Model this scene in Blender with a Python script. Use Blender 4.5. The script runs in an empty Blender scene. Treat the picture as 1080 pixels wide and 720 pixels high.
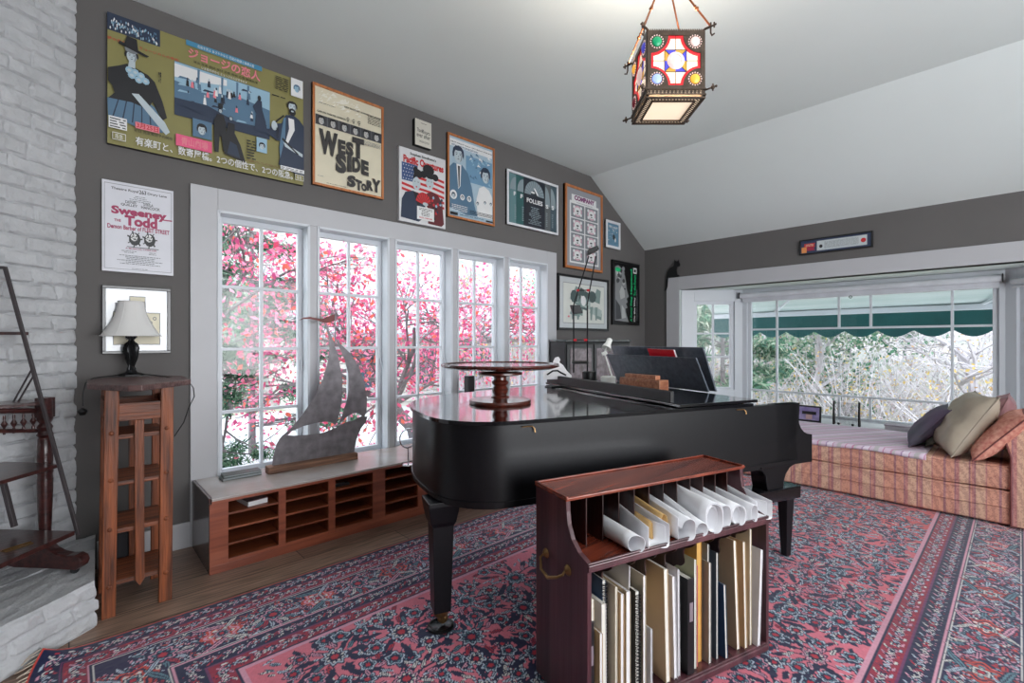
import bpy, bmesh, math, random
import numpy as np
from mathutils import Vector, Matrix
from mathutils.geometry import tessellate_polygon
random.seed(7); rng = np.random.default_rng(7)
sc = bpy.context.scene
COL = sc.collection
pi = math.pi
R = math.radians
# ------------------------------------------------------------------ camera
H = 1.35; F = 500.0; AZ = math.atan2(535, 500)
fw = (math.cos(AZ), math.sin(AZ)); rt = (math.sin(AZ), -math.cos(AZ))
cam = bpy.data.objects.new('camera', bpy.data.cameras.new('camera')); COL.objects.link(cam)
cam.data.sensor_width = 36; cam.data.lens = 36*F/1080; cam.data.clip_start = .05; cam.data.clip_end = 200
cam.location = (0, 0, H); cam.rotation_euler = (pi/2, 0, AZ - pi/2)
sc.camera = cam
# ------------------------------------------------------------------ light and exposure
sc.view_settings.view_transform = 'Standard'; sc.view_settings.look = 'None'
sc.view_settings.exposure = EXPOSURE = 0.28; sc.view_settings.gamma = 1.0; sc.view_settings.use_curve_mapping = False
WORLD = 3.7; AREA_BACK = 150.0; LANTERN = 30.0
w = bpy.data.worlds.new('overcast'); sc.world = w; w.use_nodes = True
nt = w.node_tree; bg = nt.nodes['Background']
tc = nt.nodes.new('ShaderNodeTexCoord'); nz = nt.nodes.new('ShaderNodeTexNoise'); nz.inputs['Scale'].default_value = 2.2
cr = nt.nodes.new('ShaderNodeValToRGB'); cr.color_ramp.elements[0].color = (.80, .90, 1, 1); cr.color_ramp.elements[1].color = (1, 1, 1, 1)
nt.links.new(tc.outputs['Generated'], nz.inputs['Vector']); nt.links.new(nz.outputs['Fac'], cr.inputs['Fac'])
nt.links.new(cr.outputs['Color'], bg.inputs['Color']); bg.inputs['Strength'].default_value = WORLD
def area(name, loc, rot, sx, sy, power, col):
    l = bpy.data.lights.new(name, 'AREA'); l.shape = 'RECTANGLE'; l.size = sx; l.size_y = sy; l.energy = power; l.color = col
    o = bpy.data.objects.new(name, l); COL.objects.link(o); o.location = loc; o.rotation_euler = rot
    return o
# unseen fill light added behind the camera, tilted up to brighten the ceiling
area('rear_fill_light', (1.6, -3.05, 1.55), (R(122), 0, R(8)), 3.8, 2.2, AREA_BACK, (.97, .98, 1))
sc.cycles.use_denoising = True
sc.cycles.max_bounces = 8; sc.cycles.diffuse_bounces = 4; sc.cycles.glossy_bounces = 4; sc.cycles.transmission_bounces = 6
sc.cycles.transparent_max_bounces = 16; sc.cycles.sample_clamp_indirect = 6; sc.cycles.caustics_reflective = False; sc.cycles.caustics_refractive = False

# ------------------------------------------------------------------ helpers
def s2l(c):
    return tuple((x/255/12.92 if x/255 <= .04045 else ((x/255+.055)/1.055)**2.4) for x in c)
MATS = {}
def mat(name, rgb=None, rough=.6, metal=0.0, var=.12, vscale=6.0, bump=0.0, bscale=40.0, coat=0.0, spec=.5, stretch=None, rgb2=None, detail=4):
    if name in MATS: return MATS[name]
    m = bpy.data.materials.new(name); m.use_nodes = True; MATS[name] = m
    n = m.node_tree.nodes; L = m.node_tree.links; b = n['Principled BSDF']
    c = s2l(rgb)
    c2 = s2l(rgb2) if rgb2 else tuple(x*(1-var) for x in c)
    if not rgb2: c = tuple(min(1, x*(1+var*.5)) for x in c)
    t = n.new('ShaderNodeTexCoord'); mp = n.new('ShaderNodeMapping'); nz = n.new('ShaderNodeTexNoise'); r = n.new('ShaderNodeValToRGB')
    if stretch: mp.inputs['Scale'].default_value = stretch
    nz.inputs['Scale'].default_value = vscale; nz.inputs['Detail'].default_value = detail
    r.color_ramp.elements[0].position = .3; r.color_ramp.elements[1].position = .7
    r.color_ramp.elements[0].color = (*c2, 1); r.color_ramp.elements[1].color = (*c, 1)
    L.new(t.outputs['Object'], mp.inputs['Vector']); L.new(mp.outputs['Vector'], nz.inputs['Vector'])
    L.new(nz.outputs['Fac'], r.inputs['Fac']); L.new(r.outputs['Color'], b.inputs['Base Color'])
    b.inputs['Roughness'].default_value = rough; b.inputs['Metallic'].default_value = metal
    b.inputs['Coat Weight'].default_value = coat; b.inputs['Coat Roughness'].default_value = .08
    b.inputs['Specular IOR Level'].default_value = spec
    if bump:
        n2 = n.new('ShaderNodeTexNoise'); n2.inputs['Scale'].default_value = bscale; n2.inputs['Detail'].default_value = 3
        bm_ = n.new('ShaderNodeBump'); bm_.inputs['Strength'].default_value = bump; bm_.inputs['Distance'].default_value = .01
        L.new(mp.outputs['Vector'], n2.inputs['Vector']); L.new(n2.outputs['Fac'], bm_.inputs['Height']); L.new(bm_.outputs['Normal'], b.inputs['Normal'])
    return m
def emat(name, rgb, strength, base=.5, rough=.3):
    m = mat(name, rgb, rough)
    b = m.node_tree.nodes['Principled BSDF']
    b.inputs['Emission Color'].default_value = (*s2l(rgb), 1); b.inputs['Emission Strength'].default_value = strength
    return m
def woodmat(name, dark, light, axis='x', rough=.35, coat=.0, scale=1.0, bump=.15):
    st = {'x': (1.2, 22, 22), 'y': (22, 1.2, 22), 'z': (22, 22, 1.2)}[axis]
    st = tuple(q*scale for q in st)
    return mat(name, light, rough, var=0, vscale=2.2, stretch=st, rgb2=dark, coat=coat, bump=bump, bscale=5, detail=8)
def glassmat():
    m = bpy.data.materials.new('window_glass'); m.use_nodes = True; n = m.node_tree.nodes; L = m.node_tree.links
    n.remove(n['Principled BSDF']); tr = n.new('ShaderNodeBsdfTransparent'); gl = n.new('ShaderNodeBsdfGlossy'); gl.inputs['Roughness'].default_value = .02
    fr = n.new('ShaderNodeFresnel'); fr.inputs['IOR'].default_value = 1.45; mx = n.new('ShaderNodeMixShader')
    tr.inputs['Color'].default_value = (.97, .99, 1, 1)
    ge = n.new('ShaderNodeNewGeometry'); sb = n.new('ShaderNodeMath'); sb.operation = 'SUBTRACT'; sb.inputs[0].default_value = 1; L.new(ge.outputs['Backfacing'], sb.inputs[1]); mu = n.new('ShaderNodeMath'); mu.operation = 'MULTIPLY'; L.new(fr.outputs[0], mu.inputs[0]); L.new(sb.outputs[0], mu.inputs[1])
    L.new(mu.outputs[0], mx.inputs[0]); L.new(tr.outputs[0], mx.inputs[1]); L.new(gl.outputs[0], mx.inputs[2]); L.new(mx.outputs[0], n['Material Output'].inputs['Surface'])
    return m
WM = {}                                                   # object name -> world matrix
class MB:
    def __init__(s): s.bm = bmesh.new(); s.smooth = False
    def _add(s, vs, fs):
        v = [s.bm.verts.new(p) for p in vs]
        for f in fs:
            try: s.bm.faces.new([v[i] for i in f])
            except ValueError: pass
        return s
    def box(s, x0, y0, z0, x1, y1, z1, M=None):
        p = [Vector((x, y, z)) for z in (z0, z1) for x, y in ((x0, y0), (x1, y0), (x1, y1), (x0, y1))]
        if M: p = [M @ q for q in p]
        return s._add(p, [(3, 2, 1, 0), (4, 5, 6, 7), (0, 1, 5, 4), (1, 2, 6, 5), (2, 3, 7, 6), (3, 0, 4, 7)])
    def prism(s, pts, f, h0, h1):
        """2D polygon pts, f(u,v,h)->3D; caps and sides"""
        n = len(pts)
        a = [Vector(f(u, v, h0)) for u, v in pts]; b = [Vector(f(u, v, h1)) for u, v in pts]
        va = [s.bm.verts.new(p) for p in a]; vb = [s.bm.verts.new(p) for p in b]
        if n <= 4: s.bm.faces.new(list(reversed(va))); s.bm.faces.new(vb)
        else:
            for i, j, k in tessellate_polygon([[Vector((u, v, 0)) for u, v in pts]]):
                for g in ((va[k], va[j], va[i]), (vb[i], vb[j], vb[k])):
                    try: s.bm.faces.new(g)
                    except ValueError: pass
        for i in range(n):
            j = (i+1) % n
            s.bm.faces.new((va[i], va[j], vb[j], vb[i]))
        return s
    def tube(s, pts, r, seg=8, cap=True, rs=None, loop=False):
        pts = [Vector(p) for p in pts]; rings = []; n = len(pts); up = None
        for i, p in enumerate(pts):
            if loop: d = pts[(i+1) % n] - pts[i-1]
            else: d = pts[min(i+1, n-1)] - pts[max(i-1, 0)]
            if d.length < 1e-9: d = Vector((0, 0, 1))
            d.normalize()
            if up is None: up = d.orthogonal().normalized()
            up = (up - d*up.dot(d))
            if up.length < 1e-5: up = d.orthogonal()
            up.normalize(); q = d.cross(up); rr = rs[i] if rs else r
            rings.append([s.bm.verts.new(p + (up*math.cos(2*pi*k/seg) + q*math.sin(2*pi*k/seg))*rr) for k in range(seg)])
        for i in range(n if loop else n-1):
            A, B = rings[i], rings[(i+1) % n]
            for k in range(seg):
                s.bm.faces.new((A[k], A[(k+1) % seg], B[(k+1) % seg], B[k]))
        if cap and not loop:
            s.bm.faces.new(list(reversed(rings[0]))); s.bm.faces.new(rings[-1])
        return s
    def lathe(s, prof, c=(0, 0, 0), seg=24, M=None):
        rings = []
        for r, z in prof:
            ring = []
            for k in range(seg):
                p = Vector((r*math.cos(2*pi*k/seg), r*math.sin(2*pi*k/seg), z))
                p = (M @ p) if M else p + Vector(c)
                ring.append(s.bm.verts.new(p))
            rings.append(ring)
        for A, B in zip(rings, rings[1:]):
            for k in range(seg):
                s.bm.faces.new((A[k], A[(k+1) % seg], B[(k+1) % seg], B[k]))
        if prof[0][0] > 1e-4: s.bm.faces.new(list(reversed(rings[0])))
        if prof[-1][0] > 1e-4: s.bm.faces.new(rings[-1])
        return s
    def grid(s, P):
        """P[i][j] of points"""
        V = [[s.bm.verts.new(p) for p in row] for row in P]
        for i in range(len(V)-1):
            for j in range(len(V[0])-1):
                s.bm.faces.new((V[i][j], V[i+1][j], V[i+1][j+1], V[i][j+1]))
        return s
    def sphere(s, c, r, sq=(1, 1, 1), seg=12, M=None):
        prof = [(max(1e-5, math.cos(t))*r, math.sin(t)*r) for t in [(-pi/2 + pi*i/8) for i in range(9)]]
        T = Matrix.Translation(c) @ Matrix.Diagonal((*sq, 1))
        if M: T = Matrix.Translation(c) @ M @ Matrix.Diagonal((*sq, 1))
        return s.lathe(prof, seg=seg, M=T)
    def build(s, name, m, parent=None, bevel=0, smooth=None, origin=None, bseg=2, weld=False):
        me = bpy.data.meshes.new(name)
        if weld: bmesh.ops.remove_doubles(s.bm, verts=s.bm.verts, dist=1e-5)
        bmesh.ops.recalc_face_normals(s.bm, faces=s.bm.faces) if len(s.bm.faces) < 60000 else None
        s.bm.to_mesh(me); s.bm.free()
        return link(name, me, m, parent, bevel, smooth, origin, bseg)
def link(name, me, m, parent=None, bevel=0, smooth=None, origin=None, bseg=2):
    o = bpy.data.objects.new(name, me); COL.objects.link(o)
    if m: me.materials.append(m)
    if parent is not None:
        o.parent = parent; W = WM[parent.name]
    elif origin is not None:
        W = Matrix.Translation(origin); o.location = origin
    else: W = Matrix.Identity(4)
    me.transform(W.inverted()); WM[o.name] = W
    if smooth is None: smooth = False
    if smooth:
        me.polygons.foreach_set('use_smooth', [True]*len(me.polygons))
        try: me.set_sharp_from_angle(angle=R(38))
        except Exception: pass
    if bevel:
        bv = o.modifiers.new('bevel', 'BEVEL'); bv.width = bevel; bv.segments = bseg; bv.limit_method = 'ANGLE'; bv.angle_limit = R(40)
    me.update()
    return o
def tag(o, label=None, cat=None, group=None, kind=None):
    if label: o['label'] = label
    if cat: o['category'] = cat
    if group: o['group'] = group
    if kind: o['kind'] = kind
    return o
def thing(name, label, cat, loc, group=None):
    o = bpy.data.objects.new(name, None); COL.objects.link(o); o.location = loc; o.empty_display_size = .1
    WM[o.name] = Matrix.Translation(loc)
    return tag(o, label, cat, group)
def struct(o): o['kind'] = 'structure'; return o
def copy_tree(o, parent=None):
    c = o.copy(); COL.objects.link(c); c.parent = parent
    for ch in list(o.children): copy_tree(ch, c)
    return c
def setrot(o, rz): o.rotation_euler.z = rz
# points of known planes, read off the view axis set above
def ray(u, v):
    a = (u-540)/F; b = (360-v)/F
    return (fw[0]+a*rt[0], fw[1]+a*rt[1], b)
def atX(u, v, x): r = ray(u, v); t = x/r[0]; return Vector((x, t*r[1], H+t*r[2]))
def atY(u, v, y): r = ray(u, v); t = y/r[1]; return Vector((t*r[0], y, H+t*r[2]))
def atZ(u, v, z): r = ray(u, v); t = (z-H)/r[2]; return Vector((t*r[0], t*r[1], z))
def atD(u, v, d): r = ray(u, v); return Vector((d*r[0], d*r[1], H+d*r[2]))
def smoothpoly(pts, it=2):
    for _ in range(it):
        q = []
        for i in range(len(pts)):
            a, b = pts[i], pts[(i+1) % len(pts)]
            q += [(a[0]*.75+b[0]*.25, a[1]*.75+b[1]*.25), (a[0]*.25+b[0]*.75, a[1]*.25+b[1]*.75)]
        pts = q
    return pts
def text_mesh(txt, size=1.0, bold=0.0, shear=0.0):
    cu = bpy.data.curves.new('t', 'FONT'); cu.body = txt; cu.size = size; cu.offset = bold; cu.shear = shear; cu.resolution_u = 3
    o = bpy.data.objects.new('t', cu); COL.objects.link(o)
    dg = bpy.context.evaluated_depsgraph_get(); dg.update()
    me = bpy.data.meshes.new_from_object(o.evaluated_get(dg))
    COL.objects.unlink(o); bpy.data.objects.remove(o); bpy.data.curves.remove(cu)
    return me

# ------------------------------------------------------------------ materials
YW = 3.738; XW = 6.149; ZC = 3.457; ZS = 2.681; XCR = 4.869
M_wall = mat('grey_wall_paint', (101, 98, 97), .85, var=.05, vscale=2, bump=.04, bscale=120)
M_ceil = mat('ceiling_paint', (226, 233, 232), .9, var=.02, vscale=1.5, bump=.03, bscale=60)
M_trim = mat('white_trim_paint', (186, 186, 190), .45, var=.03, vscale=3)
M_sash = mat('white_sash_paint', (210, 214, 220), .4, var=.02, vscale=3)
M_brick = mat('white_painted_brick', (186, 187, 190), .6, var=.1, vscale=9, bump=.5, bscale=60)
M_glass = glassmat()
M_lacq = mat('black_piano_lacquer', (15, 15, 19), .36, var=.25, vscale=50, coat=.08, spec=.35, bump=.03, bscale=300)
M_lid = mat('black_gloss_lid', (18, 18, 22), .10, var=.15, vscale=12, coat=.8)
M_mahog = woodmat('mahogany', (52, 20, 16), (104, 44, 30), 'x', .28, .35)
M_mahogz = woodmat('mahogany_upright', (46, 22, 24), (86, 44, 42), 'z', .3, .35)
M_oak = woodmat('dark_oak', (44, 20, 12), (160, 86, 46), 'z', .5, .05, bump=.5)
M_oakx = woodmat('dark_oak_rail', (44, 22, 14), (150, 80, 44), 'x', .5, .05, bump=.4)
M_oaktop = woodmat('weathered_oak_top', (58, 38, 38), (112, 84, 80), 'x', .45, .1, bump=.4)
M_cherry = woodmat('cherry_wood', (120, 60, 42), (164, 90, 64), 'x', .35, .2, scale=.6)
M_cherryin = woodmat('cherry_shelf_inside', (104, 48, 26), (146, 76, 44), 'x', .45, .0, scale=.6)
M_black = mat('black_paint', (20, 20, 22), .4, var=.1)
M_blackm = mat('black_metal', (32, 32, 34), .35, metal=.6, var=.1)
M_iron = mat('weathered_steel', (142, 137, 142), .42, metal=.15, rgb2=(104, 99, 104), vscale=14, bump=.2)
M_brass = mat('aged_brass', (150, 118, 78), .35, metal=.9, var=.25, vscale=20)
M_white = mat('white_paper', (226, 226, 228), .7, var=.05, vscale=5)
M_chrome = mat('polished_metal', (190, 192, 196), .18, metal=1, var=.05)
M_red = mat('red_cover', (196, 32, 46), .45, var=.1)
# ================================================================== SETTING
def floor_mat():
    m = bpy.data.materials.new('wood_floor'); m.use_nodes = True; n = m.node_tree.nodes; L = m.node_tree.links; b = n['Principled BSDF']
    t = n.new('ShaderNodeTexCoord'); br = n.new('ShaderNodeTexBrick'); br.offset = .37; br.inputs['Scale'].default_value = 1
    br.inputs['Brick Width'].default_value = 1.7; br.inputs['Row Height'].default_value = .19; br.inputs['Mortar Size'].default_value = .0025
    br.inputs['Color1'].default_value = (*s2l((158, 132, 116)), 1); br.inputs['Color2'].default_value = (*s2l((124, 100, 90)), 1); br.inputs['Mortar'].default_value = (*s2l((38, 28, 26)), 1)
    mp = n.new('ShaderNodeMapping'); mp.inputs['Scale'].default_value = (1.5, 24, 1); nz = n.new('ShaderNodeTexNoise'); nz.inputs['Scale'].default_value = 3; nz.inputs['Detail'].default_value = 8
    r = n.new('ShaderNodeValToRGB'); r.color_ramp.elements[0].color = (.45, .45, .45, 1); r.color_ramp.elements[1].color = (1.15, 1.1, 1.05, 1); r.color_ramp.elements[0].position = .35; r.color_ramp.elements[1].position = .65
    mx = n.new('ShaderNodeMix'); mx.data_type = 'RGBA'; mx.blend_type = 'MULTIPLY'; mx.inputs[0].default_value = 1
    L.new(t.outputs['Object'], br.inputs['Vector']); L.new(t.outputs['Object'], mp.inputs['Vector']); L.new(mp.outputs[0], nz.inputs['Vector']); L.new(nz.outputs['Fac'], r.inputs['Fac'])
    L.new(br.outputs['Color'], mx.inputs[6]); L.new(r.outputs['Color'], mx.inputs[7]); L.new(mx.outputs[2], b.inputs['Base Color'])
    b.inputs['Roughness'].default_value = .38
    return m
XL, YB = -2.7, -3.1
struct(MB().box(XL, YB, -.1, XW+.15, YW+.15, 0).build('floor', floor_mat()))
MB_ = MB()
MB_.prism([(XL, ZC), (XCR, ZC), (XW+.16, ZS-.1), (XW+.16, ZS+.1), (XCR, ZC+.15), (XL, ZC+.15)], lambda u, v, h: (u, h, v), YB, YW+.16)
struct(MB_.build('ceiling', M_ceil))
# window wall, pierced by five casement openings
OX0 = .739; PIT = .6705; OW = .607; OZ0 = .40; OZ1 = 2.24
opens = [(OX0+i*PIT, OX0+i*PIT+OW) for i in range(5)]
mb = MB(); WT = .16
mb.box(XL, YW, 0, opens[0][0], YW+WT, ZC+.1); mb.box(opens[-1][1], YW, 0, XW+.16, YW+WT, ZC+.1)
mb.box(opens[0][0], YW, 0, opens[-1][1], YW+WT, OZ0); mb.box(opens[0][0], YW, OZ1, opens[-1][1], YW+WT, ZC+.1)
for a, b in zip(opens, opens[1:]): mb.box(a[1], YW, OZ0, b[0], YW+WT, OZ1)
struct(mb.build('wall_left', M_wall))
# bay wall
BY0, BY1, BZ1 = -.52, 3.193, 2.06
mb = MB()
mb.box(XW, BY1, 0, XW+.14, YW, ZS+.05); mb.box(XW, YB, 0, XW+.14, BY0, ZS+.05); mb.box(XW, BY0, BZ1, XW+.14, BY1, ZS+.05); mb.box(XW, BY0, 0, XW+.14, BY1, .38)
struct(mb.build('wall_right', M_wall))
# rear and side walls behind the camera, the rear one with an opening placed to let light in
mb = MB(); mb.box(XL, YB-.12, 0, XW+.1, YB, .45); mb.box(XL, YB-.12, 2.65, XW+.1, YB, ZC+.1)
mb.box(XL, YB-.12, .45, -.4, YB, 2.65); mb.box(4.4, YB-.12, .45, XW+.1, YB, 2.65)
struct(mb.build('wall_rear', M_wall))
mb = MB(); mb.box(XL-.12, YB-.12, 0, XL, YW+.1, .5); mb.box(XL-.12, YB-.12, 2.7, XL, YW+.1, ZC+.1)
mb.box(XL-.12, YB-.12, .5, XL, YW+.1, 2.7)
struct(mb.build('wall_side', M_wall))
# broad flat casing round the five casements
TF = YW-.022
mb = MB(); TX0, TX1, TZ1 = .582, 4.192, 2.39
mb.box(TX0, TF, 0, opens[0][0], YW, TZ1); mb.box(opens[-1][1], TF, 0, TX1, YW, TZ1)
mb.box(opens[0][0], TF, OZ1, opens[-1][1], YW, TZ1); mb.box(opens[0][0], TF, 0, opens[-1][1], YW, OZ0)
for a, b in zip(opens, opens[1:]): mb.box(a[1], TF, OZ0, b[0], YW, OZ1)
struct(mb.build('trim_1', M_trim, bevel=.003))
# inner casing of each opening and the sashes
for i, (x0, x1) in enumerate(opens):
    t = bpy.data.objects.new('window_%d' % (i+1), None); COL.objects.link(t); t.location = (x0, YW, OZ0); WM[t.name] = Matrix.Translation((x0, YW, OZ0)); struct(t)
    mb = MB(); e = .022; yo = YW-.03
    mb.box(x0-e*.2, yo, OZ0, x0+.014, YW+WT, OZ1); mb.box(x1-.014, yo, OZ0, x1+e*.2, YW+WT, OZ1)
    mb.box(x0, yo, OZ1-.014, x1, YW+WT, OZ1+.004); mb.box(x0, yo, OZ0-.004, x1, YW+WT, OZ0+.014)
    mb.build('window_frame', M_sash, t, bevel=.002)
    ys0, ys1 = YW+.085, YW+.125; xc = (x0+x1)/2; gx0, gx1 = xc-.255, xc+.255; gz0, gz1 = .452, 2.186
    mb = MB()
    mb.box(x0+.014, ys0, OZ0+.014, gx0, ys1, OZ1-.014); mb.box(gx1, ys0, OZ0+.014, x1-.014, ys1, OZ1-.014)
    mb.box(gx0, ys0, OZ0+.014, gx1, ys1, gz0); mb.box(gx0, ys0, gz1, gx1, ys1, OZ1-.014)
    mb.box(xc-.011, ys0+.005, gz0, xc+.011, ys1-.005, gz1)
    for z in (1.738, 1.295, .85): mb.box(gx0, ys0+.006, z-.011, gx1, ys1-.006, z+.011)
    sash = mb.build('sash', M_sash, t, bevel=.002)
    MB().box(gx0, YW+.103, gz0, gx1, YW+.107, gz1).build('pane', M_glass, sash)
    mb = MB(); mb.box(x1-.03, ys0-.012, 1.15, x1-.018, ys0, 1.21); mb.tube([(x1-.024, ys0-.012, 1.2), (x1-.03, ys0-.03, 1.16), (x1-.03, ys0-.032, 1.12)], .004, 6)
    mb.build('latch', M_sash, t)
# baseboards
mb = MB(); mb.box(.12, YW-.018, 0, TX0, YW, .165)
struct(mb.build('baseboard_left', M_trim, bevel=.003))
struct(MB().box(TX1, YW-.018, 0, XW, YW, .165).build('baseboard_left', M_trim, bevel=.003))
struct(MB().box(XW-.018, BY1+.15, 0, XW, YW, .165).build('baseboard_right', M_trim, bevel=.003))
# bay casing
mb = MB(); bt = XW-.024
mb.box(bt, BY1, 0, XW, BY1+.19, 2.237); mb.box(bt, BY0-.19, 0, XW, BY0, 2.237); mb.box(bt, BY0, BZ1, XW, BY1, 2.237)
struct(mb.build('trim_2', M_trim, bevel=.003))
# bay: soffit, sill, three window faces
XB = 6.77; BL, BR_ = (XW+.03, BY1-.004), (XB, 2.60); CL, CR_ = (XB, .085), (XW+.03, BY0+.004)
M_soff = mat('bay_soffit_paint', (206, 214, 212), .7, var=.03)
bayf = [(XW+.02, BY0-.05), (XW+.02, BY1+.05), (XB+.14, 2.66), (XB+.14, .02)]
struct(MB().prism(bayf, lambda u, v, h: (u, v, h), BZ1, BZ1+.14).build('ceiling_bay', M_soff))
struct(MB().prism(bayf, lambda u, v, h: (u, v, h), .34, .415).build('window_sill', M_trim))
struct(MB().prism(bayf, lambda u, v, h: (u, v, h), -.4, .34).build('wall_bay', M_trim))
struct(MB().box(XW-.02, BY1-.008, .415, XW+.04, BY1, BZ1).box(XW-.02, BY0, .415, XW+.04, BY0+.008, BZ1).build('trim_3', M_soff))
def bay_face(name, A, B, z0, z1, gl, verts, bars, rows, head=None, w=.045):
    """A,B plan points; gl=(s0,s1,z0,z1) glass; verts=[(s,z0,z1)]; rows=[(z,s0,s1)]"""
    A = Vector((*A, 0)); B = Vector((*B, 0)); L = (B-A).length; U = (B-A)/L; N = Vector((0, 0, 1)).cross(U)
    if N.x < 0: N = -N
    def f(s, n, z): return tuple(A+U*s+N*n+Vector((0, 0, z)))
    t = bpy.data.objects.new(name, None); COL.objects.link(t); t.location = A; WM[t.name] = Matrix.Translation(A); struct(t)
    def bx(mb, s0, s1, n0, n1, a, b): mb.prism([(s0, n0), (s1, n0), (s1, n1), (s0, n1)], lambda u, v, h: f(u, v, h), a, b)
    mb = MB(); g0, g1, gz0, gz1 = gl
    bx(mb, 0, g0-w, -.02, .09, z0, z1); bx(mb, g1+w, L, -.02, .09, z0, z1); bx(mb, g0-w, g1+w, -.02, .09, z0, gz0-.03); bx(mb, g0-w, g1+w, -.02, .09, gz1+.04, z1)
    mb.build('window_frame', M_sash, t, bevel=.003)
    mb = MB()
    bx(mb, g0-w, g0, .01, .06, gz0-.03, gz1+.04); bx(mb, g1, g1+w, .01, .06, gz0-.03, gz1+.04); bx(mb, g0, g1, .01, .06, gz0-.03, gz0); bx(mb, g0, g1, .01, .06, gz1, gz1+.04)
    for s, a, b in verts: bx(mb, s-.012, s+.012, .02, .052, a, b)
    for z, a, b in rows: bx(mb, a, b, .018, .055, z-.012, z+.012)
    sa = mb.build('sash', M_sash, t, bevel=.002)
    mb = MB(); bx(mb, g0, g1, .034, .038, gz0, gz1); mb.build('pane', M_glass, sa)
    return t, f, L
def yb(u): return BR_[1] - atX(u, 300, XB+.035)[1]
L2 = BR_[1]-CL[1]
bay_face('window_6', BR_, CL, .415, BZ1, (yb(793), yb(1047), .45, 1.885),
         [(yb(819.6), .45, 1.885), (yb(1004.4), .45, 1.885), (yb(885), 1.51, 1.885), (yb(918.5), 1.51, 1.885), (yb(885), .45, .695), (yb(918), .45, .695)], 0,
         [(1.512, yb(793), yb(1047)), (.695, yb(793), yb(1047))])
LL = math.dist(BL, BR_)
bay_face('window_7', BL, BR_, .415, BZ1, (.22, LL-.16, .72, 1.86), [((.22+LL-.16)/2, .72, 1.86)], 0, [(1.46, .22, LL-.16), (1.14, .22, LL-.16)])
bay_face('window_8', CL, CR_, .415, BZ1, (.16, LL-.20, .72, 1.86), [((LL)/2-.02, .72, 1.86)], 0, [(1.46, .16, LL-.20), (1.14, .16, LL-.20)])
# ------------------------------------------------------------------ white brick chimney breast across the corner
def noise2(shape, cell, seed):
    r = np.random.default_rng(seed); gy, gx = int(shape[0]/cell)+3, int(shape[1]/cell)+3
    g = r.random((gy, gx)); y = np.arange(shape[0])/cell; x = np.arange(shape[1])/cell
    iy = y.astype(int); ix = x.astype(int); fy = (y-iy); fx = (x-ix); fy = fy*fy*(3-2*fy); fx = fx*fx*(3-2*fx)
    a = g[np.ix_(iy, ix)]; b = g[np.ix_(iy, ix+1)]; c = g[np.ix_(iy+1, ix)]; d = g[np.ix_(iy+1, ix+1)]
    return (a*(1-fx)+b*fx)*(1-fy)[:, None] + (c*(1-fx)+d*fx)*fy[:, None]
def brick_height(W_, H_, step, ch, bl, seed, amp=.015):
    nx = int(W_/step)+1; nz = int(H_/step)+1
    X, Z = np.meshgrid(np.arange(nx)*step, np.arange(nz)*step)
    wob = (noise2((nz, nx), 9, seed)-.5)*.012 + (noise2((nz, nx), 4, seed+1)-.5)*.008
    wobx = (noise2((nz, nx), 6, seed+2)-.5)*.014
    row = np.floor((Z+wob)/ch); fz = (Z+wob)/ch-row
    rr = np.random.default_rng(seed+3); jit = rr.random(int(H_/ch)+4)
    off = (row.astype(int) % 2)*.5 + jit[np.clip(row.astype(int), 0, None)]*.22
    bx = (X+wobx)/bl+off; cx = np.floor(bx); fx = bx-cx
    dz = np.minimum(fz, 1-fz)*ch; dx = np.minimum(fx, 1-fx)*bl
    d = np.minimum(dz, dx)
    prof = np.clip((d-.003)/.008, 0, 1)**.6
    rnd = np.sin(row*12.9898+cx*78.233)*43758.5453; rnd = rnd-np.floor(rnd)
    h = prof*amp*(.75+.5*rnd) + (noise2((nz, nx), 3, seed+5)-.5)*.009 + (noise2((nz, nx), 12, seed+6)-.5)*.006
    return X, Z, h
CA = R(36); CD = Vector((-math.cos(CA), -math.sin(CA), 0)); CN = Vector((math.sin(CA), -math.cos(CA), 0)); C0 = Vector((.021, YW, 0))
X, Z, h = brick_height(1.5, ZC-.0, .0095, .083, .235, 3)
Xf = X.ravel(); Zf = Z.ravel(); hf = h.ravel()
co = np.stack([C0.x+CD.x*Xf+CN.x*hf, C0.y+CD.y*Xf+CN.y*hf, Zf], 1)
nz_, nx_ = X.shape
def grid_mesh(name, co, nrow, ncol):
    idx = np.arange(nrow*ncol).reshape(nrow, ncol)
    q = np.stack([idx[:-1, :-1], idx[:-1, 1:], idx[1:, 1:], idx[1:, :-1]], -1).reshape(-1, 4)
    me = bpy.data.meshes.new(name); me.vertices.add(len(co)); me.vertices.foreach_set('co', co.astype(np.float32).ravel())
    me.loops.add(q.size); me.loops.foreach_set('vertex_index', q.astype(np.int32).ravel())
    me.polygons.add(len(q)); me.polygons.foreach_set('loop_start', np.arange(0, q.size, 4, dtype=np.int32))
    me.update(calc_edges=True); return me
me = grid_mesh('wall_chimney', co, nz_, nx_)
ch_ = struct(link('wall_chimney', me, M_brick, smooth=True))
for p in me.polygons: p.use_smooth = True
mbb = MB().prism([(C0.x-.01, C0.y+.05), (C0.x-.01, C0.y-.0), (C0.x+CD.x*1.5, C0.y+CD.y*1.5+.01), (-1.6, YW)], lambda u, v, h: (u-.004, v+.01, h), 0, ZC)
struct(mbb.build('wall_chimney_core', M_brick)).name = 'wall_chimney_breast'
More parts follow.
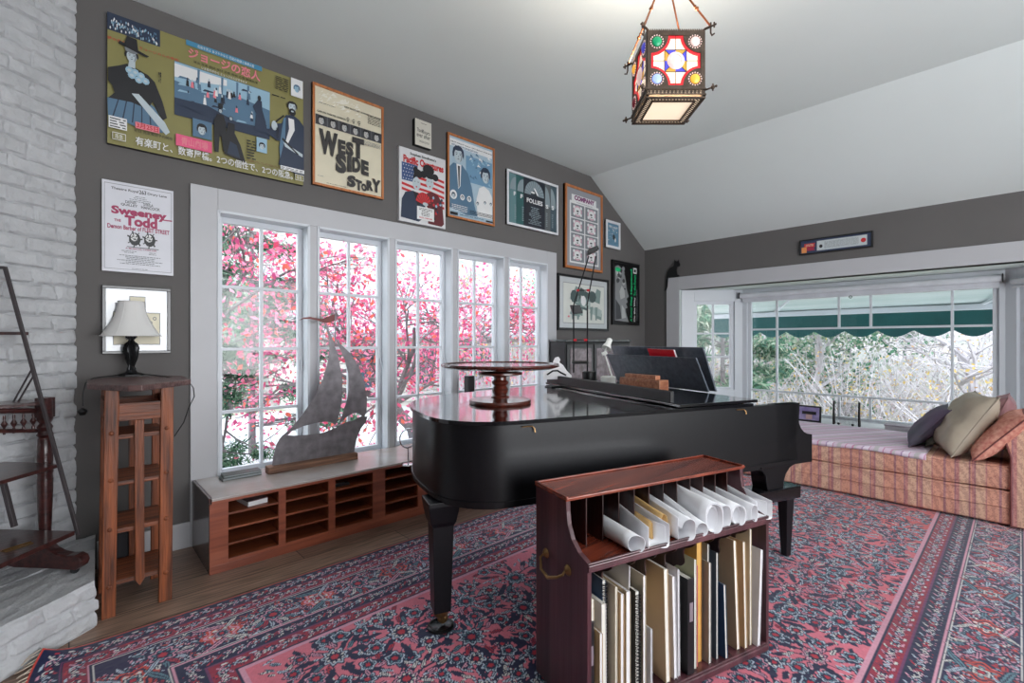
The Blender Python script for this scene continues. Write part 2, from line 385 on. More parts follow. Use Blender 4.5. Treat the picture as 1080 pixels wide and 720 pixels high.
# raised hearth of painted brick
hz = .21; hA = Vector((.089, 2.986, 0)); hD = Vector((-math.cos(R(38.4)), -math.sin(R(38.4)), 0)); hN = Vector((math.sin(R(38.4)), -math.cos(R(38.4)), 0))
X, Z, h = brick_height(1.5, hz, .008, .07, .24, 21, .022)
co = np.stack([hA.x+hD.x*X.ravel()+hN.x*(h.ravel()-.008), hA.y+hD.y*X.ravel()+hN.y*(h.ravel()-.008), Z.ravel()], 1)
me = grid_mesh('hearth', co, *X.shape)
hearth = struct(link('wall_hearth', me, M_brick))
for p in me.polygons: p.use_smooth = True
mb = MB(); hl = hA+hD*1.5
mb.prism([(hA.x, hA.y), (.112, YW-.02), (C0.x-.02, YW-.02), (C0.x+CD.x*1.5, C0.y+CD.y*1.5), (hl.x, hl.y)], lambda u, v, h: (u, v, h), 0, hz-.004)
mb.build('hearth_core', M_brick, hearth)
# hearth top: rough painted slab
us = np.linspace(0, 1, 90); vs = np.linspace(0, 1, 60); nn = noise2((60, 90), 5, 77); n3 = noise2((60, 90), 2, 78)
A0, A1, B0, B1 = (Vector((.088, 2.982, 0)), Vector((.114, YW-.02, 0)), Vector((hl.x, hl.y, 0)), Vector((C0.x+CD.x*1.5, C0.y+CD.y*1.5, 0)))
P = [[(A0*(1-a)+B0*a)*(1-b)+(A1*(1-a)+B1*a)*b + Vector((0, 0, hz+nn[j][i]*.007+n3[j][i]*.004 - (.012 if abs((b*3.2) % 1-.5) > .48 else 0))) for j, b in enumerate(vs)] for i, a in enumerate(us)]
mb = MB().grid(P); mb.build('hearth_top', M_brick, hearth, smooth=True)

# ================================================================== OUTDOORS
M_grass = mat('ground_outside', (150, 160, 130), .9, var=.3, rgb2=(196, 190, 176), vscale=1.5)
M_drive = mat('pale_driveway', (200, 204, 208), .9, var=.05)
struct(MB().box(-30, YW+.3, -1.0, 60, 60, -.6).box(XW+1.2, -30, -1.0, 60, YW+.3, -.6).build('ground', M_grass))
struct(MB().box(-8, 6.2, -.6, 14, 14, -.585).build('path', M_drive))
# wooded hillside rising beyond both window walls
def hill_mat():
    m = bpy.data.materials.new('wooded_hillside'); m.use_nodes = True; n = m.node_tree.nodes; L = m.node_tree.links; b = n['Principled BSDF']
    t = n.new('ShaderNodeTexCoord'); nz = n.new('ShaderNodeTexNoise'); nz.inputs['Scale'].default_value = .9; nz.inputs['Detail'].default_value = 12; nz.inputs['Roughness'].default_value = .8
    r = n.new('ShaderNodeValToRGB'); e = r.color_ramp.elements
    e[0].position = .32; e[0].color = (*s2l((104, 116, 112)), 1); e[1].position = .68; e[1].color = (*s2l((196, 192, 194)), 1)
    q = e.new(.45); q.color = (*s2l((146, 150, 144)), 1); q = e.new(.55); q.color = (*s2l((172, 166, 166)), 1)
    L.new(t.outputs['Object'], nz.inputs['Vector']); L.new(nz.outputs['Fac'], r.inputs['Fac']); L.new(r.outputs['Color'], b.inputs['Base Color']); b.inputs['Roughness'].default_value = 1
    return m
M_hill = hill_mat()
P = []
for i in range(40):
    row = []
    for j in range(70):
        a = R(-35 + 135*j/69); r_ = 15+i*.8
        row.append((r_*math.cos(a), r_*math.sin(a), -.8 + max(0, i*.42 + .5*math.sin(j*.7)+.4*math.sin(i*.9+j*.3)) if i else -.8))
    P.append(row)
struct(MB().grid(P).build('hillside', M_hill, smooth=True)).name = 'ground_hillside'
def leaves(n, centre_fn, size, aspect=.6):
    c = np.array([centre_fn() for _ in range(n)]); d = rng.normal(size=(n, 3)); d /= np.linalg.norm(d, axis=1)[:, None]
    e = rng.normal(size=(n, 3)); e -= (e*d).sum(1)[:, None]*d; e /= np.linalg.norm(e, axis=1)[:, None]
    s = size*(.6+.8*rng.random(n))[:, None]
    g = np.cross(d, e)*.12
    v = np.stack([c-d*s, c-d*s*.1+e*s*aspect+g*s, c+d*s, c-d*s*.1-e*s*aspect+g*s], 1).reshape(-1, 3)
    return v
def leaf_obj(name, v, m, parent=None):
    n = len(v)//4; me = bpy.data.meshes.new(name); me.vertices.add(n*4); me.vertices.foreach_set('co', v.astype(np.float32).ravel())
    me.loops.add(n*4); me.loops.foreach_set('vertex_index', np.arange(n*4, dtype=np.int32)); me.polygons.add(n); me.polygons.foreach_set('loop_start', np.arange(0, n*4, 4, dtype=np.int32))
    me.update(calc_edges=True)
    return link(name, me, m, parent)
def leafmat(name, cols):
    m = bpy.data.materials.new(name); m.use_nodes = True; n = m.node_tree.nodes; L = m.node_tree.links; b = n['Principled BSDF']
    g = n.new('ShaderNodeNewGeometry'); r = n.new('ShaderNodeValToRGB'); r.color_ramp.interpolation = 'CONSTANT'; e = r.color_ramp.elements
    e[0].color = (*s2l(cols[0]), 1); e[1].position = 1/len(cols); e[1].color = (*s2l(cols[1]), 1)
    for k in range(2, len(cols)): q = e.new(k/len(cols)); q.color = (*s2l(cols[k]), 1)
    L.new(g.outputs['Random Per Island'], r.inputs['Fac']); L.new(r.outputs['Color'], b.inputs['Base Color'])
    b.inputs['Roughness'].default_value = .7; b.inputs['Specular IOR Level'].default_value = .2
    tl = n.new('ShaderNodeBsdfTranslucent'); mx = n.new('ShaderNodeMixShader'); mx.inputs[0].default_value = .45
    L.new(r.outputs['Color'], tl.inputs['Color']); L.new(b.outputs[0], mx.inputs[1]); L.new(tl.outputs[0], mx.inputs[2]); L.new(mx.outputs[0], n['Material Output'].inputs['Surface'])
    return m
M_pink = leafmat('pink_leaves', [(232, 110, 142), (214, 84, 112), (238, 146, 176), (206, 100, 140), (230, 116, 100), (242, 170, 194), (190, 84, 128), (232, 130, 160)])
M_needle = leafmat('evergreen_needles', [(74, 110, 88), (104, 140, 110), (58, 88, 76), (132, 164, 140)])
M_yellow = leafmat('autumn_leaves', [(206, 176, 108), (212, 190, 130), (190, 156, 120), (190, 184, 168), (166, 162, 160), (186, 166, 172)])
M_green = leafmat('pale_green_leaves', [(92, 134, 108), (126, 162, 136), (78, 114, 98), (158, 174, 154), (176, 182, 164)])
M_bark = mat('grey_bark', (122, 116, 118), .9, var=.3, vscale=12, bump=.5)
M_twig = mat('pale_bare_twigs', (190, 184, 190), .9, var=.25, vscale=8)
LIM = [None, None]
def branches(mb, p, d, L, r, depth, tips, spread=.6, seg=5, up=.1):
    pts = [Vector(p)]; d = Vector(d).normalized()
    for k in range(4):
        d = (d+Vector((random.gauss(0, .16), random.gauss(0, .16), random.gauss(0, .12)+up*.25))).normalized(); q = pts[-1]+d*L/4
        if LIM[1] is not None and q.y < LIM[1]: d.y = abs(d.y); q = pts[-1]+d*L/4
        if LIM[0] is not None and q.x < LIM[0]: d.x = abs(d.x); q = pts[-1]+d*L/4
        pts.append(q)
    mb.tube(pts, r, seg, cap=False, rs=[r*(1-.13*k) for k in range(5)])
    if depth <= 1: tips += pts[1:]
    if depth == 0: return
    for k in range(random.choice((2, 3, 3)) + (1 if depth > 2 else 0)):
        q = pts[random.randint(2, 4)]; nd = (d+Vector((random.gauss(0, spread), random.gauss(0, spread), random.gauss(0, spread*.7)+up))).normalized()
        branches(mb, q, nd, L*random.uniform(.62, .82), r*.56, depth-1, tips, spread, max(3, seg-1), up)
def tree(name, label, cat, base, hgt, r, depth, lm, nleaf, lsize, sp=.6, jit=.22, group=None, bark=None, lean=(0, 0, 1), seed=1, up=.1):
    global rng
    random.seed(seed); rng = np.random.default_rng(seed)
    t = thing(name, label, cat, base, 'pink dogwood trees outside the casements' if name == 'dogwood_tree' else 'trees on the hillside'); mb = MB(); tips = []
    branches(mb, base, lean, hgt, r, depth, tips, sp, 6, up)
    mb.build('trunk', bark or M_bark, t, smooth=True)
    if nleaf:
        T = [p for p in tips]
        def cf():
            p = random.choice(T); y = p.y+random.gauss(0, jit); return (p.x+random.gauss(0, jit), y if LIM[1] is None else max(y, LIM[1]-.1), p.z+random.gauss(0, jit))
        leaf_obj('foliage', leaves(nleaf, cf, lsize), lm, t)
    return t
LIM[1] = 5.2
tree('dogwood_tree', 'pink-leaved autumn tree with a thick forked grey trunk outside the casements', 'tree', (4.6, 7.4, -.6), 1.9, .13, 5, M_pink, 4800, .038, sp=.75, jit=.2, lean=(-.25, -.1, 1), seed=5, up=.02)
tree('dogwood_tree', 'pink-leaved autumn tree filling the two leftmost casements', 'tree', (1.5, 7.2, -.6), 1.7, .07, 5, M_pink, 3000, .037, sp=.75, jit=.22, lean=(.1, -.1, 1), seed=11, up=.05)
tree('dogwood_tree', 'pink-leaved autumn tree behind the rightmost casement', 'tree', (8.4, 10.6, -.6), 2.0, .1, 5, M_pink, 3600, .050, sp=.75, jit=.25, lean=(-.1, -.1, 1), seed=17, up=.05)
LIM[1] = None; LIM[0] = 9.5
def conifer(base, hgt, rad, n, size, label, seed, m=None):
    global rng
    random.seed(seed); rng = np.random.default_rng(seed)
    t = thing('evergreen_shrub', label, 'shrub', base, 'evergreens outside the windows'); mb = MB(); tips = []
    mb.tube([base, (base[0], base[1], base[2]+hgt)], .05, 6, rs=[.06, .02])
    for k in range(46):
        z = base[2]+hgt*random.uniform(.12, 1); rr = rad*(1.05-(z-base[2])/hgt*.6); a = random.uniform(0, 2*pi)
        e = Vector((base[0]+math.cos(a)*rr, base[1]+math.sin(a)*rr, z+random.uniform(-.2, .15))); s_ = Vector((base[0], base[1], z))
        pts = [s_, s_.lerp(e, .5)+Vector((0, 0, .06)), e]; mb.tube(pts, .012, 4, rs=[.02, .012, .006], cap=False)
        tips += [s_.lerp(e, q) for q in (.5, .7, .85, 1, 1)]
    mb.build('trunk', M_bark, t)
    def cf():
        p = random.choice(tips); return (p.x+random.gauss(0, .07), p.y+random.gauss(0, .07), p.z+random.gauss(0, .045))
    leaf_obj('foliage', leaves(n, cf, size, .18), m or M_needle, t)
conifer((.85, 5.9, -.6), 2.5, .85, 10000, .05, 'dark green pine outside the leftmost casement', 31)
conifer((2.3, 9.0, -.6), 3.9, 1.7, 12000, .07, 'bushy evergreen beyond the second casement', 32)
conifer((9.2, 3.9, -.8), 3.6, 1.3, 8000, .1, 'green bush seen through the left bay pane', 33, M_green)
# neighbouring pale clapboard building
nb = thing('neighbour_house', 'pale clapboard house with grey roof and dark window behind the pink trees', 'house', (8.5, 14, -.6))
M_clap = mat('pale_clapboard', (206, 204, 196), .8, var=.05)
mb = MB(); z = -.6
mb.box(4.5, 12.6, -.6, 14, 17, 1.5)
while z < 1.5: mb.box(4.48, 12.57, z, 14.02, 12.6, z+.13, None); mb.box(4.46, 12.55, z, 14.03, 12.6, z+.02); z += .15
mb.build('wall', M_clap, nb)
MB().prism([(12.2, 1.45), (14.8, 3.3), (17.4, 1.45), (17.4, 1.6), (14.8, 3.5), (12.2, 1.6)], lambda u, v, h: (h, u, v), 4.1, 14.4).build('roof', mat('grey_shingles', (168, 170, 176), .9, var=.2, vscale=20, stretch=(1, 8, 1)), nb)
for x in (5.6, 7.6, 9.8):
    f = MB().box(x-.06, 12.5, 0, x+.86, 12.58, 1.16).build('window', M_sash, nb); MB().box(x, 12.48, .06, x+.8, 12.5, 1.1).build('window_pane', mat('dark_window_glass', (70, 84, 96), .15), f)
# bare and leafy trees on the hill beyond the bay
spots = [(13, 3.5, .2), (14.5, 8, .4), (12.5, 0.5, .0), (14, -2.5, .3), (16.5, 5.5, 1.0), (17, 1.6, 1), (18.5, 10.5, 1.6), (19, -.5, 1.6), (16, 13, 1), (13.5, 17, .5), (8, 18, 0), (3, 17.5, 0), (-2, 18, 0), (20, 7.5, 2)]
for i, (x, y, z) in enumerate(spots):
    lm = [M_green, M_green, M_yellow, None, M_green, M_yellow, M_green][i % 7]
    nl = 11000 if i in (0, 4) else 6000
    if i in (2, 3, 7, 5): lm = None
    desc = 'bare pale branching tree' if lm is None else ('yellowing autumn tree' if lm is M_yellow else 'pale green leafy tree')
    where = ['behind the middle of the bay window', 'left of the bay view, close to the pine', 'low on the hillside right of the bay centre', 'at the right edge of the bay view', 'on the slope behind the bay, left of centre', 'high on the slope behind the bay centre', 'far up the hill on the left of the bay', 'far up the hill on the right of the bay', 'far beyond the corner between the two window walls', 'behind the rightmost casement', 'behind the neighbouring house', 'far behind the middle casements', 'far behind the leftmost casement', 'at the top of the hill behind the bay'][i]
    tree('hillside_tree', desc+' '+where, 'tree', (x, y, z-.9), 1.9, .09, 5, lm, nl if lm else 0, .052, sp=.8, jit=.3, bark=M_twig, seed=50+i, up=.04)
# undergrowth on the slope
random.seed(3); rng = np.random.default_rng(3); mb = MB(); tips = []
for k in range(420):
    a = R(random.uniform(-12, 55)); r_ = random.uniform(10.5, 17); b0 = Vector((r_*math.cos(a), r_*math.sin(a), -.8+max(0, (r_-15)*.5)))
    for q in range(5):
        d = Vector((random.gauss(0, .5), random.gauss(0, .5), 1)).normalized(); L_ = random.uniform(.8, 2.2)
        p1 = b0+d*L_*.5+Vector((random.gauss(0, .15), random.gauss(0, .15), 0)); p2 = b0+d*L_+Vector((random.gauss(0, .35), random.gauss(0, .35), random.gauss(0, .2)))
        mb.tube([b0, p1, p2], .014, 3, cap=False, rs=[.018, .012, .004]); tips += [p1, p2]
tag(mb.build('bare_brush', M_twig), 'tangle of bare pale brush stems across the slope beyond the bay', 'brush', kind='stuff')
def cf():
    p = random.choice(tips); return (p.x+random.gauss(0, .3), p.y+random.gauss(0, .3), p.z+random.gauss(0, .3))
tag(leaf_obj('brush_leaves', leaves(15000, cf, .032), M_yellow), 'scattered yellow leaves among the bare brush beyond the bay', 'leaves', kind='stuff')
# awning over the bay terrace
aw = thing('awning', 'dark green scalloped canvas awning with white roller case outside the bay window', 'awning', (7.6, 1.2, 1.6))
M_canvas = mat('dark_green_canvas', (24, 84, 84), .8, var=.15, vscale=5)
ax_ = 7.7; y0 = atX(752, 345, ax_)[1]; y1 = -1.5; zb = atX(850, 352, ax_)[2]; zt = atX(850, 333, ax_)[2]
n_ = 150; pts_b = []
for i in range(n_+1):
    y = y0+(y1-y0)*i/n_; s_ = abs(math.sin(pi*(y0-y)/.36)); pts_b.append((y, zb-.05+.085*(1-s_)**1.0))
P = [[(ax_, y, z_) for y, z_ in pts_b], [(ax_-.02, y, zt) for y, z_ in pts_b]]
mb = MB().grid(P); mb.build('valance', M_canvas, aw)
MB().box(ax_-.04, y1, zt+.0, ax_+.04, y0, zt+.07).build('front_bar', M_sash, aw, bevel=.01)
MB().prism([(ax_, zt+.07), (ax_, zt+.09), (XB+.1, zt+.62), (XB+.1, zt+.60)], lambda u, v, h: (u, h, v), y1, y0).build('canopy', mat('pale_canopy_cloth', (206, 214, 214), .8, rgb2=(176, 194, 192), vscale=3, stretch=(8, .2, 1)), aw)
for yy in (2.5, .3):
    mb = MB(); mb.tube([(XB+.15, yy, zt+.35), (7.2, yy-.35, zt+.2), (ax_, yy, zt+.06)], .02, 6); mb.build('folding_arm', M_sash, aw)
# ================================================================== RUG
def make_rug():
    X0, X1, Y0, Y1 = -.13, 5.75, -.21, 2.815; st = .005
    nx = int((X1-X0)/st); ny = int((Y1-Y0)/st); LX, LY = X1-X0, Y1-Y0
    xs = (np.arange(nx)+.5)*st; ys = (np.arange(ny)+.5)*st
    navy = np.array(s2l((30, 34, 66))); rose = np.array(s2l((208, 112, 130))); rust = np.array(s2l((192, 72, 62))); lb = np.array(s2l((178, 192, 208))); cream = np.array(s2l((206, 204, 200))); red = np.array(s2l((178, 44, 62))); pink = np.array(s2l((204, 146, 166))); teal = np.array(s2l((92, 128, 142)))
    C = np.zeros((ny, nx, 3)); XX, YY = np.meshgrid(xs, ys)
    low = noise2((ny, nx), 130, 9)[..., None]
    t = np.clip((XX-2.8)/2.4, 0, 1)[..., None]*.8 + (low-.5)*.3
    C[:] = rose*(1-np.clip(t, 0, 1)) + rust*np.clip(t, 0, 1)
    rg = np.random.default_rng(4)
    dist = np.minimum(np.minimum(XX, LX-XX), np.minimum(YY, LY-YY))
    def win(cx, cy, r):
        i0, i1 = max(0, int((cx-r)/st)), min(nx, int((cx+r)/st)+2); j0, j1 = max(0, int((cy-r)/st)), min(ny, int((cy+r)/st)+2)
        return slice(j0, j1), slice(i0, i1)
    def rosette(cx, cy, r, c1=navy, c2=lb, c3=red, k=8, ph=0):
        w_ = win(cx, cy, r*1.3)
        dx = XX[w_]-cx; dy = YY[w_]-cy
        if dx.size == 0: return
        d = np.hypot(dx, dy); th = np.arctan2(dy, dx); rr = r*(1+.16*np.cos(k*th+ph)); q = d/rr
        A = C[w_]
        A[q < 1] = c1; A[(q < .84) & (q > .70)] = c2 if rg.random() < .75 else pink
        A[(q < .70)] = c1; A[(np.cos(k*th+ph) > .3) & (q < .60) & (q > .42)] = teal if rg.random() < .6 else cream; A[q < .28] = c3
    def leaf(cx, cy, a, L_, W_, c, o=navy):
        w_ = win(cx, cy, L_*1.1)
        dx = XX[w_]-cx; dy = YY[w_]-cy
        if dx.size == 0: return
        u = dx*math.cos(a)+dy*math.sin(a); v = -dx*math.sin(a)+dy*math.cos(a)
        v = v-.3*W_*np.sin(u/L_*3); q = np.abs(v)/(W_*np.clip(1-(u/L_)**2, 0, 1)+1e-9); m = np.abs(u) < L_
        A = C[w_]; A[m & (q < 1)] = o; A[m & (q < .62)] = c; A[m & (q < .16)] = o
    def stem(x0, y0, x1, y1, c=navy, bend=.2, w=.0045):
        n = int(math.hypot(x1-x0, y1-y0)/(st*.7))+2; px, py = -(y1-y0), (x1-x0)
        for k in range(n):
            q = k/(n-1); x = x0+(x1-x0)*q+px*bend*math.sin(pi*q); y = y0+(y1-y0)*q+py*bend*math.sin(pi*q)
            j = int(y/st); i = int(x/st)
            if 0 <= j < ny-1 and 0 <= i < nx-1: C[j:j+(2 if w > .004 else 1), i:i+1] = c
    bw = .655
    # field of floral sprays
    def spray(cx, cy, a, s):
        n = rg.integers(7, 10); cols = [lb, cream, red, pink, teal]
        for k in range(n):
            b = a+2*pi*k/n+rg.normal(0, .12); r_ = s*rg.uniform(.75, 1.1); x = cx+math.cos(b)*r_; y = cy+math.sin(b)*r_
            leaf(cx+math.cos(b+.35)*r_*.85, cy+math.sin(b+.35)*r_*.85, b+.3, s*.26, s*.09, navy)
            stem(cx, cy, x, y, navy, rg.uniform(-.25, .25))
            for q in (-1, 1):
                leaf(cx+math.cos(b+q*.28)*r_*.62, cy+math.sin(b+q*.28)*r_*.62, b+q*.5, s*.2, s*.075, cols[rg.integers(0, 5)] if rg.random() < .6 else navy)
                leaf(x+math.cos(b+q*1.0)*s*.3, y+math.sin(b+q*1.0)*s*.3, b+q*.9, s*.17, s*.07, cols[rg.integers(0, 5)] if rg.random() < .5 else navy)
            rosette(x, y, s*rg.uniform(.2, .27), k=rg.integers(5, 8), ph=rg.random()*6)
        rosette(cx, cy, s*.34, k=9)
    for _ in range(2600):
        x = rg.uniform(bw, LX-bw); y = rg.uniform(bw, LY-bw)
        leaf(x, y, rg.random()*6, rg.uniform(.014, .03), .008, [navy, lb, lb, teal, cream, pink][rg.integers(0, 6)])
    sp = .34; iy = 0; y = bw+.15
    while y < LY-bw:
        x = bw+.12+(sp*.5 if iy % 2 else 0)
        while x < LX-bw-.05:
            spray(x+rg.normal(0, .02), y+rg.normal(0, .02), rg.random()*6, .168*rg.uniform(.9, 1.1)); x += sp
        iy += 1; y += sp*.8
    # border bands drawn over the field
    def band(d0, d1, col):
        m = (dist >= d0) & (dist < d1); C[m] = col
    band(0, bw, navy); band(0, .012, rust); band(.012, .022, navy)
    band(.185, .192, pink); band(.20, .206, cream); band(.425, .431, cream); band(.437, .444, pink)
    band(bw-.028, bw-.018, navy); band(bw-.018, bw-.002, pink); band(.535, .543, np.array(s2l((104, 50, 92)))); band(.100, .107, np.array(s2l((104, 50, 92))))
    mm = (dist >= .206) & (dist < .425); C[mm] = C[mm]*.75+.25*np.array(s2l((60, 40, 84)))
    for lo, hi, bgc in ((.024, .098, navy), (.109, .183, red*.55+navy*.45), (.446, .533, navy), (.545, .625, red*.6+navy*.4)):
        m = (dist >= lo) & (dist < hi); C[m] = bgc
    def perim(d, step, fn):
        k = 0
        for (xa, ya, xb, yb_) in ((d, d, LX-d, d), (LX-d, d, LX-d, LY-d), (LX-d, LY-d, d, LY-d), (d, LY-d, d, d)):
            L_ = math.hypot(xb-xa, yb_-ya); n = max(1, round(L_/step)); a = math.atan2(yb_-ya, xb-xa)
            for i in range(n): fn(xa+(xb-xa)*(i+.5)/n, ya+(yb_-ya)*(i+.5)/n, a, k); k += 1
    def small(x, y, a, k):
        cs = [red, lb, pink, cream]
        rosette(x, y, .019, c1=navy, c2=cs[k % 4], c3=cs[(k+1) % 4], k=5)
        for q in (-1, 1): leaf(x+math.cos(a)*.028, y+math.sin(a)*.028, a+q*.8, .02, .008, cs[(k+2) % 4])
        for q in (-1, 1): leaf(x-math.sin(a)*.026*q+math.cos(a)*.014, y+math.cos(a)*.026*q+math.sin(a)*.014, a+q*.3, .018, .007, cs[(k+q) % 4])
    for d in (.061, .146, .489, .585): perim(d, .056, small)
    def big(x, y, a, k):
        cs = [lb, pink, cream, teal, red, rust]
        nx_, ny_ = -math.sin(a), math.cos(a)
        if k % 2 == 0:
            for b in np.linspace(-1.4, 1.4, 9):
                leaf(x+math.cos(a+pi/2+b)*.07, y+math.sin(a+pi/2+b)*.07, a+pi/2+b, .052, .015, cs[(k+int(b*3)) % 5])
            rosette(x, y, .058, c1=navy, c2=pink, c3=red, k=7)
        else:
            rosette(x, y, .075, c1=rust, c2=navy, c3=lb, k=6); rosette(x, y, .036, c1=navy, c2=cream, c3=red)
            for q in (-1, 1):
                leaf(x+nx_*q*.075+math.cos(a)*.03, y+ny_*q*.075+math.sin(a)*.03, a+q*.4, .085, .019, cs[k % 4]); leaf(x+nx_*q*.07-math.cos(a)*.05, y+ny_*q*.07-math.sin(a)*.05, a-q*.7, .06, .014, cs[(k+1) % 4])
    def fill(x, y, a, k):
        cs = [lb, pink, cream, teal, red, rust, lb, pink]
        o = rg.uniform(-.1, .1); x -= math.sin(a)*o; y += math.cos(a)*o
        leaf(x, y, a+rg.normal(0, .9), rg.uniform(.018, .045), .009, cs[rg.integers(0, 8)])
        if rg.random() < .25: rosette(x, y, .017, c2=cs[rg.integers(0, 5)], k=5)
    perim(.315, .0026, fill)
    perim(.315, .215, big)
    # wool: small tonal variation of the knots and faint weft streaks
    C *= (1+.16*(rg.random((ny, nx))-.5)+.10*(noise2((ny, nx), 2.0, 5)-.5)+.22*(noise2((ny, nx), 60, 6)-.5))[..., None]
    C = np.clip(C, 0, 1)
    # mesh, four verts per knot share the grid; colour lives on the vertices
    z = .011 + .0012*noise2((ny, nx), 3, 12)
    cornr = np.hypot(XX-.0, YY-LY)
    lift = np.clip(1-cornr/.22, 0, 1)**2*.055
    co = np.stack([XX.ravel()+X0+(lift*.9).ravel(), YY.ravel()+Y0-(lift*.3).ravel(), (z+lift).ravel()], 1)
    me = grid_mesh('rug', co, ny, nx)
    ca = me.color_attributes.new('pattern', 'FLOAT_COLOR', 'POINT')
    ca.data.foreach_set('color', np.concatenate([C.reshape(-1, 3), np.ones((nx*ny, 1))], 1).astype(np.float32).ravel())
    m = bpy.data.materials.new('persian_wool'); m.use_nodes = True; n = m.node_tree.nodes; L = m.node_tree.links; b = n['Principled BSDF']
    at = n.new('ShaderNodeAttribute'); at.attribute_name = 'pattern'; L.new(at.outputs['Color'], b.inputs['Base Color']); b.inputs['Roughness'].default_value = .85
    b.inputs['Sheen Weight'].default_value = .35; b.inputs['Sheen Roughness'].default_value = .4; b.inputs['Specular IOR Level'].default_value = .2
    rug = thing('persian_rug', 'large red and navy floral patterned rug covering the floor under the piano', 'rug', (X0, Y0, 0))
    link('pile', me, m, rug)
    WM2 = MB(); WM2.prism([(X0+.01, Y0+.01), (X1-.01, Y0+.01), (X1-.01, Y1-.06), (X0+.2, Y1-.06), (X0+.01, Y1-.3)], lambda u, v, h: (u, v, h), .001, .009)
    WM2.build('backing', mat('rug_backing', (150, 60, 60), .9), rug)
    mb = MB()
    for k in range(150):
        y = Y1-.01-k*.02+random.uniform(-.004, .004); lf = max(0, 1-(Y1-y)/.22)**2*.055; ll = random.uniform(.02, .045)
        mb.tube([(X0+.005+lf*.9, y, .012+lf), (X0-ll*.5+lf*.6, y+random.uniform(-.01, .01), .008+lf*.8), (X0-ll+lf*.5, y+random.uniform(-.015, .015), .004+lf*.5)], .0022, 4)
    tag(mb.build('fringe', mat('cream_fringe', (206, 190, 174), .9), rug), kind='stuff')
make_rug()

# ================================================================== PIANO
Oz = (3.285, .863); PA = R(-19.5); pax = Vector((-math.cos(PA), -math.sin(PA), 0)); pbx = Vector((-math.sin(PA), math.cos(PA), 0)); PO = Vector((Oz[0], Oz[1], 0))
def PL(a, b, z=0): return PO+pax*a+pbx*b+Vector((0, 0, z))
PM = Matrix.Translation(PO) @ Matrix((( pax.x, pbx.x, 0, 0), (pax.y, pbx.y, 0, 0), (0, 0, 1, 0), (0, 0, 0, 1)))
piano = thing('grand_piano', 'black grand piano with closed lid standing on the patterned rug', 'piano', tuple(PL(1.1, .7, 0)))
def arc(cx, cy, r, a0, a1, n): return [(cx+r*math.cos(a0+(a1-a0)*k/n), cy+r*math.sin(a0+(a1-a0)*k/n)) for k in range(n+1)]
def bez(P, n=8):
    out = []
    for i in range(len(P)-1):
        p0 = P[max(i-1, 0)]; p1 = P[i]; p2 = P[i+1]; p3 = P[min(i+2, len(P)-1)]
        for k in range(n):
            t = k/n; out.append(tuple(.5*((2*p1[j])+(-p0[j]+p2[j])*t+(2*p0[j]-5*p1[j]+4*p2[j]-p3[j])*t*t+(-p0[j]+3*p1[j]-3*p2[j]+p3[j])*t**3) for j in range(2)))
    return out+[P[-1]]
tail = [(1.95, 0)] + arc(1.97, .30, .30, -pi/2, -.1, 10) + bez([(2.275, .32), (2.285, .55), (2.24, .80), (2.10, 1.0), (1.85, 1.15), (1.5, 1.27), (1.1, 1.42), (.75, 1.48)], 5)
case = [(.125, 0)]+tail+[(.125, 1.48)]
def off(poly, d):
    c = (1.0, .7); n = len(poly); out = []
    for i, (x, y) in enumerate(poly):
        px, py = poly[i-1]; qx, qy = poly[(i+1) % n]; tx, ty = qx-px, qy-py; l = math.hypot(tx, ty) or 1; out.append((x+ty/l*d, y-tx/l*d))
    return out
pf = lambda u, v, h: PL(u, v, h)
# continuous rim: outer minus inner wall, open front
inner = off(case, -.05)
mb = MB(); n = len(case)
vo0 = [mb.bm.verts.new(PL(*p, .645)) for p in case]; vo1 = [mb.bm.verts.new(PL(*p, .983)) for p in case]
for i in range(n-1): mb.bm.faces.new((vo0[i], vo0[i+1], vo1[i+1], vo1[i]))
vi0 = [mb.bm.verts.new(PL(*p, .645)) for p in inner]; vi1 = [mb.bm.verts.new(PL(*p, .983)) for p in inner]
for i in range(n-1):
    mb.bm.faces.new((vi0[i+1], vi0[i], vi1[i], vi1[i+1])); mb.bm.faces.new((vo1[i], vo1[i+1], vi1[i+1], vi1[i])); mb.bm.faces.new((vo0[i+1], vo0[i], vi0[i], vi0[i+1]))
rim = mb.build('case_rim', M_lacq, piano, smooth=True)
mb = MB().prism([(.3, .04)]+[p for p in inner[1:-1]]+[(.3, 1.44)], pf, .90, .915); mb.build('soundboard', M_lacq, piano)
MB().prism(off(case, .006), pf, .632, .650).build('rim_moulding', M_lacq, rim, bevel=.004)
MB().prism(off(case, -.012), pf, .615, .634).build('underside', M_lacq, piano, bevel=.004)
# cheek arms with the scrolled end
cheek = [(.095, .983), (.105, .962), (.10, .94), (.110, .915), (.110, .89), (.103, .86), (.088, .832), (.062, .808), (.03, .793), (-.012, .787), (-.012, .66), (.10, .66), (.3, .66), (.3, .983)]
for b0, b1 in ((0, .055), (1.425, 1.48)):
    mb = MB(); mb.prism(cheek, lambda u, v, h: PL(u, h, v), b0, b1); mb.build('cheek', M_lacq, piano, bevel=.003)
mb = MB().box(-.015, .0, .62, .42, 1.48, .665, PM); mb.build('key_bed', M_lacq, piano, bevel=.004)
MB().box(-.012, .055, .665, .012, 1.425, .715, PM).build('key_slip', M_lacq, piano, bevel=.003)
mb = MB()
for k in range(52): mb.box(.015, .12+k*.0236, .69, .165, .12+k*.0236+.0226, .735, PM)
tag(mb.build('white_keys', mat('ivory_keys', (232, 228, 214), .3, coat=.3), piano, bevel=.001), kind='stuff')
mb = MB()
for k in range(51):
    if k % 7 not in (1, 4): mb.box(.07, .12+(k+1)*.0236-.006, .735, .165, .12+(k+1)*.0236+.006, .747, PM)
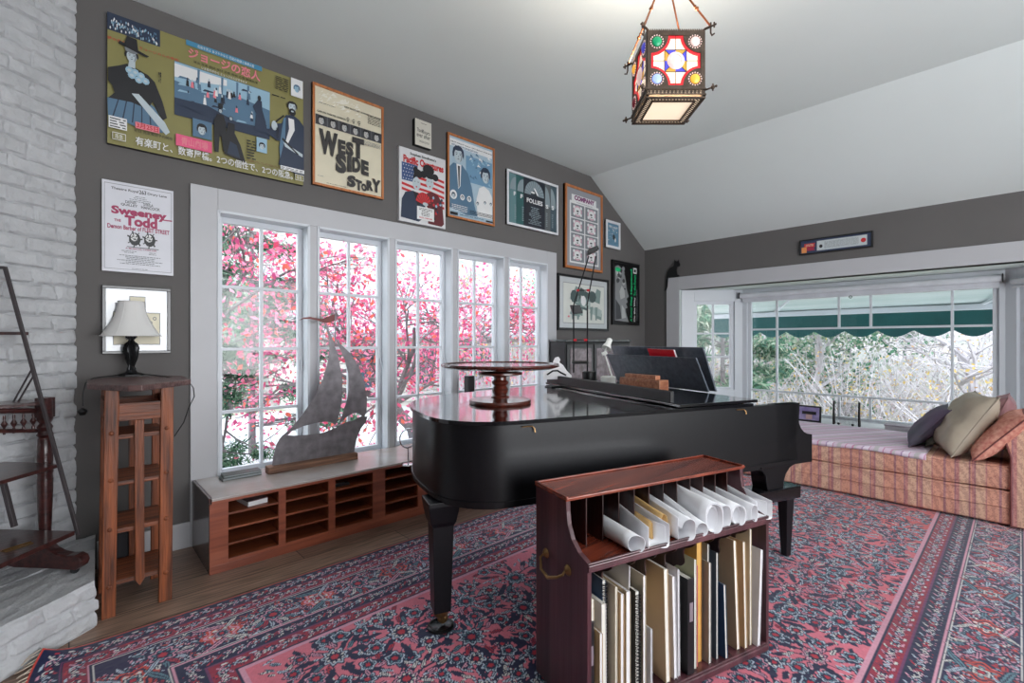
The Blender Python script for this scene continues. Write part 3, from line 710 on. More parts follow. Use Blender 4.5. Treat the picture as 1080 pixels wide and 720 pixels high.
tag(mb.build('black_keys', M_lacq, piano, bevel=.001), kind='stuff')
MB().prism([(.17, .72), (.20, .72), (.30, .90), (.27, .91)], lambda u, v, h: PL(u, h, v), .055, 1.425).build('fallboard', M_lid, piano, bevel=.004)
# lid: main slab plus the front flap folded back on to it, lip upward
lidp = [(.5, -.012)]+off([(.5, 0)]+tail+[(.5, 1.48)], .014)[1:-1]+[(.5, 1.494)]
lid = MB().prism(lidp, pf, .985, 1.003).build('lid', M_lid, piano, bevel=.007, bseg=3, smooth=True)
flap = MB().box(.46, -.008, 1.006, 1.03, 1.49, 1.022, PM).build('folded_lid_flap', M_lid, piano, bevel=.004)
MB().box(1.006, .06, 1.022, 1.03, 1.47, 1.085, PM).build('flap_lip', M_lacq, flap, bevel=.004)
mb = MB()
for b in (.1, .75, 1.4): mb.tube([PL(.49, b-.03, 1.004), PL(.49, b+.03, 1.004)], .006, 8)
mb.build('lid_hinge', M_brass, piano)
for a in (1.93, .62):
    mb = MB(); p = [PL(a, -.004, .972), PL(a-.05, -.006, .972), PL(a-.06, -.01, .962), PL(a-.062, -.012, .945)]
    mb.tube(p, .003, 6); mb.build('lid_hook', M_brass, piano)
# music desk: two leaning boards
def PZ(a, b, z): return PL(a, b, z)
def board(name, a0, a1, z0, z1, b0, b1, th, m, parent=piano, top_in=0):
    mb = MB()
    v = lambda q: [PL(a0+q, b0, z0), PL(a0+q, b1, z0), PL(a1+q, b1-top_in, z1), PL(a1+q, b0+top_in, z1)]
    A, B = v(0), v(th); mb._add(A+B, [(0, 1, 2, 3), (7, 6, 5, 4), (0, 4, 5, 1), (1, 5, 6, 2), (2, 6, 7, 3), (3, 7, 4, 0)])
    return mb.build(name, m, parent, bevel=.004)
M_desk = mat('desk_panel_painted_sheen', (88, 95, 106), .38, var=.3, vscale=30, coat=.2, bump=.05, bscale=200)  # black boards; the ceiling's reflection is put into this grey-blue colour
def solve_b(u, v_, a, lo=.2, hi=1.6):
    best = None
    for i in range(400):
        b = lo+(hi-lo)*i/399; p = PL(a, b); d = p.x*fw[0]+p.y*fw[1]; s = p.x*rt[0]+p.y*rt[1]; uu = 540+F*s/d
        if best is None or abs(uu-u) < best[0]: best = (abs(uu-u), b, H+(360-v_)/F*d)
    return best[1], best[2]
b1, z1 = solve_b(740, 366, .46); b2, z2 = solve_b(645.7, 364, .46); print('desk back', b1, z1, b2, z2)
board('music_desk', .345, .46, 1.024, z1, b1-.02, b2, .014, M_desk)
c1, y1_ = solve_b(732.8, 377, .53); c2, y2_ = solve_b(640.7, 373, .53); print('desk front', c1, y1_, c2, y2_)
board('music_desk', .42, .53, 1.024, y1_, c1-.02, c2, .012, M_desk)
MB().tube([PL(.41, b1+.05, 1.19), PL(.46, b1+.05, 1.19)], .006, 6).tube([PL(.41, b2-.1, 1.19), PL(.46, b2-.1, 1.19)], .006, 6).build('desk_prop', M_brass, piano)
# tail leg
def square_leg(name, c, w0, w1, z0, z1, parent, m=M_lacq):
    mb = MB(); 
    prof = [(w0*.5, z0), (w1*.42, z1-.12), (w1*.5, z1-.10), (w1*.56, z1-.06), (w1*.62, z1-.02), (w1*.62, z1)]
    rings = []
    for r_, z in prof: rings.append([mb.bm.verts.new(c+pax*sx*r_+pbx*sy*r_+Vector((0, 0, z))) for sx, sy in ((-1, -1), (1, -1), (1, 1), (-1, 1))])
    for A, B in zip(rings, rings[1:]):
        for k in range(4): mb.bm.faces.new((A[k], A[(k+1) % 4], B[(k+1) % 4], B[k]))
    mb.bm.faces.new(rings[0][::-1]); mb.bm.faces.new(rings[-1])
    return mb.build(name, m, parent, bevel=.003)
def caster(c, parent, z=.0, s=1.0, ztop=.1):
    mb = MB(); mb.lathe([(.03*s, z+ztop-.05*s), (.034*s, z+ztop-.045*s), (.036*s, z+ztop), (.03*s, z+ztop+.004)], c=(c.x, c.y, 0), seg=16)
    f = mb.build('ferrule', M_brass, parent, smooth=True)
    mb = MB(); M = Matrix.Translation((c.x+.01*s, c.y, z+.026*s)) @ Matrix.Rotation(pi/2, 4, 'X') @ Matrix.Rotation(0, 4, 'Z')
    mb.lathe([(.001, -.012*s), (.02*s, -.012*s), (.024*s, -.006*s), (.024*s, .006*s), (.02*s, .012*s), (.001, .012*s)], seg=16, M=M)
    mb.tube([(c.x, c.y, z+ztop-.04*s), (c.x+.012*s, c.y-.016*s, z+.035*s), (c.x+.01*s, c.y-.016*s, z+.026*s)], .005*s, 6)
    mb.build('caster', M_brass, parent, smooth=True)
lc = atZ(466.5, 664, .02); lc = Vector((lc.x, lc.y, 0))+Vector((.012, .03, 0))
lg = square_leg('leg', lc, .078, .118, .10, .62, piano); caster(lc, lg, .028, 1.05, .10)
MB().lathe([(.001, .013), (.055, .013), (.062, .018), (.062, .026), (.052, .03), (.04, .024), (.001, .024)], c=(lc.x, lc.y, 0), seg=24).build('caster_cup', M_blackm, lg, smooth=True)
# front legs: scrolled corbel, shoe beam and a pair of tapered posts
for bb in (.13, 1.32):
    corb = [(.40, .62), (.385, .60), (.32, .575), (.29, .54), (.285, .50), (.275, .46), (.135, .46), (.13, .50), (.115, .54), (.08, .575), (.01, .60), (.0, .62)]
    lg = MB().prism(corb, lambda u, v, h: PL(u, h, v), bb-.055, bb+.055).build('leg', M_lacq, piano, bevel=.006)
    MB().box(-.0, bb-.07, .385, .41, bb+.07, .46, PM).build('leg_shoe', M_lid, lg, bevel=.006)
    for a in (.045, .355):
        mb = MB(); c = PL(a, bb)
        rings = [[mb.bm.verts.new(c+pax*sx*r_+pbx*sy*r_+Vector((0, 0, z))) for sx, sy in ((-1, -1), (1, -1), (1, 1), (-1, 1))] for r_, z in ((.02, .013), (.034, .385))]
        for k in range(4): mb.bm.faces.new((rings[0][k], rings[0][(k+1) % 4], rings[1][(k+1) % 4], rings[1][k]))
        mb.bm.faces.new(rings[0][::-1]); mb.bm.faces.new(rings[1]); mb.build('leg_post', M_lacq, lg, bevel=.003)
ly = MB().box(.38, .60, .16, .42, .64, .62, PM).box(.38, .84, .16, .42, .88, .62, PM).box(.36, .57, .13, .44, .91, .17, PM).build('pedal_lyre', M_lacq, piano, bevel=.004)
for k in range(3): MB().box(.22, .655+k*.07, .14, .40, .685+k*.07, .15, PM).build('pedal', M_brass, ly, bevel=.003)

# ------------------------------------------------------------------ things on the piano
zl = 1.003; zf = 1.022
p = atZ(527.5, 424.5, zl); tt = thing('turntable_stand', 'round mahogany pedestal turntable stand on the piano lid', 'stand', (p.x, p.y, zl)); c = (p.x, p.y, 0)
MB().lathe([(.001, zl), (.172, zl), (.176, zl+.008), (.172, zl+.02), (.12, zl+.026), (.06, zl+.03), (.001, zl+.03)], c, 48).build('foot', M_mahog, tt, smooth=True)
MB().lathe([(.05, zl+.028), (.052, zl+.036), (.036, zl+.045), (.042, zl+.06), (.046, zl+.075), (.038, zl+.09), (.034, zl+.097), (.046, zl+.11), (.048, zl+.12), (.034, zl+.13), (.034, zl+.145), (.05, zl+.155)], c, 32).build('pedestal', M_mahog, tt, smooth=True)
MB().lathe([(.05, zl+.153), (.11, zl+.156), (.126, zl+.162), (.126, zl+.172), (.10, zl+.178), (.001, zl+.178)], c, 48).build('bearing_plate', M_mahog, tt, smooth=True)
MB().lathe([(.001, zl+.181), (.10, zl+.181), (.30, zl+.196), (.328, zl+.205), (.333, zl+.214), (.33, zl+.222), (.322, zl+.222), (.318, zl+.216), (.001, zl+.216)], c, 72).build('turntable_top', woodmat('mahogany_gloss', (46, 18, 15), (88, 36, 26), 'x', .14, .6), tt, smooth=True)
# small wooden box on the flap
bx0 = (2.834, 1.923); bx1 = (2.758, 1.57)
d = Vector((bx1[0]-bx0[0], bx1[1]-bx0[1], 0)); Lb = d.length; d.normalize(); nn_ = Vector((-d.y, d.x, 0)); B0 = Vector((bx0[0], bx0[1], zf))
BM = Matrix.Translation(B0) @ Matrix(((d.x, nn_.x, 0, 0), (d.y, nn_.y, 0, 0), (0, 0, 1, 0), (0, 0, 0, 1)))
wb = thing('wooden_box', 'oblong reddish wooden box in front of the music desk', 'box', tuple(B0+d*Lb/2+nn_*.05))
mb_ = woodmat('box_wood', (128, 74, 50), (182, 124, 92), 'x', .4, .2)
mbox = MB().box(0, 0, 0, Lb, .085, .068, BM).build('body', mb_, wb, bevel=.002)
MB().box(0, 0, .069, Lb, .085, .078, BM).build('lid', mb_, wb, bevel=.002)
MB().box(.03, .02, .078, Lb*.86, .065, .105, BM).build('rest_block', mb_, wb, bevel=.003)
MB().sphere(tuple(BM @ Vector((Lb*.5, -.004, .064))), .006).build('catch', M_brass, wb)
# red covered music book between the two desk boards
def book_between():
    b_, z_ = solve_b(700, 372, .49)
    t = thing('music_book', 'red covered music book tucked between the two desk boards', 'book', tuple(PL(.5, b_, 1.15)))
    lo, _ = solve_b(713, 372, .49); hi, _ = solve_b(686, 372, .49)
    mb = MB(); A = [PL(.40, lo, 1.06), PL(.40, hi, 1.06), PL(.50, hi, z1-.015), PL(.50, lo, z1-.02)]; B = [q+pax*.012 for q in A]
    mb._add(A+B, [(0, 1, 2, 3), (7, 6, 5, 4), (0, 4, 5, 1), (1, 5, 6, 2), (2, 6, 7, 3), (3, 7, 4, 0)]); mb.build('pages', M_white, t)
    A = [q+pax*.013 for q in A]; B = [q+pax*.004 for q in A]; mb = MB()
    mb._add(A+B, [(0, 1, 2, 3), (7, 6, 5, 4), (0, 4, 5, 1), (1, 5, 6, 2), (2, 6, 7, 3), (3, 7, 4, 0)]); mb.build('cover', mat('bright_red_cover', (222, 26, 44), .4), t)
book_between()
# tall black balanced-arm task lamp
def tizio():
    c = PL(.74, 1.30, zf); dd = c.x*fw[0]+c.y*fw[1]
    t = thing('task_lamp', 'tall thin black counterbalanced desk lamp with red joints on the piano', 'lamp', tuple(c))
    Q = lambda u, v: atD(u, v, dd)
    MB().lathe([(.001, zf), (.055, zf), (.055, zf+.085), (.05, zf+.09), (.001, zf+.09)], (c.x, c.y, 0), 28).build('base', M_black, t, smooth=True)
    top = zf+.09
    for u in (605, 619.5):
        p = Q(u, 390); a = Vector((p.x, p.y, top-.01)); MB().tube([a, Vector((p.x, p.y, Q(u, 322)[2]))], .0065, 6).build('upright', M_blackm, t)
    mb = MB(); q0, q1 = Q(603.5, 382), Q(620.5, 382); mb.tube([q0, q1], .012, 8); mb.build('crossbar', M_black, t)
    mb = MB(); mb.tube([Q(604, 358.5), Q(620, 358.5)], .0045, 6); mb.build('joint', M_blackm, t)
    for u in (606.5, 617.5): MB().tube([Q(u-1.6, 358.5), Q(u+1.6, 358.5)], .011, 8).build('red_joint', M_red, t)
    mb = MB(); mb.tube([Q(605, 322), Q(621, 270)], .0055, 6); mb.build('arm', M_blackm, t)
    mb = MB(); mb.tube([Q(619, 322), Q(628.5, 270)], .0055, 6); mb.build('arm', M_blackm, t)
    for u in (609.5, 620.3): MB().tube([Q(u-1.4, 306), Q(u+1.4, 306)], .010, 8).build('red_joint', M_red, t)
    mb = MB(); mb.tube([Q(610, 306), Q(620, 306)], .004, 6); mb.build('joint', M_blackm, t)
    # counterweight block and the lamp head
    def slab(name, pts, th):
        mb = MB(); A = [Q(*p) for p in pts]; n = Vector((fw[0], fw[1], 0)); B = [q+n*th for q in A]
        mb._add(A+B, [(0, 1, 2, 3), (7, 6, 5, 4), (0, 4, 5, 1), (1, 5, 6, 2), (2, 6, 7, 3), (3, 7, 4, 0)]); return mb.build(name, M_black, t, bevel=.004)
    slab('counterweight', [(601.5, 321.5), (612, 321.5), (615, 330), (604.5, 331)], .05)
    hd = slab('lamp_head', [(621, 262), (630.5, 258.5), (632, 262.5), (622, 267.5)], .09)
    slab('lamp_head_lip', [(619.5, 264.5), (622, 262), (622.5, 267), (620, 267.5)], .09).parent = hd
tizio()
# white clip lamp
def white_lamp():
    c = PL(.66, 1.02, zf); dd = c.x*fw[0]+c.y*fw[1]; Q = lambda u, v: atD(u, v, dd)
    p = Q(641.5, 400); c = Vector((p.x, p.y, zf)); t = thing('small_white_lamp', 'small white jointed lamp with round base beside the music desk', 'lamp', tuple(c))
    M_w = mat('white_enamel', (222, 222, 218), .3)
    zt = Q(641, 396.5)[2]
    MB().lathe([(.001, zf), (.04, zf), (.055, zf+.01), (.055, zt-.004), (.045, zt), (.001, zt)], (c.x, c.y, 0), 28).build('base', M_w, t, smooth=True)
    MB().tube([Q(645.5, 397), Q(640, 380), Q(637.5, 373)], .006, 8).build('arm', M_w, t)
    MB().tube([Q(635, 373.5), Q(640, 371.5)], .014, 8).build('joint', M_w, t)
    MB().tube([Q(637.5, 372), Q(640, 364)], .006, 8).build('upper_arm', M_w, t)
    M = Matrix.Translation(Q(641.3, 362.5)) @ Matrix.Rotation(R(35), 4, 'Y')
    MB().lathe([(.014, .045), (.02, .04), (.022, .0), (.034, -.03), (.036, -.04), (.03, -.04), (.001, -.02)], seg=20, M=M).build('lamp_shade', M_w, t, smooth=True)
white_lamp()
# white scrollwork ornament
def ornament():
    c = PL(1.1, 1.32, zl); dd = c.x*fw[0]+c.y*fw[1]; Q = lambda u, v: atD(u, v, dd)
    p = Q(588, 399); t = thing('scroll_ornament', 'white scrolled cut-out ornament near the far edge of the piano lid', 'ornament', (p.x, p.y, zl))
    o = [(573, 392), (578, 390), (582, 385), (584, 380), (585.5, 377), (589, 376), (591, 379), (590, 382), (594, 385), (598, 391), (603, 396), (603, 400), (573, 400)]
    f = lambda u, v, h: Q(u, v)+Vector((fw[0], fw[1], 0))*h
    zz = zl
    pts = [(u, v) for u, v in o]
    mb = MB(); mb.prism(pts, f, 0, .012); mb.build('cut_out_plate', mat('ornament_white', (228, 226, 228), .5), t, bevel=.002)
    mb = MB(); mb.tube([Q(577, 395)-Vector((fw[0], fw[1], 0))*.003, Q(583, 391)-Vector((fw[0], fw[1], 0))*.003, Q(588, 390.5)-Vector((fw[0], fw[1], 0))*.003, Q(592, 393)-Vector((fw[0], fw[1], 0))*.003, Q(597, 395.5)-Vector((fw[0], fw[1], 0))*.003], .007, 6)
    mb.tube([Q(585, 386)-Vector((fw[0], fw[1], 0))*.003, Q(588, 384)-Vector((fw[0], fw[1], 0))*.003, Q(589.5, 386.5)-Vector((fw[0], fw[1], 0))*.003], .005, 6)
    mb.build('scroll', M_black, t)
    MB().box(p.x-.1, p.y-.03, zl, p.x+.1, p.y+.04, zl+.008).build('base', M_black, t)
ornament()

# ================================================================== LOW SHELF UNIT
FY = 3.187; SX0, SX1, SZ = .592, 4.12, .437
unit = thing('low_shelf_unit', 'long low cherry wood cubby unit below the casement windows', 'shelf', (2.2, 3.45, 0))
M_top = mat('grey_laminate_top', (196, 190, 188), .22, var=.1, vscale=2.5, rgb2=(164, 150, 144), coat=.3)
MB().box(SX0+.012, FY, SZ-.022, SX1, TF, SZ).build('worktop', M_top, unit, bevel=.003)
MB().box(SX0, FY+.02, 0, SX0+.02, TF, SZ-.0).build('side_panel', woodmat('dark_cherry_side', (56, 34, 34), (92, 60, 56), 'z', .25, .4), unit, bevel=.002)
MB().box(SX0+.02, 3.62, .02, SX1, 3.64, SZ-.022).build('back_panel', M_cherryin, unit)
MB().box(SX0, FY+.0, 0, SX1, FY+.02, .047).build('plinth', M_cherry, unit, bevel=.002)
MB().box(SX0+.01, FY-.006, SZ-.030, SX1, FY+.01, SZ-.014).build('front_edge', M_cherry, unit)
st_ = [(SX0, .688), (.965, 1.009), (1.282, 1.328), (1.603, 1.702)]; x = 1.978; 
stl = st_+[(1.978, 2.06), (2.335, 2.38), (2.655, 2.70), (2.975, 3.075), (3.35, 3.395), (3.67, 3.715), (4.0, SX1)]
mb = MB()
for a, b in stl: mb.box(a, FY, .047, b, FY+.02, SZ-.03)
for (a, b), (c_, d_) in zip(stl, stl[1:]): mb.box(b, FY, SZ-.03, c_, FY+.02, SZ-.022); mb.box(b, FY, .047, c_, FY+.02, .068)
mb.build('face_frame', M_cherry, unit, bevel=.0015)
for (a, b), (c_, d_) in zip(stl, stl[1:]):
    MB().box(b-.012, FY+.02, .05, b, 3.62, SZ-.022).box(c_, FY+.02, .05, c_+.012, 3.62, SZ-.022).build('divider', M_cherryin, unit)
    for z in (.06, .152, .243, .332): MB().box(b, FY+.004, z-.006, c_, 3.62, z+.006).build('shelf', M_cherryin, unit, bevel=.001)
# paperback and small black gadget in the cubbies
t = thing('paperback_book', 'paperback lying in the top left cubby of the low shelf', 'book', (.83, 3.26, .338))
M_ = Matrix.Translation((.80, 3.215, .3385)) @ Matrix.Rotation(R(8), 4, 'Z')
MB().box(0, 0, .002, .115, .17, .030, M_).build('pages', M_white, t); MB().box(-.002, -.001, .030, .116, .171, .033, M_).box(-.002, -.001, 0, .116, .171, .002, M_).build('cover', mat('faded_book_cover', (150, 120, 118), .5, rgb2=(70, 60, 70), vscale=18), t)
t = thing('remote_control', 'small black remote in the top cubby below the sailboat', 'remote control', (1.38, 3.26, .338))
MB().box(1.33, 3.23, .339, 1.45, 3.27, .357).build('body', M_black, t, bevel=.004); MB().box(1.35, 3.24, .357, 1.42, 3.26, .359).build('buttons', mat('grey_buttons', (110, 110, 114), .5), t)
# stack on the shelf top
M_dg = mat('dark_green_boxes', (42, 62, 60), .35)
def slab_thing(name, label, cat, A, ang, L_, W_, z0, h_, m, group=None):
    t = thing(name, label, cat, (A[0], A[1], z0), group); M = Matrix.Translation((A[0], A[1], z0)) @ Matrix.Rotation(ang, 4, 'Z')
    MB().box(0, 0, .002, L_, W_, h_-.002, M).build('pages', mat('grey_page_edges', (150, 156, 158), .6), t)
    MB().box(-.003, -.003, 0, L_+.003, W_+.003, .002, M).box(-.003, -.003, h_-.002, L_+.003, W_+.003, h_, M).build('cover', m, t); return t
slab_thing('music_folder', 'lower of two slim dark green folders at the left end of the shelf top', 'folder', (.735, 3.545), R(2), .23, .10, SZ+.001, .017, M_dg, 'slim green folders on the shelf top')
slab_thing('music_folder', 'upper of two slim dark green folders at the left end of the shelf top', 'folder', (.742, 3.552), R(-1), .22, .095, SZ+.019, .014, M_dg, 'slim green folders on the shelf top')
# sailboat sculpture
BYp = 3.545; sb = .3889
def bp(l): return [(230+x*sb, 320+y*sb) for x, y in l]
t = thing('sailboat_sculpture', 'grey steel sailboat silhouette on a rough wood block in front of the casements', 'sculpture', (1.32, BYp, SZ))
f = lambda u, v, h: atY(u, v, BYp+h)
mainsail = bp([(287, 50), (297, 62), (312, 100), (327, 148), (337, 205), (336, 262), (324, 318), (318, 330), (306, 322), (290, 320), (268, 323), (232, 332), (196, 348), (190, 356), (176, 357), (200, 335), (228, 302), (258, 258), (282, 210), (296, 165), (302, 128), (300, 92)])
hull = bp([(176, 356), (205, 358), (245, 356), (285, 350), (310, 340), (324, 334), (345, 322), (372, 315), (382, 308), (405, 306), (401, 322), (388, 338), (376, 365), (368, 408), (300, 420), (220, 432), (146, 443), (149, 415), (158, 382), (168, 365)])
jib = bp([(316, 92), (335, 112), (360, 136), (382, 172), (397, 215), (404, 258), (403, 290), (398, 306), (384, 302), (380, 297), (366, 297), (345, 310), (326, 328), (334, 308), (347, 270), (355, 232), (353, 190), (343, 152), (330, 122)])
penn = bp([(219, 46), (232, 38), (250, 36), (268, 40), (284, 41), (300, 34), (318, 28), (318, 46), (304, 51), (290, 53), (272, 47), (250, 42), (232, 42)])
ht = MB().prism(hull, f, 0, .006).build('hull', M_iron, t)
MB().prism(mainsail, f, 0, .006).build('mainsail', M_iron, t)
MB().prism(jib, f, -.001, .005).build('jib', M_iron, t)
MB().prism(penn, f, 0, .006).build('pennant', mat('rusty_red_steel', (96, 52, 50), .4, metal=.5, var=.3), t)
MB().tube([atY(353.5, 331, BYp), atY(353.5, 362, BYp)], .004, 6).build('mast', M_iron, t)
M_log = woodmat('rough_wood_block', (84, 58, 46), (162, 120, 96), 'x', .7, 0, bump=.6)
a, b = atY(283.3, 501, BYp-.04), atY(377.8, 487, BYp-.04)
MB().box(a.x, BYp-.04, SZ, b.x, BYp+.045, SZ+.050).build('wood_base', M_log, t, bevel=.006)
# round silver ornament at the right of the sculpture
p = atZ(431, 490, SZ); q = atY(430.5, 462, p.y); t = thing('round_glass_ornament', 'small round silver-rimmed glass ornament on the shelf beside the piano tail', 'ornament', (p.x, p.y, SZ))
mb = MB(); mb.tube([(q.x+.07*math.cos(k*pi/16), q.y, q.z+.0+.07*math.sin(k*pi/16)) for k in range(32)], .005, 8, loop=True); mb.build('rim', M_chrome, t, smooth=True)
MB().lathe([(.001, -.002), (.066, -.002), (.066, .002), (.001, .002)], seg=32, M=Matrix.Translation(q) @ Matrix.Rotation(pi/2, 4, 'X')).build('disc', M_glass, t)
MB().tube([(q.x, q.y, q.z-.072), (q.x, q.y, SZ+.01)], .005, 8).lathe([(.001, SZ), (.045, SZ), (.04, SZ+.008), (.001, SZ+.012)], (q.x, q.y, 0), 24).build('stem', M_chrome, t, smooth=True)
# slim black speaker in the fourth window
p = atY(494.5, 396, 3.5); t = thing('slim_speaker', 'slim black upright speaker on the shelf before the fourth casement', 'speaker', (p.x, 3.5, SZ))
MB().box(p.x-.035, 3.46, SZ+.012, p.x+.035, 3.53, p.z).build('body', M_black, t, bevel=.006)
MB().box(p.x-.028, 3.452, SZ+.04, p.x+.028, 3.46, p.z-.02).build('grille', mat('dark_speaker_cloth', (44, 44, 48), .9), t)
MB().box(p.x-.06, 3.44, SZ, p.x+.06, 3.55, SZ+.012).build('foot', M_black, t, bevel=.003)
# ================================================================== OAK STAND AND TABLE LAMP
ok = thing('oak_stand', 'tall narrow slatted oak stand against the dark wall', 'stand', (.26, 3.2, 0))
fy = 3.03; by = 3.36; zt_ = 1.115
def tleg(x0, x1, xt0, xt1, y, name='leg', dy=.03):
    mb = MB(); A = [Vector((x0, y, 0)), Vector((x1, y, 0)), Vector((x1, y+dy, 0)), Vector((x0, y+dy, 0))]; B = [Vector((xt0, y, zt_)), Vector((xt1, y, zt_)), Vector((xt1, y+dy, zt_)), Vector((xt0, y+dy, zt_))]
    mb._add(A+B, [(3, 2, 1, 0), (4, 5, 6, 7), (0, 1, 5, 4), (1, 2, 6, 5), (2, 3, 7, 6), (3, 0, 4, 7)])
    lg = mb.build(name, M_oak, ok, bevel=.004)
    for z in (.15, .43, .67, .90):
        k = z/zt_; xc = ((x0*(1-k)+xt0*k)+(x1*(1-k)+xt1*k))/2
        if y < 3.2: MB().sphere((xc, y, z-.0), .011, (1, .6, 1)).build('peg', M_oak, lg, smooth=True)
    return lg
tleg(.114, .168, .127, .182, fy); tleg(.338, .395, .347, .402, fy); tleg(.114, .168, .127, .182, by); tleg(.338, .395, .347, .402, by)
MB().box(.178, fy+.004, .955, .349, fy+.026, 1.045).build('rail', M_oakx, ok, bevel=.003)
MB().box(.178, by+.004, .955, .349, by+.026, 1.045).build('rail', M_oakx, ok, bevel=.003)
for y in (fy, by):
    mb = MB(); mb.prism([(.241, .955), (.279, .955), (.281, .15), (.262, .118), (.243, .15)], lambda u, v, h: (u, h, v), y+.002, y+.02); mb.build('slat', M_oak, ok, bevel=.002)
for x in (.132, .385):
    MB().box(x-.01, fy+.03, .97, x+.01, by, 1.06).build('side_rail', M_oakx, ok, bevel=.003)
for z, h in ((.155, 0), (.41, 0), (.645, 0), (.875, 0)):
    MB().box(.146, fy+.022, z-.011, .37, by, z+.011).build('shelf', M_oakx, ok, bevel=.002)
tp = [atZ(91.7, 404.3, 1.145), atZ(135, 406.3, 1.145), atZ(150, 405.8, 1.145), atZ(201.4, 399.8, 1.145), (.50, 3.42), (.40, 3.50), (.13, 3.50), (.07, 3.42)]
mb = MB().prism([(q[0], q[1]) for q in tp], lambda u, v, h: (u, v, h), 1.116, 1.145); mb.build('top', M_oaktop, ok, bevel=.004)
# lamp
c = atZ(138.5, 396, 1.146); lx, ly_ = c.x, c.y; c = (lx, ly_, 0); dl = lx*fw[0]+ly_*fw[1]; Qz = lambda v: H+(360-v)/F*dl
lp = thing('table_lamp', 'small table lamp with white bell shade and black twisted base on the oak stand', 'lamp', (lx, ly_, 1.145)); z0 = 1.146
MB().lathe([(.001, z0), (.062, z0), (.062, z0+.008), (.05, z0+.014), (.03, z0+.02), (.022, z0+.034), (.001, z0+.034)], c, 6).build('base', M_blackm, lp, bevel=.001)
prof = [(.016, z0+.03), (.020, z0+.04), (.014, z0+.055), (.018, z0+.07), (.027, z0+.10), (.034, z0+.14), (.036, z0+.165), (.028, z0+.19), (.014, z0+.205), (.012, z0+.215), (.024, z0+.23), (.024, z0+.24), (.012, z0+.25)]
mb = MB(); rings = []
for r_, z in prof:
    tw = (z-z0)*9; rings.append([mb.bm.verts.new((c[0]+r_*(1+.16*math.cos(8*(2*pi*k/48)+tw*3))*math.cos(2*pi*k/48), c[1]+r_*(1+.16*math.cos(8*(2*pi*k/48)+tw*3))*math.sin(2*pi*k/48), z)) for k in range(48)])
for A, B in zip(rings, rings[1:]):
    for k in range(48): mb.bm.faces.new((A[k], A[(k+1) % 48], B[(k+1) % 48], B[k]))
mb.build('stem', M_blackm, lp, smooth=True)
zs0, zs1 = Qz(354), Qz(318)
M_shade = mat('white_silk_shade', (222, 220, 218), .8, var=.04)
mb = MB(); prof = []
for k in range(13):
    q = k/12; r_ = .062+(.143-.062)*((1-q)**1.75); prof.append((r_, zs0+(zs1-zs0)*q))
rings = []
for r_, z in prof: rings.append([mb.bm.verts.new((c[0]+r_*(1+.012*abs(math.sin(4*(2*pi*k/64))))*math.cos(2*pi*k/64), c[1]+r_*(1+.012*abs(math.sin(4*(2*pi*k/64))))*math.sin(2*pi*k/64), z)) for k in range(64)])
for A, B in zip(rings, rings[1:]):
    for k in range(64): mb.bm.faces.new((A[k], A[(k+1) % 64], B[(k+1) % 64], B[k]))
sh = mb.build('lamp_shade', M_shade, lp, smooth=True)
mb = MB(); mb.tube([(c[0]+.145*math.cos(k*pi/24), c[1]+.145*math.sin(k*pi/24), zs0) for k in range(48)], .0028, 6, loop=True); mb.tube([(c[0]+.063*math.cos(k*pi/24), c[1]+.063*math.sin(k*pi/24), zs1) for k in range(48)], .0028, 6, loop=True)
for k in range(8):
    a = 2*pi*k/8+.2; mb.tube([(c[0]+(r_*1.005)*math.cos(a), c[1]+(r_*1.005)*math.sin(a), z) for r_, z in prof], .0016, 4)
mb.build('shade_trim', M_shade, sh, smooth=True)
MB().tube([(lx, ly_, z0+.24), (lx, ly_, zs1-.005)], .005, 8).tube([(lx-.06, ly_, zs1-.005), (lx+.06, ly_, zs1-.005)], .002, 4).build('harp', M_brass, lp)
# cord: across the top, hanging off both ends
e1 = atZ(93, 397, 1.16); cord = [(lx+.02, ly_-.03, 1.152), (lx-.04, ly_+.05, 1.151), (e1.x+.02, e1.y-.02, 1.152)]
yy = e1.y-.06
cord += [tuple(atY(90, 404, yy)), tuple(atY(87.5, 415, yy)), tuple(atY(87.5, 428, yy))]
mb = MB().tube(cord, .003, 6)
mb.build('cord', M_black, lp, smooth=True)
mb = MB(); q = atY(87, 434, yy); mb.lathe([(.001, -.02), (.012, -.018), (.022, 0), (.020, .008), (.008, .016), (.003, .02)], seg=14, M=Matrix.Translation(q)); mb.build('plug', M_black, lp, smooth=True)
mb = MB().tube([(lx+.05, ly_+.02, 1.151), (.40, 3.35, 1.151), tuple(atY(199, 402, 3.2)), tuple(atY(204, 409, 3.3)), tuple(atY(205, 418, 3.4)), tuple(atY(199, 430, 3.5)), tuple(atY(194, 445, 3.6)), tuple(atY(184, 460, 3.7))], .003, 6)
mb.build('cord', M_black, lp, smooth=True)
# black box standing on the floor behind the stand
t = thing('floor_black_box', 'low black box on the floor behind the oak stand', 'speaker', (.2, 3.3, 0))
MB().box(.13, 3.40, .01, .30, 3.62, .30).build('body', M_black, t, bevel=.005); MB().box(.14, 3.392, .03, .29, 3.40, .285).build('grille', mat('dark_speaker_cloth', (44, 44, 48), .9), t); MB().box(.14, 3.41, 0, .29, 3.60, .01).build('foot', M_black, t)

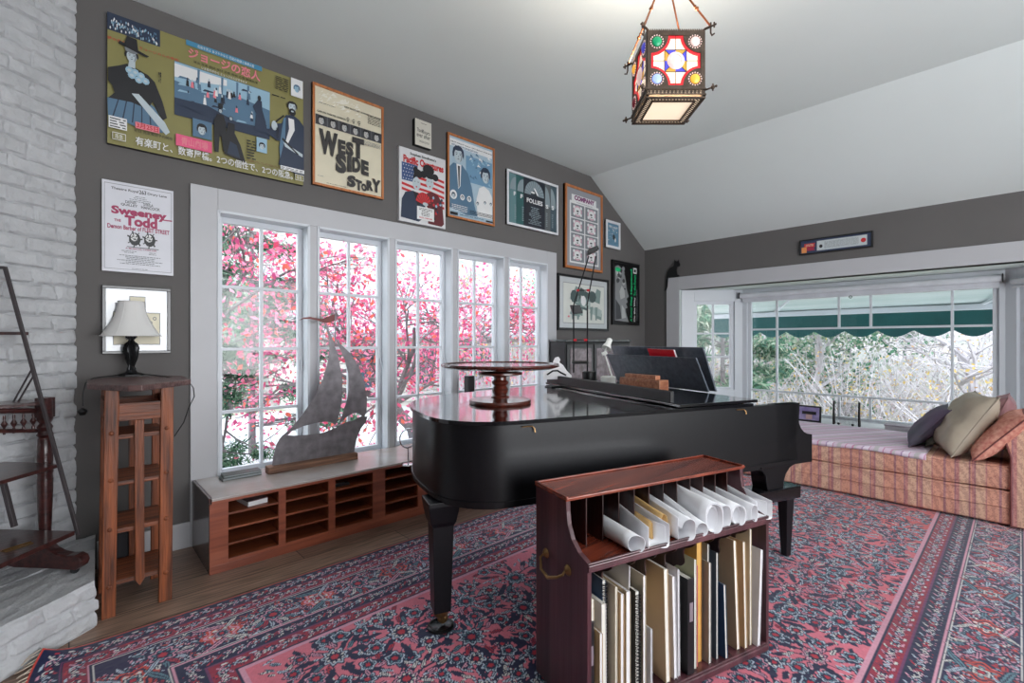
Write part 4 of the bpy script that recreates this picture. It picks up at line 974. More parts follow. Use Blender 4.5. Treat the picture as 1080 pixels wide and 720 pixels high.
# ================================================================== TIERED WHATNOT ON THE HEARTH
wn = thing('tiered_stand', 'dark wood tiered stand with sloping metal side bars on the brick hearth', 'stand', (-.15, 3.2, hz))
M_wn = woodmat('dark_whatnot_wood', (34, 18, 18), (76, 40, 38), 'x', .28, .35)
M_bar = mat('dark_metal_bar', (84, 78, 80), .45, metal=.5, var=.2)
D0 = 2.36
bA, bB = atD(4, 282, D0), atD(81.5, 560, D0)
n_f = Vector((fw[0], fw[1], 0)); sd = Vector((rt[0], rt[1], 0))
def flatbar(name, A, B, w_, th, parent=wn, m=M_bar):
    d = (B-A).normalized(); q = d.cross(n_f).normalized(); mb = MB(); P0 = [A-q*w_/2, A+q*w_/2, A+q*w_/2+n_f*th, A-q*w_/2+n_f*th]; P1 = [p+(B-A) for p in P0]
    mb._add(P0+P1, [(3, 2, 1, 0), (4, 5, 6, 7), (0, 1, 5, 4), (1, 2, 6, 5), (2, 3, 7, 6), (3, 0, 4, 7)]); return mb.build(name, m, parent, bevel=.002)
flatbar('side_bar', bA, bB+Vector((0, 0, -.02)), .017, .012)
flatbar('top_bar', atD(-60, 281, D0), bA, .014, .02)
flatbar('cross_bar', atD(-60, 351, D0), atD(24, 351.5, D0), .016, .03, m=M_wn)
flatbar('rear_bar', atD(0, 505, 2.33), atD(13, 556, 2.33), .02, .02)
for du in (0, 5): flatbar('strut', atD(33+du*.6, 389+du, D0+.03), atD(11+du, 428, D0+.03), .007, .007)
def shelf_poly(name, pts, z, th=.022, hinge=False):
    P = [atZ(u, v, z) for u, v in pts]; return MB().prism([(p.x, p.y) for p in P], lambda u, v, h: (u, v, h), z-th, z).build(name, M_wn, wn, bevel=.003)
zsf = bB.z+.0
s1 = shelf_poly('shelf', [(79, 559.5), (-60, 556.5), (-60, 616), (-5, 597)], zsf)
z2_ = atD(61, 490, D0).z; shelf_poly('shelf', [(61, 489.5), (40, 487.5), (-50, 485), (-50, 521), (0, 507)], z2_, .018)
z3_ = atD(45, 424.5, D0).z; shelf_poly('shelf', [(45, 423.5), (25, 421), (-50, 418.5), (-50, 431.5), (0, 427.3)], z3_, .016)
# brass hinge lying on the lowest shelf
hp = atZ(18, 577, zsf); M = Matrix.Translation((hp.x, hp.y, zsf)) @ Matrix.Rotation(R(30), 4, 'Z')
MB().box(-.05, -.02, 0, .05, .02, .004, M).tube([M @ Vector((-.05, 0, .005)), M @ Vector((.05, 0, .005))], .004, 6).build('hinge', M_brass, wn)
# turned post
pc = atD(47.5, 560, 2.43); dpp = 2.43; zz = lambda v: H+(360-v)/F*dpp
rr = lambda px: px/2/F*dpp
prof = [(rr(10), zsf-.03), (rr(10), zz(556)), (rr(11), zz(545)), (rr(12.5), zz(520)), (rr(13), zz(505)), (rr(12), zz(500)), (rr(13.5), zz(497)), (rr(12), zz(493)), (rr(13), zz(480)), (rr(11.5), zz(462)), (rr(10), zz(461)), (rr(14), zz(458)), (rr(10), zz(454)), (rr(13), zz(450)), (rr(9), zz(446)), (rr(13), zz(442)), (rr(13), zz(424)), (rr(12), zz(419)), (.001, zz(418))]
MB().lathe(prof, (pc.x, pc.y, 0), 24).build('turned_post', M_wn, wn, smooth=True)
mb = MB(); mb.box(-.028, -.028, 0, .028, .028, zz(419)-zz(440), Matrix.Translation((pc.x, pc.y, zz(440))) @ Matrix.Rotation(AZ-pi/2, 4, 'Z')); mb.build('post_block', M_wn, wn, bevel=.004)
dg = 2.42
def rail(v, w_): 
    A, B = atD(-50, v+1, dg-.3), atD(41, v, dg); mb = MB(); mb.tube([A, A.lerp(B, .5), B], w_, 8); return mb.build('gallery_rail', M_wn, wn, smooth=True)
rail(433, .013); rail(454, .010)
for k in range(8):
    u = 35-10.2*k; z_a, z_b = zz(453), zz(434); mb = MB(); p = atD(u, 440, dg-(41-u)*.0033)
    mb.lathe([(.005, z_a), (.007, z_a+.02), (.004, z_a+.03), (.011, z_a+.045), (.013, z_a+.05), (.011, z_a+.055), (.004, z_a+.068), (.006, z_a+.08), (.005, z_b)], (p.x, p.y, 0), 10); mb.build('spindle', M_wn, wn, smooth=True)
# scrolled foot with caster
fc = atZ(80, 604, hz+.005); df = fc.x*fw[0]+fc.y*fw[1]
fpts = [(12, 594), (20, 596), (45, 597), (60, 597.5), (74, 598.5), (84, 599), (88, 596), (90, 591), (88, 586), (83, 583.5), (74, 584), (64, 582), (58, 579), (52, 573), (40, 573), (30, 585), (14, 590)]
zc = [atD(u, v, df) for u, v in fpts]
mb = MB(); mb.prism(fpts, lambda u, v, h: atD(u, v, df)+n_f*h, -.025, .03); ft = mb.build('foot', M_wn, wn, bevel=.006)
p = atD(79, 606, df); MB().lathe([(.001, -.009), (.016, -.009), (.019, 0), (.016, .009), (.001, .009)], seg=14, M=Matrix.Translation((p.x, p.y, hz+.0215)) @ Matrix.Rotation(pi/2, 4, 'X')).tube([(p.x, p.y, hz+.02), (p.x, p.y, atD(79, 598, df).z)], .008, 8).build('caster', M_blackm, ft, smooth=True)

# ================================================================== MUSIC RACK
RO = Vector((1.371, 1.326, 0)); ra = Vector((math.cos(R(-15.5)), math.sin(R(-15.5)), 0)); rd = Vector((ra.y, -ra.x, 0))*1.0
rd = Vector((math.sin(R(-15.5)), -math.cos(R(-15.5)), 0)); RL = .965
def RP(s, d_, z): return RO+ra*s+rd*d_+Vector((0, 0, z))
RM = Matrix.Translation(RO) @ Matrix(((ra.x, rd.x, 0, 0), (ra.y, rd.y, 0, 0), (0, 0, 1, 0), (0, 0, 0, 1)))
rk = thing('music_rack', 'mahogany music rack with brass side handle and pigeonholes of rolled scores', 'rack', tuple(RP(RL/2, .18, 0)))
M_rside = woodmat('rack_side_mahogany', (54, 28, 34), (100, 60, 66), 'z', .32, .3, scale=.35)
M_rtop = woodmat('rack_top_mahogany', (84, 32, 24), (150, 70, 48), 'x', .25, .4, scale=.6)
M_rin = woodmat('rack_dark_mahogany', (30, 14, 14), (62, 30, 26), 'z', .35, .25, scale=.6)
side = [(0, .045), (0, .775), (.215, .775), (.218, .735), (.225, .69), (.25, .645), (.29, .615), (.342, .60), (.35, .59), (.35, .575), (.342, .565), (.342, .045)]
for s0, s1 in ((0, .018), (RL-.018, RL)):
    sp_ = MB().prism(side, lambda u, v, h: RP(h, u, v), s0, s1).build('side_panel', M_rside, rk, bevel=.002)
    if s0 == 0: sideL = sp_
for d0, d1, z0_, z1_ in ((.0, .34, .03, .055),): MB().box(0, d0, z0_, RL, d1, z1_, RM).build('bottom_shelf', M_rside, rk, bevel=.004)
MB().box(.006, .33, .02, RL-.006, .348, .05, RM).build('base_moulding', M_rside, rk, bevel=.006)
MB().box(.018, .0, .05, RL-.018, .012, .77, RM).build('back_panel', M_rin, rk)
MB().box(.018, .012, .572, RL-.018, .338, .590, RM).build('shelf', M_rtop, rk)
mb = MB(); mb.box(-.002, .336, .570, RL+.002, .352, .585, RM); mb.box(-.004, .344, .584, RL+.004, .356, .596, RM); mb.box(-.001, .34, .596, RL+.001, .35, .601, RM); mb.build('shelf_moulding', M_rside, rk, bevel=.003)
MB().box(-.004, -.004, .772, RL+.004, .222, .782, RM).build('top', M_rtop, rk, bevel=.003)
mb = MB(); mb.box(-.004, -.004, .782, RL+.004, .006, .79, RM); mb.box(-.004, -.004, .782, .008, .222, .79, RM); mb.box(RL-.008, -.004, .782, RL+.004, .222, .79, RM); mb.box(-.004, .212, .778, RL+.004, .226, .786, RM)
mb.build('top_gallery', M_rtop, rk, bevel=.003)
NS = 12; pit = (RL-.036)/NS
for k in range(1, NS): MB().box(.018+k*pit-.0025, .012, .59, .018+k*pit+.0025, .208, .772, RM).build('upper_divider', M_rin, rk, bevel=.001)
ND = 9; dp = (RL-.036)/ND
ogee = [(.012, .055), (.012, .572), (.33, .572), (.325, .55), (.30, .53), (.272, .515), (.268, .49), (.272, .46), (.255, .44), (.235, .435), (.215, .42), (.18, .38), (.165, .33), (.17, .29), (.20, .25), (.235, .23), (.25, .19), (.262, .13), (.29, .08), (.33, .055)]
og = bez(ogee[2:], 3); og = ogee[:2]+og
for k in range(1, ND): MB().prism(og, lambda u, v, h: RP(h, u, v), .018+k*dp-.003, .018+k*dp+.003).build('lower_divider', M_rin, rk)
for s_, d_ in ((.05, .04), (.05, .30), (RL-.05, .04), (RL-.05, .30)):
    p = RP(s_, d_, 0); MB().lathe([(.012, .012), (.026, .014), (.034, .022), (.03, .032), (.02, .034)], (p.x, p.y, 0), 16).build('foot', M_rin, rk, smooth=True)
# brass bail handle on the left side panel
def RQ(u, v, off=0):  # point on the side panel plane seen at (u,v)
    # plane through RO, spanned by rd and z
    r = Vector(ray(u, v)); n = ra; t = (Vector((RO.x, RO.y, H))-Vector((0, 0, H))).dot(n)/Vector((r.x, r.y, r.z)).dot(n); return Vector((r.x*t, r.y*t, H+r.z*t))-ra*off
h1, h2 = RQ(576.5, 583), RQ(599.5, 601)
mb = MB(); mb.lathe([(.001, .0), (.020, .002), (.016, .008), (.008, .014), (.001, .016)], seg=16, M=Matrix.Translation(h1) @ ra.to_track_quat('-Z', 'Y').to_matrix().to_4x4())
mb.lathe([(.001, .0), (.020, .002), (.016, .008), (.008, .014), (.001, .016)], seg=16, M=Matrix.Translation(h2) @ ra.to_track_quat('-Z', 'Y').to_matrix().to_4x4())
hd_ = mb.build('handle', M_brass, sideL, smooth=True)
o_ = ra*-.016
pts = [h1+o_, h1+o_+Vector((0, 0, -.012))-ra*.01+rd*-.004, h1.lerp(h2, .12)+o_-ra*.02+Vector((0, 0, -.045)), h1.lerp(h2, .5)+o_-ra*.024+Vector((0, 0, -.052)), h1.lerp(h2, .85)+o_-ra*.02+Vector((0, 0, -.028)), h2+o_-ra*.008+Vector((0, 0, -.012)), h2+o_]
MB().tube(pts, .0055, 8, rs=[.004, .005, .0055, .007, .0055, .005, .004]).build('bail', M_brass, hd_, smooth=True)

# scores rolled and folded in the upper pigeonholes
M_score = mat('white_score_paper', (222, 222, 226), .75, var=.06, vscale=12)
M_print = mat('printed_staves', (120, 120, 128), .8)
M_kraft = mat('tan_envelope_paper', (196, 160, 104), .7, var=.12, vscale=20)
grp = 'rolled scores in the upper pigeonholes'
def roll(slot, w_, h_, front, kind, label, m=M_score, ds=0.0, z=.592, back=.05, hb=None, flapd=None):
    s = .018+(slot+.5)*pit+ds; t = thing('rolled_score', label, 'rolled paper', tuple(RP(s, .2, z)), grp)
    if kind == 'round': sec = [(.5*w_*math.cos(a), .5*h_+.5*h_*math.sin(a)) for a in np.linspace(-pi/2-.2, 1.5*pi, 26)]
    elif kind == 'spiral': sec = [((.5-.012*a/2)*w_*math.cos(a-pi/2)*(1), .5*h_+(.5-.014*a/2)*h_*math.sin(a-pi/2)) for a in np.linspace(0, 3.4*pi, 44)]
    elif kind == 'tear': sec = [(-.48*w_, h_*1.0), (-.5*w_, h_*.6), (-.46*w_, .12*h_), (-.2*w_, 0), (.2*w_, .02*h_), (.45*w_, .2*h_), (.5*w_, .5*h_), (.4*w_, .78*h_), (.15*w_, .92*h_), (-.1*w_, .8*h_), (-.25*w_, .5*h_)]
    elif kind == 'u': sec = [(-.5*w_, h_), (-.5*w_, .3*h_), (-.42*w_, .03*h_), (-.1*w_, 0), (.35*w_, .01*h_), (.5*w_, .2*h_), (.5*w_, .78*h_), (.44*w_, .95*h_)]
    else: sec = [(-.5*w_, .7*h_), (-.45*w_, .1*h_), (-.2*w_, 0), (0, .15*h_), (.05*w_, .7*h_), (.2*w_, .95*h_), (.45*w_, .8*h_), (.5*w_, .3*h_), (.3*w_, .02*h_), (.15*w_, .1*h_)]
    if len(sec) < 20: sec = bez(sec, 4)
    th = .0012; hb = hb or h_*1.25; bw_ = min(w_, pit*.82); P = []
    for q in np.linspace(0, 1, 7):
        kw = (1-q)*bw_+q*w_; kh = (1-q)*hb+q*h_; e = q**1.5
        if flapd: kh_top = 1
        P.append([RP(s+x*kw/w_, back+(front-back)*q+ (.012*math.sin(x*60) if q == 1 else 0), z+zz_*kh/h_+.001) for x, zz_ in sec])
    mb = MB().grid(P); o = mb.build('sheet', m, t, smooth=False)
    for p_ in o.data.polygons: p_.use_smooth = True
    sl = o.modifiers.new('paper', 'SOLIDIFY'); sl.thickness = th*1.4
    if kind in ('u', 'spiral', 'fold'):      # inner sheet
        P = []
        for q in np.linspace(0, 1, 4):
            kw = ((1-q)*bw_+q*w_)*.8
            P.append([RP(s+x*kw/w_, back+(front-.012-back)*q, z+.004+zz_*.86) for x, zz_ in sec])
        o = MB().grid(P).build('inner_sheet', m, t)
        for p_ in o.data.polygons: p_.use_smooth = True
        sl = o.modifiers.new('paper', 'SOLIDIFY'); sl.thickness = th
    return t
roll(2, .060, .062, .345, 'round', 'short white paper tube, the leftmost rolled score in the rack', ds=.004)
roll(3, .105, .085, .352, 'u', 'open folded printed sheet beside the leftmost paper tube', ds=.028, hb=.14)
roll(4, .060, .105, .305, 'fold', 'crumpled tan envelope deep in the pigeonholes', m=M_kraft, hb=.15)
roll(5, .075, .090, .355, 'tear', 'white score with a teardrop roll right of the tan envelope', ds=.012, hb=.145)
roll(6, .055, .058, .350, 'tear', 'low white roll left of the thick spiral score', ds=.014, hb=.15)
roll(7, .082, .125, .360, 'spiral', 'thickest white spiral-rolled score near the middle right', ds=.004, hb=.16)
roll(8, .070, .100, .335, 'tear', 'white rolled score just right of the thick spiral one', ds=.008, hb=.15)
roll(9, .062, .088, .350, 'spiral', 'narrow tall white roll third from the right end', ds=.006, hb=.13)
roll(10, .066, .075, .345, 'fold', 'folded white sheets second from the right end of the pigeonholes', ds=.008, hb=.12)
roll(11, .080, .080, .352, 'u', 'rightmost white rolled score, its end torn open', ds=.012, hb=.14)
# printed staves on two of them
# folders, books and envelopes standing in the lower compartments
def item(name, s, w_, h_, d0, front, m, label, cat, lean=0, skew=0, pages=None, extra=None, z=.056):
    t = thing(name, label, cat, tuple(RP(s, .2, z)), 'folders and books in the lower rack')
    f = lambda a, d_, hh: RP(s+a+lean*hh, d_+skew*hh, z+hh)
    def blk(a0, a1, dd0, dd1, h0, h1, mm, nm, par=t, bev=.0012):
        mb = MB(); q = [f(a0, dd0, h0), f(a1, dd0, h0), f(a1, dd1, h0), f(a0, dd1, h0), f(a0, dd0, h1), f(a1, dd0, h1), f(a1, dd1, h1), f(a0, dd1, h1)]
        mb._add(q, [(3, 2, 1, 0), (4, 5, 6, 7), (0, 1, 5, 4), (1, 2, 6, 5), (2, 3, 7, 6), (3, 0, 4, 7)]); return mb.build(nm, mm, par, bevel=bev)
    c_ = .0016
    blk(0, c_, d0, front, 0, h_, m, 'cover'); blk(w_-c_, w_, d0, front, 0, h_*.985, m, 'cover')
    if pages: blk(c_, w_-c_, d0+.004, front-.003, .001, h_-.006, pages, 'pages', bev=0)
    if extra == 'spiral':
        mb = MB()
        for k in range(int(h_/.0125)-1):
            z_ = .01+k*.0125; cc = f(w_/2, front+.002, z_); mb.tube([cc+ra*(w_*.55+.002)*math.cos(a)+rd*.006*math.sin(a) for a in np.linspace(0, 2*pi, 8)], .0018, 5)
        mb.build('spiral_binding', M_black, t)
    if extra == 'binder':
        blk(-.001, w_+.001, front-.002, front+.002, 0, h_, m, 'spine')
        blk(w_*.25, w_*.8, front+.002, front+.003, h_*.55, h_*.75, mat('worn_label', (130, 116, 124), .6), 'spine_label')
    if extra == 'clip':
        mb = MB(); p_ = [f(-.001, front-.006, h_-.05), f(-.001, front-.006, h_+.003), f(-.001, front-.016, h_+.003), f(-.001, front-.016, h_-.06), f(-.001, front-.010, h_-.06), f(-.001, front-.010, h_-.01)]
        mb.tube(p_, .0009, 4); mb.build('paper_clip', M_chrome, t)
    return t
M_cream = mat('cream_folder', (214, 200, 172), .7, var=.08); M_tan = mat('manila_folder', (206, 176, 136), .7, var=.08); M_grey = mat('grey_folder', (150, 150, 148), .6, var=.1)
M_navy = mat('navy_cover', (58, 82, 114), .5); M_slate = mat('slate_cover', (70, 80, 92), .5); M_gold = mat('golden_kraft', (206, 160, 84), .6, var=.12, vscale=12); M_pg = mat('page_edges', (222, 218, 208), .8, var=.15, vscale=60, stretch=(1, 1, .02)); M_sheet = mat('loose_sheet', (220, 218, 220), .8, var=.06)
M_green_c = mat('pale_green_card', (206, 206, 168), .7)
specs = [('book', .022, .016, .36, .02, .33, M_black, 'black bound book at the far left end of the lower rack', 'book', .0, M_pg, 'binder'),
 ('folder', .041, .012, .43, .02, .31, M_cream, 'tall cream folder behind the front left folders', 'folder', .0, M_pg, None),
 ('folder', .055, .014, .31, .02, .335, M_tan, 'short manila folder third from the left in the lower rack', 'folder', .0, M_sheet, None),
 ('score_book', .072, .020, .41, .02, .325, M_sheet, 'floppy white score with creased leaves near the left end', 'score', -.01, M_pg, None),
 ('score_book', .096, .016, .475, .02, .29, M_navy, 'navy covered score with black spiral binding', 'score', .0, M_pg, 'spiral'),
 ('folder', .125, .012, .455, .02, .32, M_cream, 'tall cream folder right of the navy spiral score', 'folder', .0, M_pg, None),
 ('folder', .138, .016, .43, .02, .332, M_tan, 'manila folder with orange tab, beside the paper-clipped one', 'folder', .0, M_sheet, None),
 ('folder', .158, .020, .435, .02, .335, M_cream, 'cream folder with a paper clip at its top', 'folder', .0, M_sheet, 'clip'),
 ('sheet_music', .184, .006, .51, .02, .30, M_sheet, 'grey-white sheet sticking up between two dividers', 'sheet music', .03, M_sheet, None),
 ('score_book', .198, .020, .42, .02, .33, M_black, 'black score with white comb binding', 'score', .0, M_pg, 'spiral'),
 ('folder', .235, .014, .47, .02, .325, M_cream, 'curved pale folder left of the wide manila one', 'folder', .0, M_sheet, None),
 ('sheet_music', .255, .008, .26, .02, .34, M_sheet, 'low crumpled white sheets at the bottom of the middle slot', 'sheet music', .0, M_sheet, None),
 ('folder', .335, .022, .47, .02, .325, M_tan, 'widest manila folder in the middle of the lower rack', 'folder', -.03, M_pg, None),
 ('sheet_music', .372, .016, .43, .02, .325, M_sheet, 'bundle of loose white sheets left of the black binder', 'sheet music', -.03, M_sheet, None),
 ('sheet_music', .395, .010, .45, .02, .32, M_sheet, 'thin white score leaning on the black binder', 'sheet music', -.01, M_sheet, None),
 ('ring_binder', .428, .034, .40, .02, .33, M_black, 'worn black binder with white tabs', 'binder', .0, M_pg, 'binder'),
 ('folder', .470, .012, .47, .02, .32, M_green_c, 'pale green card folder right of the black binder', 'folder', .0, M_sheet, None),
 ('folder', .486, .008, .44, .02, .315, M_red, 'thin red folder beside the golden envelope', 'folder', .0, M_sheet, None),
 ('envelope', .502, .028, .575, .02, .30, M_gold, 'large golden kraft envelope rising above its neighbours', 'envelope', .0, M_gold, None),
 ('folder', .537, .014, .44, .02, .325, M_grey, 'thin grey cardboard folder right of the golden envelope', 'folder', .0, M_pg, None),
 ('folder', .556, .010, .52, .02, .30, M_grey, 'tall grey folder behind the slate notebook', 'folder', .0, M_pg, None),
 ('notebook', .580, .012, .47, .02, .32, M_slate, 'tall slate notebook left of the short navy one', 'notebook', .0, M_pg, None),
 ('notebook', .612, .014, .33, .02, .335, M_navy, 'short navy notebook near the right end', 'notebook', -.04, M_pg, None),
 ('folder', .690, .018, .50, .02, .32, M_tan, 'tall manila folder leaning near the right end', 'folder', -.05, M_pg, None),
 ('folder', .722, .016, .49, .02, .33, M_tan, 'second leaning manila folder, right of the taller one', 'folder', -.03, M_pg, None),
 ('envelope', .755, .012, .50, .02, .325, M_cream, 'buff envelope leaning at the right end of the lower rack', 'envelope', .0, M_pg, None),
 ('sheet_music', .775, .016, .44, .02, .345, M_sheet, 'rightmost white sheets poking out past the rack front', 'sheet music', .05, M_sheet, None)]
for nm, s, w_, h_, d0, fr_, m, lb_, ct, ln, pg, ex in specs:
    s = .02+(s-.022)*1.15; h_ = min(h_*.93, .47) if nm != 'envelope' else min(h_, .51)
    item(nm, s, w_, h_, d0, fr_-(.0), m, lb_, ct, lean=ln, pages=pg, extra=ex)

# ================================================================== LANTERN
Ld = 2.24; LF = Vector((fw[0], fw[1], 0)); LR = Vector((rt[0], rt[1], 0)); LW = .27
lc_ = LF*(Ld+LW/2)+LR*.774; lzb, lzt = 2.506, 2.824
lt = thing('stained_glass_lantern', 'square stained glass lantern on four rods hanging from the ceiling', 'lantern', (lc_.x, lc_.y, lzb))
M_lat = mat('dark_bronze', (96, 82, 72), .4, metal=.7, var=.3, vscale=30); M_cop = mat('copper_rod', (150, 92, 62), .3, metal=.9, var=.2)
def gl(name, rgb, st): return emat(name, rgb, st)
G_cream = gl('lit_cream_glass', (255, 232, 204), .62); G_red = gl('lit_red_glass', (214, 34, 44), .5); G_blue = gl('lit_blue_glass', (70, 70, 190), .55); G_amber = gl('lit_amber_glass', (236, 170, 60), .7); G_green = gl('lit_green_glass', (20, 150, 100), .3); G_cry = gl('lit_crystal', (236, 206, 200), .45); G_pale = gl('lit_pale_blue', (150, 170, 240), .8); G_deep = gl('dim_red_glass', (130, 16, 40), .15); G_gold = gl('lit_gold_glass', (198, 152, 60), .5)
hw = LW/2
faces = [(-LF, LR), (LR, LF), (LF, -LR), (-LR, -LF)]     # outward normal, along axis
for fi, (N_, U_) in enumerate(faces):
    cz = (lzb+lzt)/2+.012; hh = .118
    fp = lambda u, v, n: lc_+N_*(hw+n)+U_*u+Vector((0, 0, cz+v))
    def pr(pts, n0, n1, m, nm, par=lt): return MB().prism(pts, lambda u, v, h: fp(u, v, h), n0, n1).build(nm, m, par)
    fr = MB()
    def bxx(mb, u0, v0, u1, v1, n0, n1): mb.prism([(u0, v0), (u1, v0), (u1, v1), (u0, v1)], lambda u, v, h: fp(u, v, h), n0, n1)
    bxx(fr, -hw, hh, hw, hh+.022, -.012, .004); bxx(fr, -hw, -hh-.014, hw, -hh, -.012, .004); bxx(fr, -hw, -hh, -hw+.018, hh, -.012, .004); bxx(fr, hw-.018, -hh, hw, hh, -.012, .004)
    # corner plates with scooped inner edge
    for sx in (-1, 1):
        for sz in (-1, 1):
            cxx, czz = sx*(hw-.018), sz*hh
            pts = [(cxx, czz), (cxx-sx*.082, czz)] + [(cxx-sx*.0+(-sx)*.082*math.cos(a), czz-sz*.082*math.sin(a)) for a in np.linspace(.0, pi/2, 9)][1:]
            fr.prism(pts, lambda u, v, h: fp(u, v, h), -.008, .002)
    for k in range(34): bxx(fr, -hw+k*.0081, hh+.022, -hw+k*.0081+.004, hh+.030, -.006, .002)
    frame = fr.build('lantern_frame', M_lat, lt)
    # glass: cream ground, red border, blue and gold centre, jewels
    IW = hw-.018
    oc = [(-IW, -hh+.085), (-IW, hh-.085)] + [(-IW+.085*math.sin(a), hh-.085*math.cos(a)) for a in np.linspace(0, pi/2, 8)][1:]
    pr([(-IW, -hh), (IW, -hh), (IW, hh), (-IW, hh)], -.008, -.006, G_cream, 'cream_panes')
    red = MB()
    for sx in (-1, 1):
        bxx(red, sx*IW-(.012 if sx > 0 else 0), -hh+.07, sx*IW+(.012 if sx < 0 else 0), hh-.07, -.006, -.002); bxx(red, -IW+.07, sx*hh-(.012 if sx > 0 else 0), IW-.07, sx*hh+(.012 if sx < 0 else 0), -.006, -.002)
        for sz in (-1, 1):
            ci, co_ = [], []
            for a in np.linspace(0, pi/2, 9):
                ci.append((sx*(IW-.08*math.cos(a)), sz*(hh-.08*math.sin(a)))); co_.append((sx*(IW-.094*math.cos(a)), sz*(hh-.094*math.sin(a))))
            red.prism(ci+co_[::-1], lambda u, v, h: fp(u, v, h), -.006, -.0015)
    red.build('red_border', G_red, lt)
    sq = .052; bl_ = MB(); gd = MB()
    for sx, sz in ((-1, 1), (1, 1), (1, -1), (-1, -1)):
        a, b, c3, d3 = (sx*sq, sz*sq), (0, sz*sq), (0, 0), (sx*sq, 0)
        first = (sx*sz > 0); 
        (gd if first else bl_).prism([(0, 0), a, b], lambda u, v, h: fp(u, v, h), -.006, -.003); (bl_ if first else gd).prism([(0, 0), d3, a], lambda u, v, h: fp(u, v, h), -.006, -.003)
    bl_.build('blue_panes', G_blue, lt); gd.build('gold_panes', G_gold, lt)
    cm = MB()
    for p0, p1 in (((0, sq), (0, hh)), ((0, -sq), (0, -hh)), ((sq, 0), (IW, 0)), ((-sq, 0), (-IW, 0)), ((-sq, -sq), (sq, -sq)), ((sq, -sq), (sq, sq)), ((sq, sq), (-sq, sq)), ((-sq, sq), (-sq, -sq)), ((-sq, -sq), (sq, sq)), ((-sq, sq), (sq, -sq)), ((-sq, 0), (-IW, 0))):
        cm.tube([fp(*p0, -.002), fp(*p1, -.002)], .0014, 4)
    cm.build('leading', M_lat, frame)
    q = N_.to_track_quat('Z', 'Y').to_matrix().to_4x4()
    MB().lathe([(.041, 0), (.041, .003), (.036, .005), (.036, 0)], seg=28, M=Matrix.Translation(fp(0, 0, -.002)) @ q).build('jewel_ring', G_cry, lt)
    MB().lathe([(.036, 0), (.034, .006), (.026, .010), (.024, .006), (.014, .010), (.001, .012)], seg=28, M=Matrix.Translation(fp(0, 0, -.001)) @ q).build('centre_jewel', G_cry, lt, smooth=True)
    js = {0: (G_green, G_cry, G_pale, G_amber)}.get(fi, (G_amber, G_blue, G_deep, G_cream))
    for (sx, sz), g in zip(((-1, 1), (1, 1), (-1, -1), (1, -1)), js):
        cc = (sx*(hw-.045), sz*(hh-.03))
        j_ = MB().lathe([(.023, 0), (.021, .006), (.012, .011), (.001, .012)], seg=20, M=Matrix.Translation(fp(*cc, .002)) @ q).build('jewel', g, lt, smooth=True)
        bd = MB()
        for k in range(16): bd.sphere(tuple(fp(cc[0]+.030*math.cos(k*pi/8), cc[1]+.030*math.sin(k*pi/8), .003)), .0032, seg=6)
        bd.build('beading', G_cry, j_)
    # pierced gallery below
    pg = MB(); bxx(pg, -hw-.004, -hh-.020, hw+.004, -hh-.014, -.01, .008); bxx(pg, -hw-.004, -hh-.046, hw+.004, -hh-.040, -.01, .008)
    for k in range(15):
        u = -hw+.009+k*(LW-.018)/14; bxx(pg, u-.003, -hh-.042, u+.003, -hh-.018, -.002, .005); bxx(pg, u-.007, -hh-.033, u+.007, -hh-.027, -.002, .005)
    pg.build('pierced_gallery', M_lat, frame); pr([(-hw, -hh-.044), (hw, -hh-.044), (hw, -hh-.016), (-hw, -hh-.016)], -.010, -.008, G_cream, 'gallery_glass')
# bottom
def bp_(x, y, z): return lc_+LR*x+LF*y+Vector((0, 0, z))
zb_ = lzb-.004
MB().prism([(-hw, -hw), (hw, -hw), (hw, hw), (-hw, hw)], lambda u, v, h: bp_(u, v, h), zb_+.004, zb_+.006).build('bottom_glass', G_cream, lt)
mb = MB()
for (a0, b0, a1, b1) in ((-hw-.004, -hw-.004, hw+.004, -hw+.008), (-hw-.004, hw-.008, hw+.004, hw+.004), (-hw-.004, -hw, -hw+.008, hw), (hw-.008, -hw, hw+.004, hw), (-hw+.03, -hw+.03, hw-.03, -hw+.038), (-hw+.03, hw-.038, hw-.03, hw-.03), (-hw+.03, -hw+.03, -hw+.038, hw-.03), (hw-.038, -hw+.03, hw-.03, hw-.03)):
    mb.prism([(a0, b0), (a1, b0), (a1, b1), (a0, b1)], lambda u, v, h: bp_(u, v, h), zb_-.004, zb_+.004)
for k in range(17):
    u = -hw+.012+k*(LW-.024)/16
    for v in (-hw+.019, hw-.019): mb.tube([bp_(u-.007, v-.010, zb_), bp_(u+.007, v+.010, zb_)], .0028, 5); mb.tube([bp_(v-.010, u-.007, zb_), bp_(v+.010, u+.007, zb_)], .0028, 5)
mb.build('bottom_frame', M_lat, lt)
mb = MB()
for sx in (-1, 1):
    for sy in (-1, 1):
        # finials at lower corners, hooks at upper ones
        cb = bp_(sx*(hw+.0), sy*(hw), lzb+.03); dd = (LR*sx+LF*sy).normalized()
        mb.tube([cb, cb+dd*.02, cb+dd*.035], .006, 6, rs=[.004, .004, .003]); mb.sphere(tuple(cb+dd*.04), .010, seg=8); mb.sphere(tuple(cb+dd*.055), .006, seg=8)
        mb.tube([cb+dd*.04-Vector((0, 0, .016)), cb+dd*.04+Vector((0, 0, .016))], .004, 6)
mb.build('finials', M_lat, lt)
apex = lc_+Vector((0, 0, 3.21))
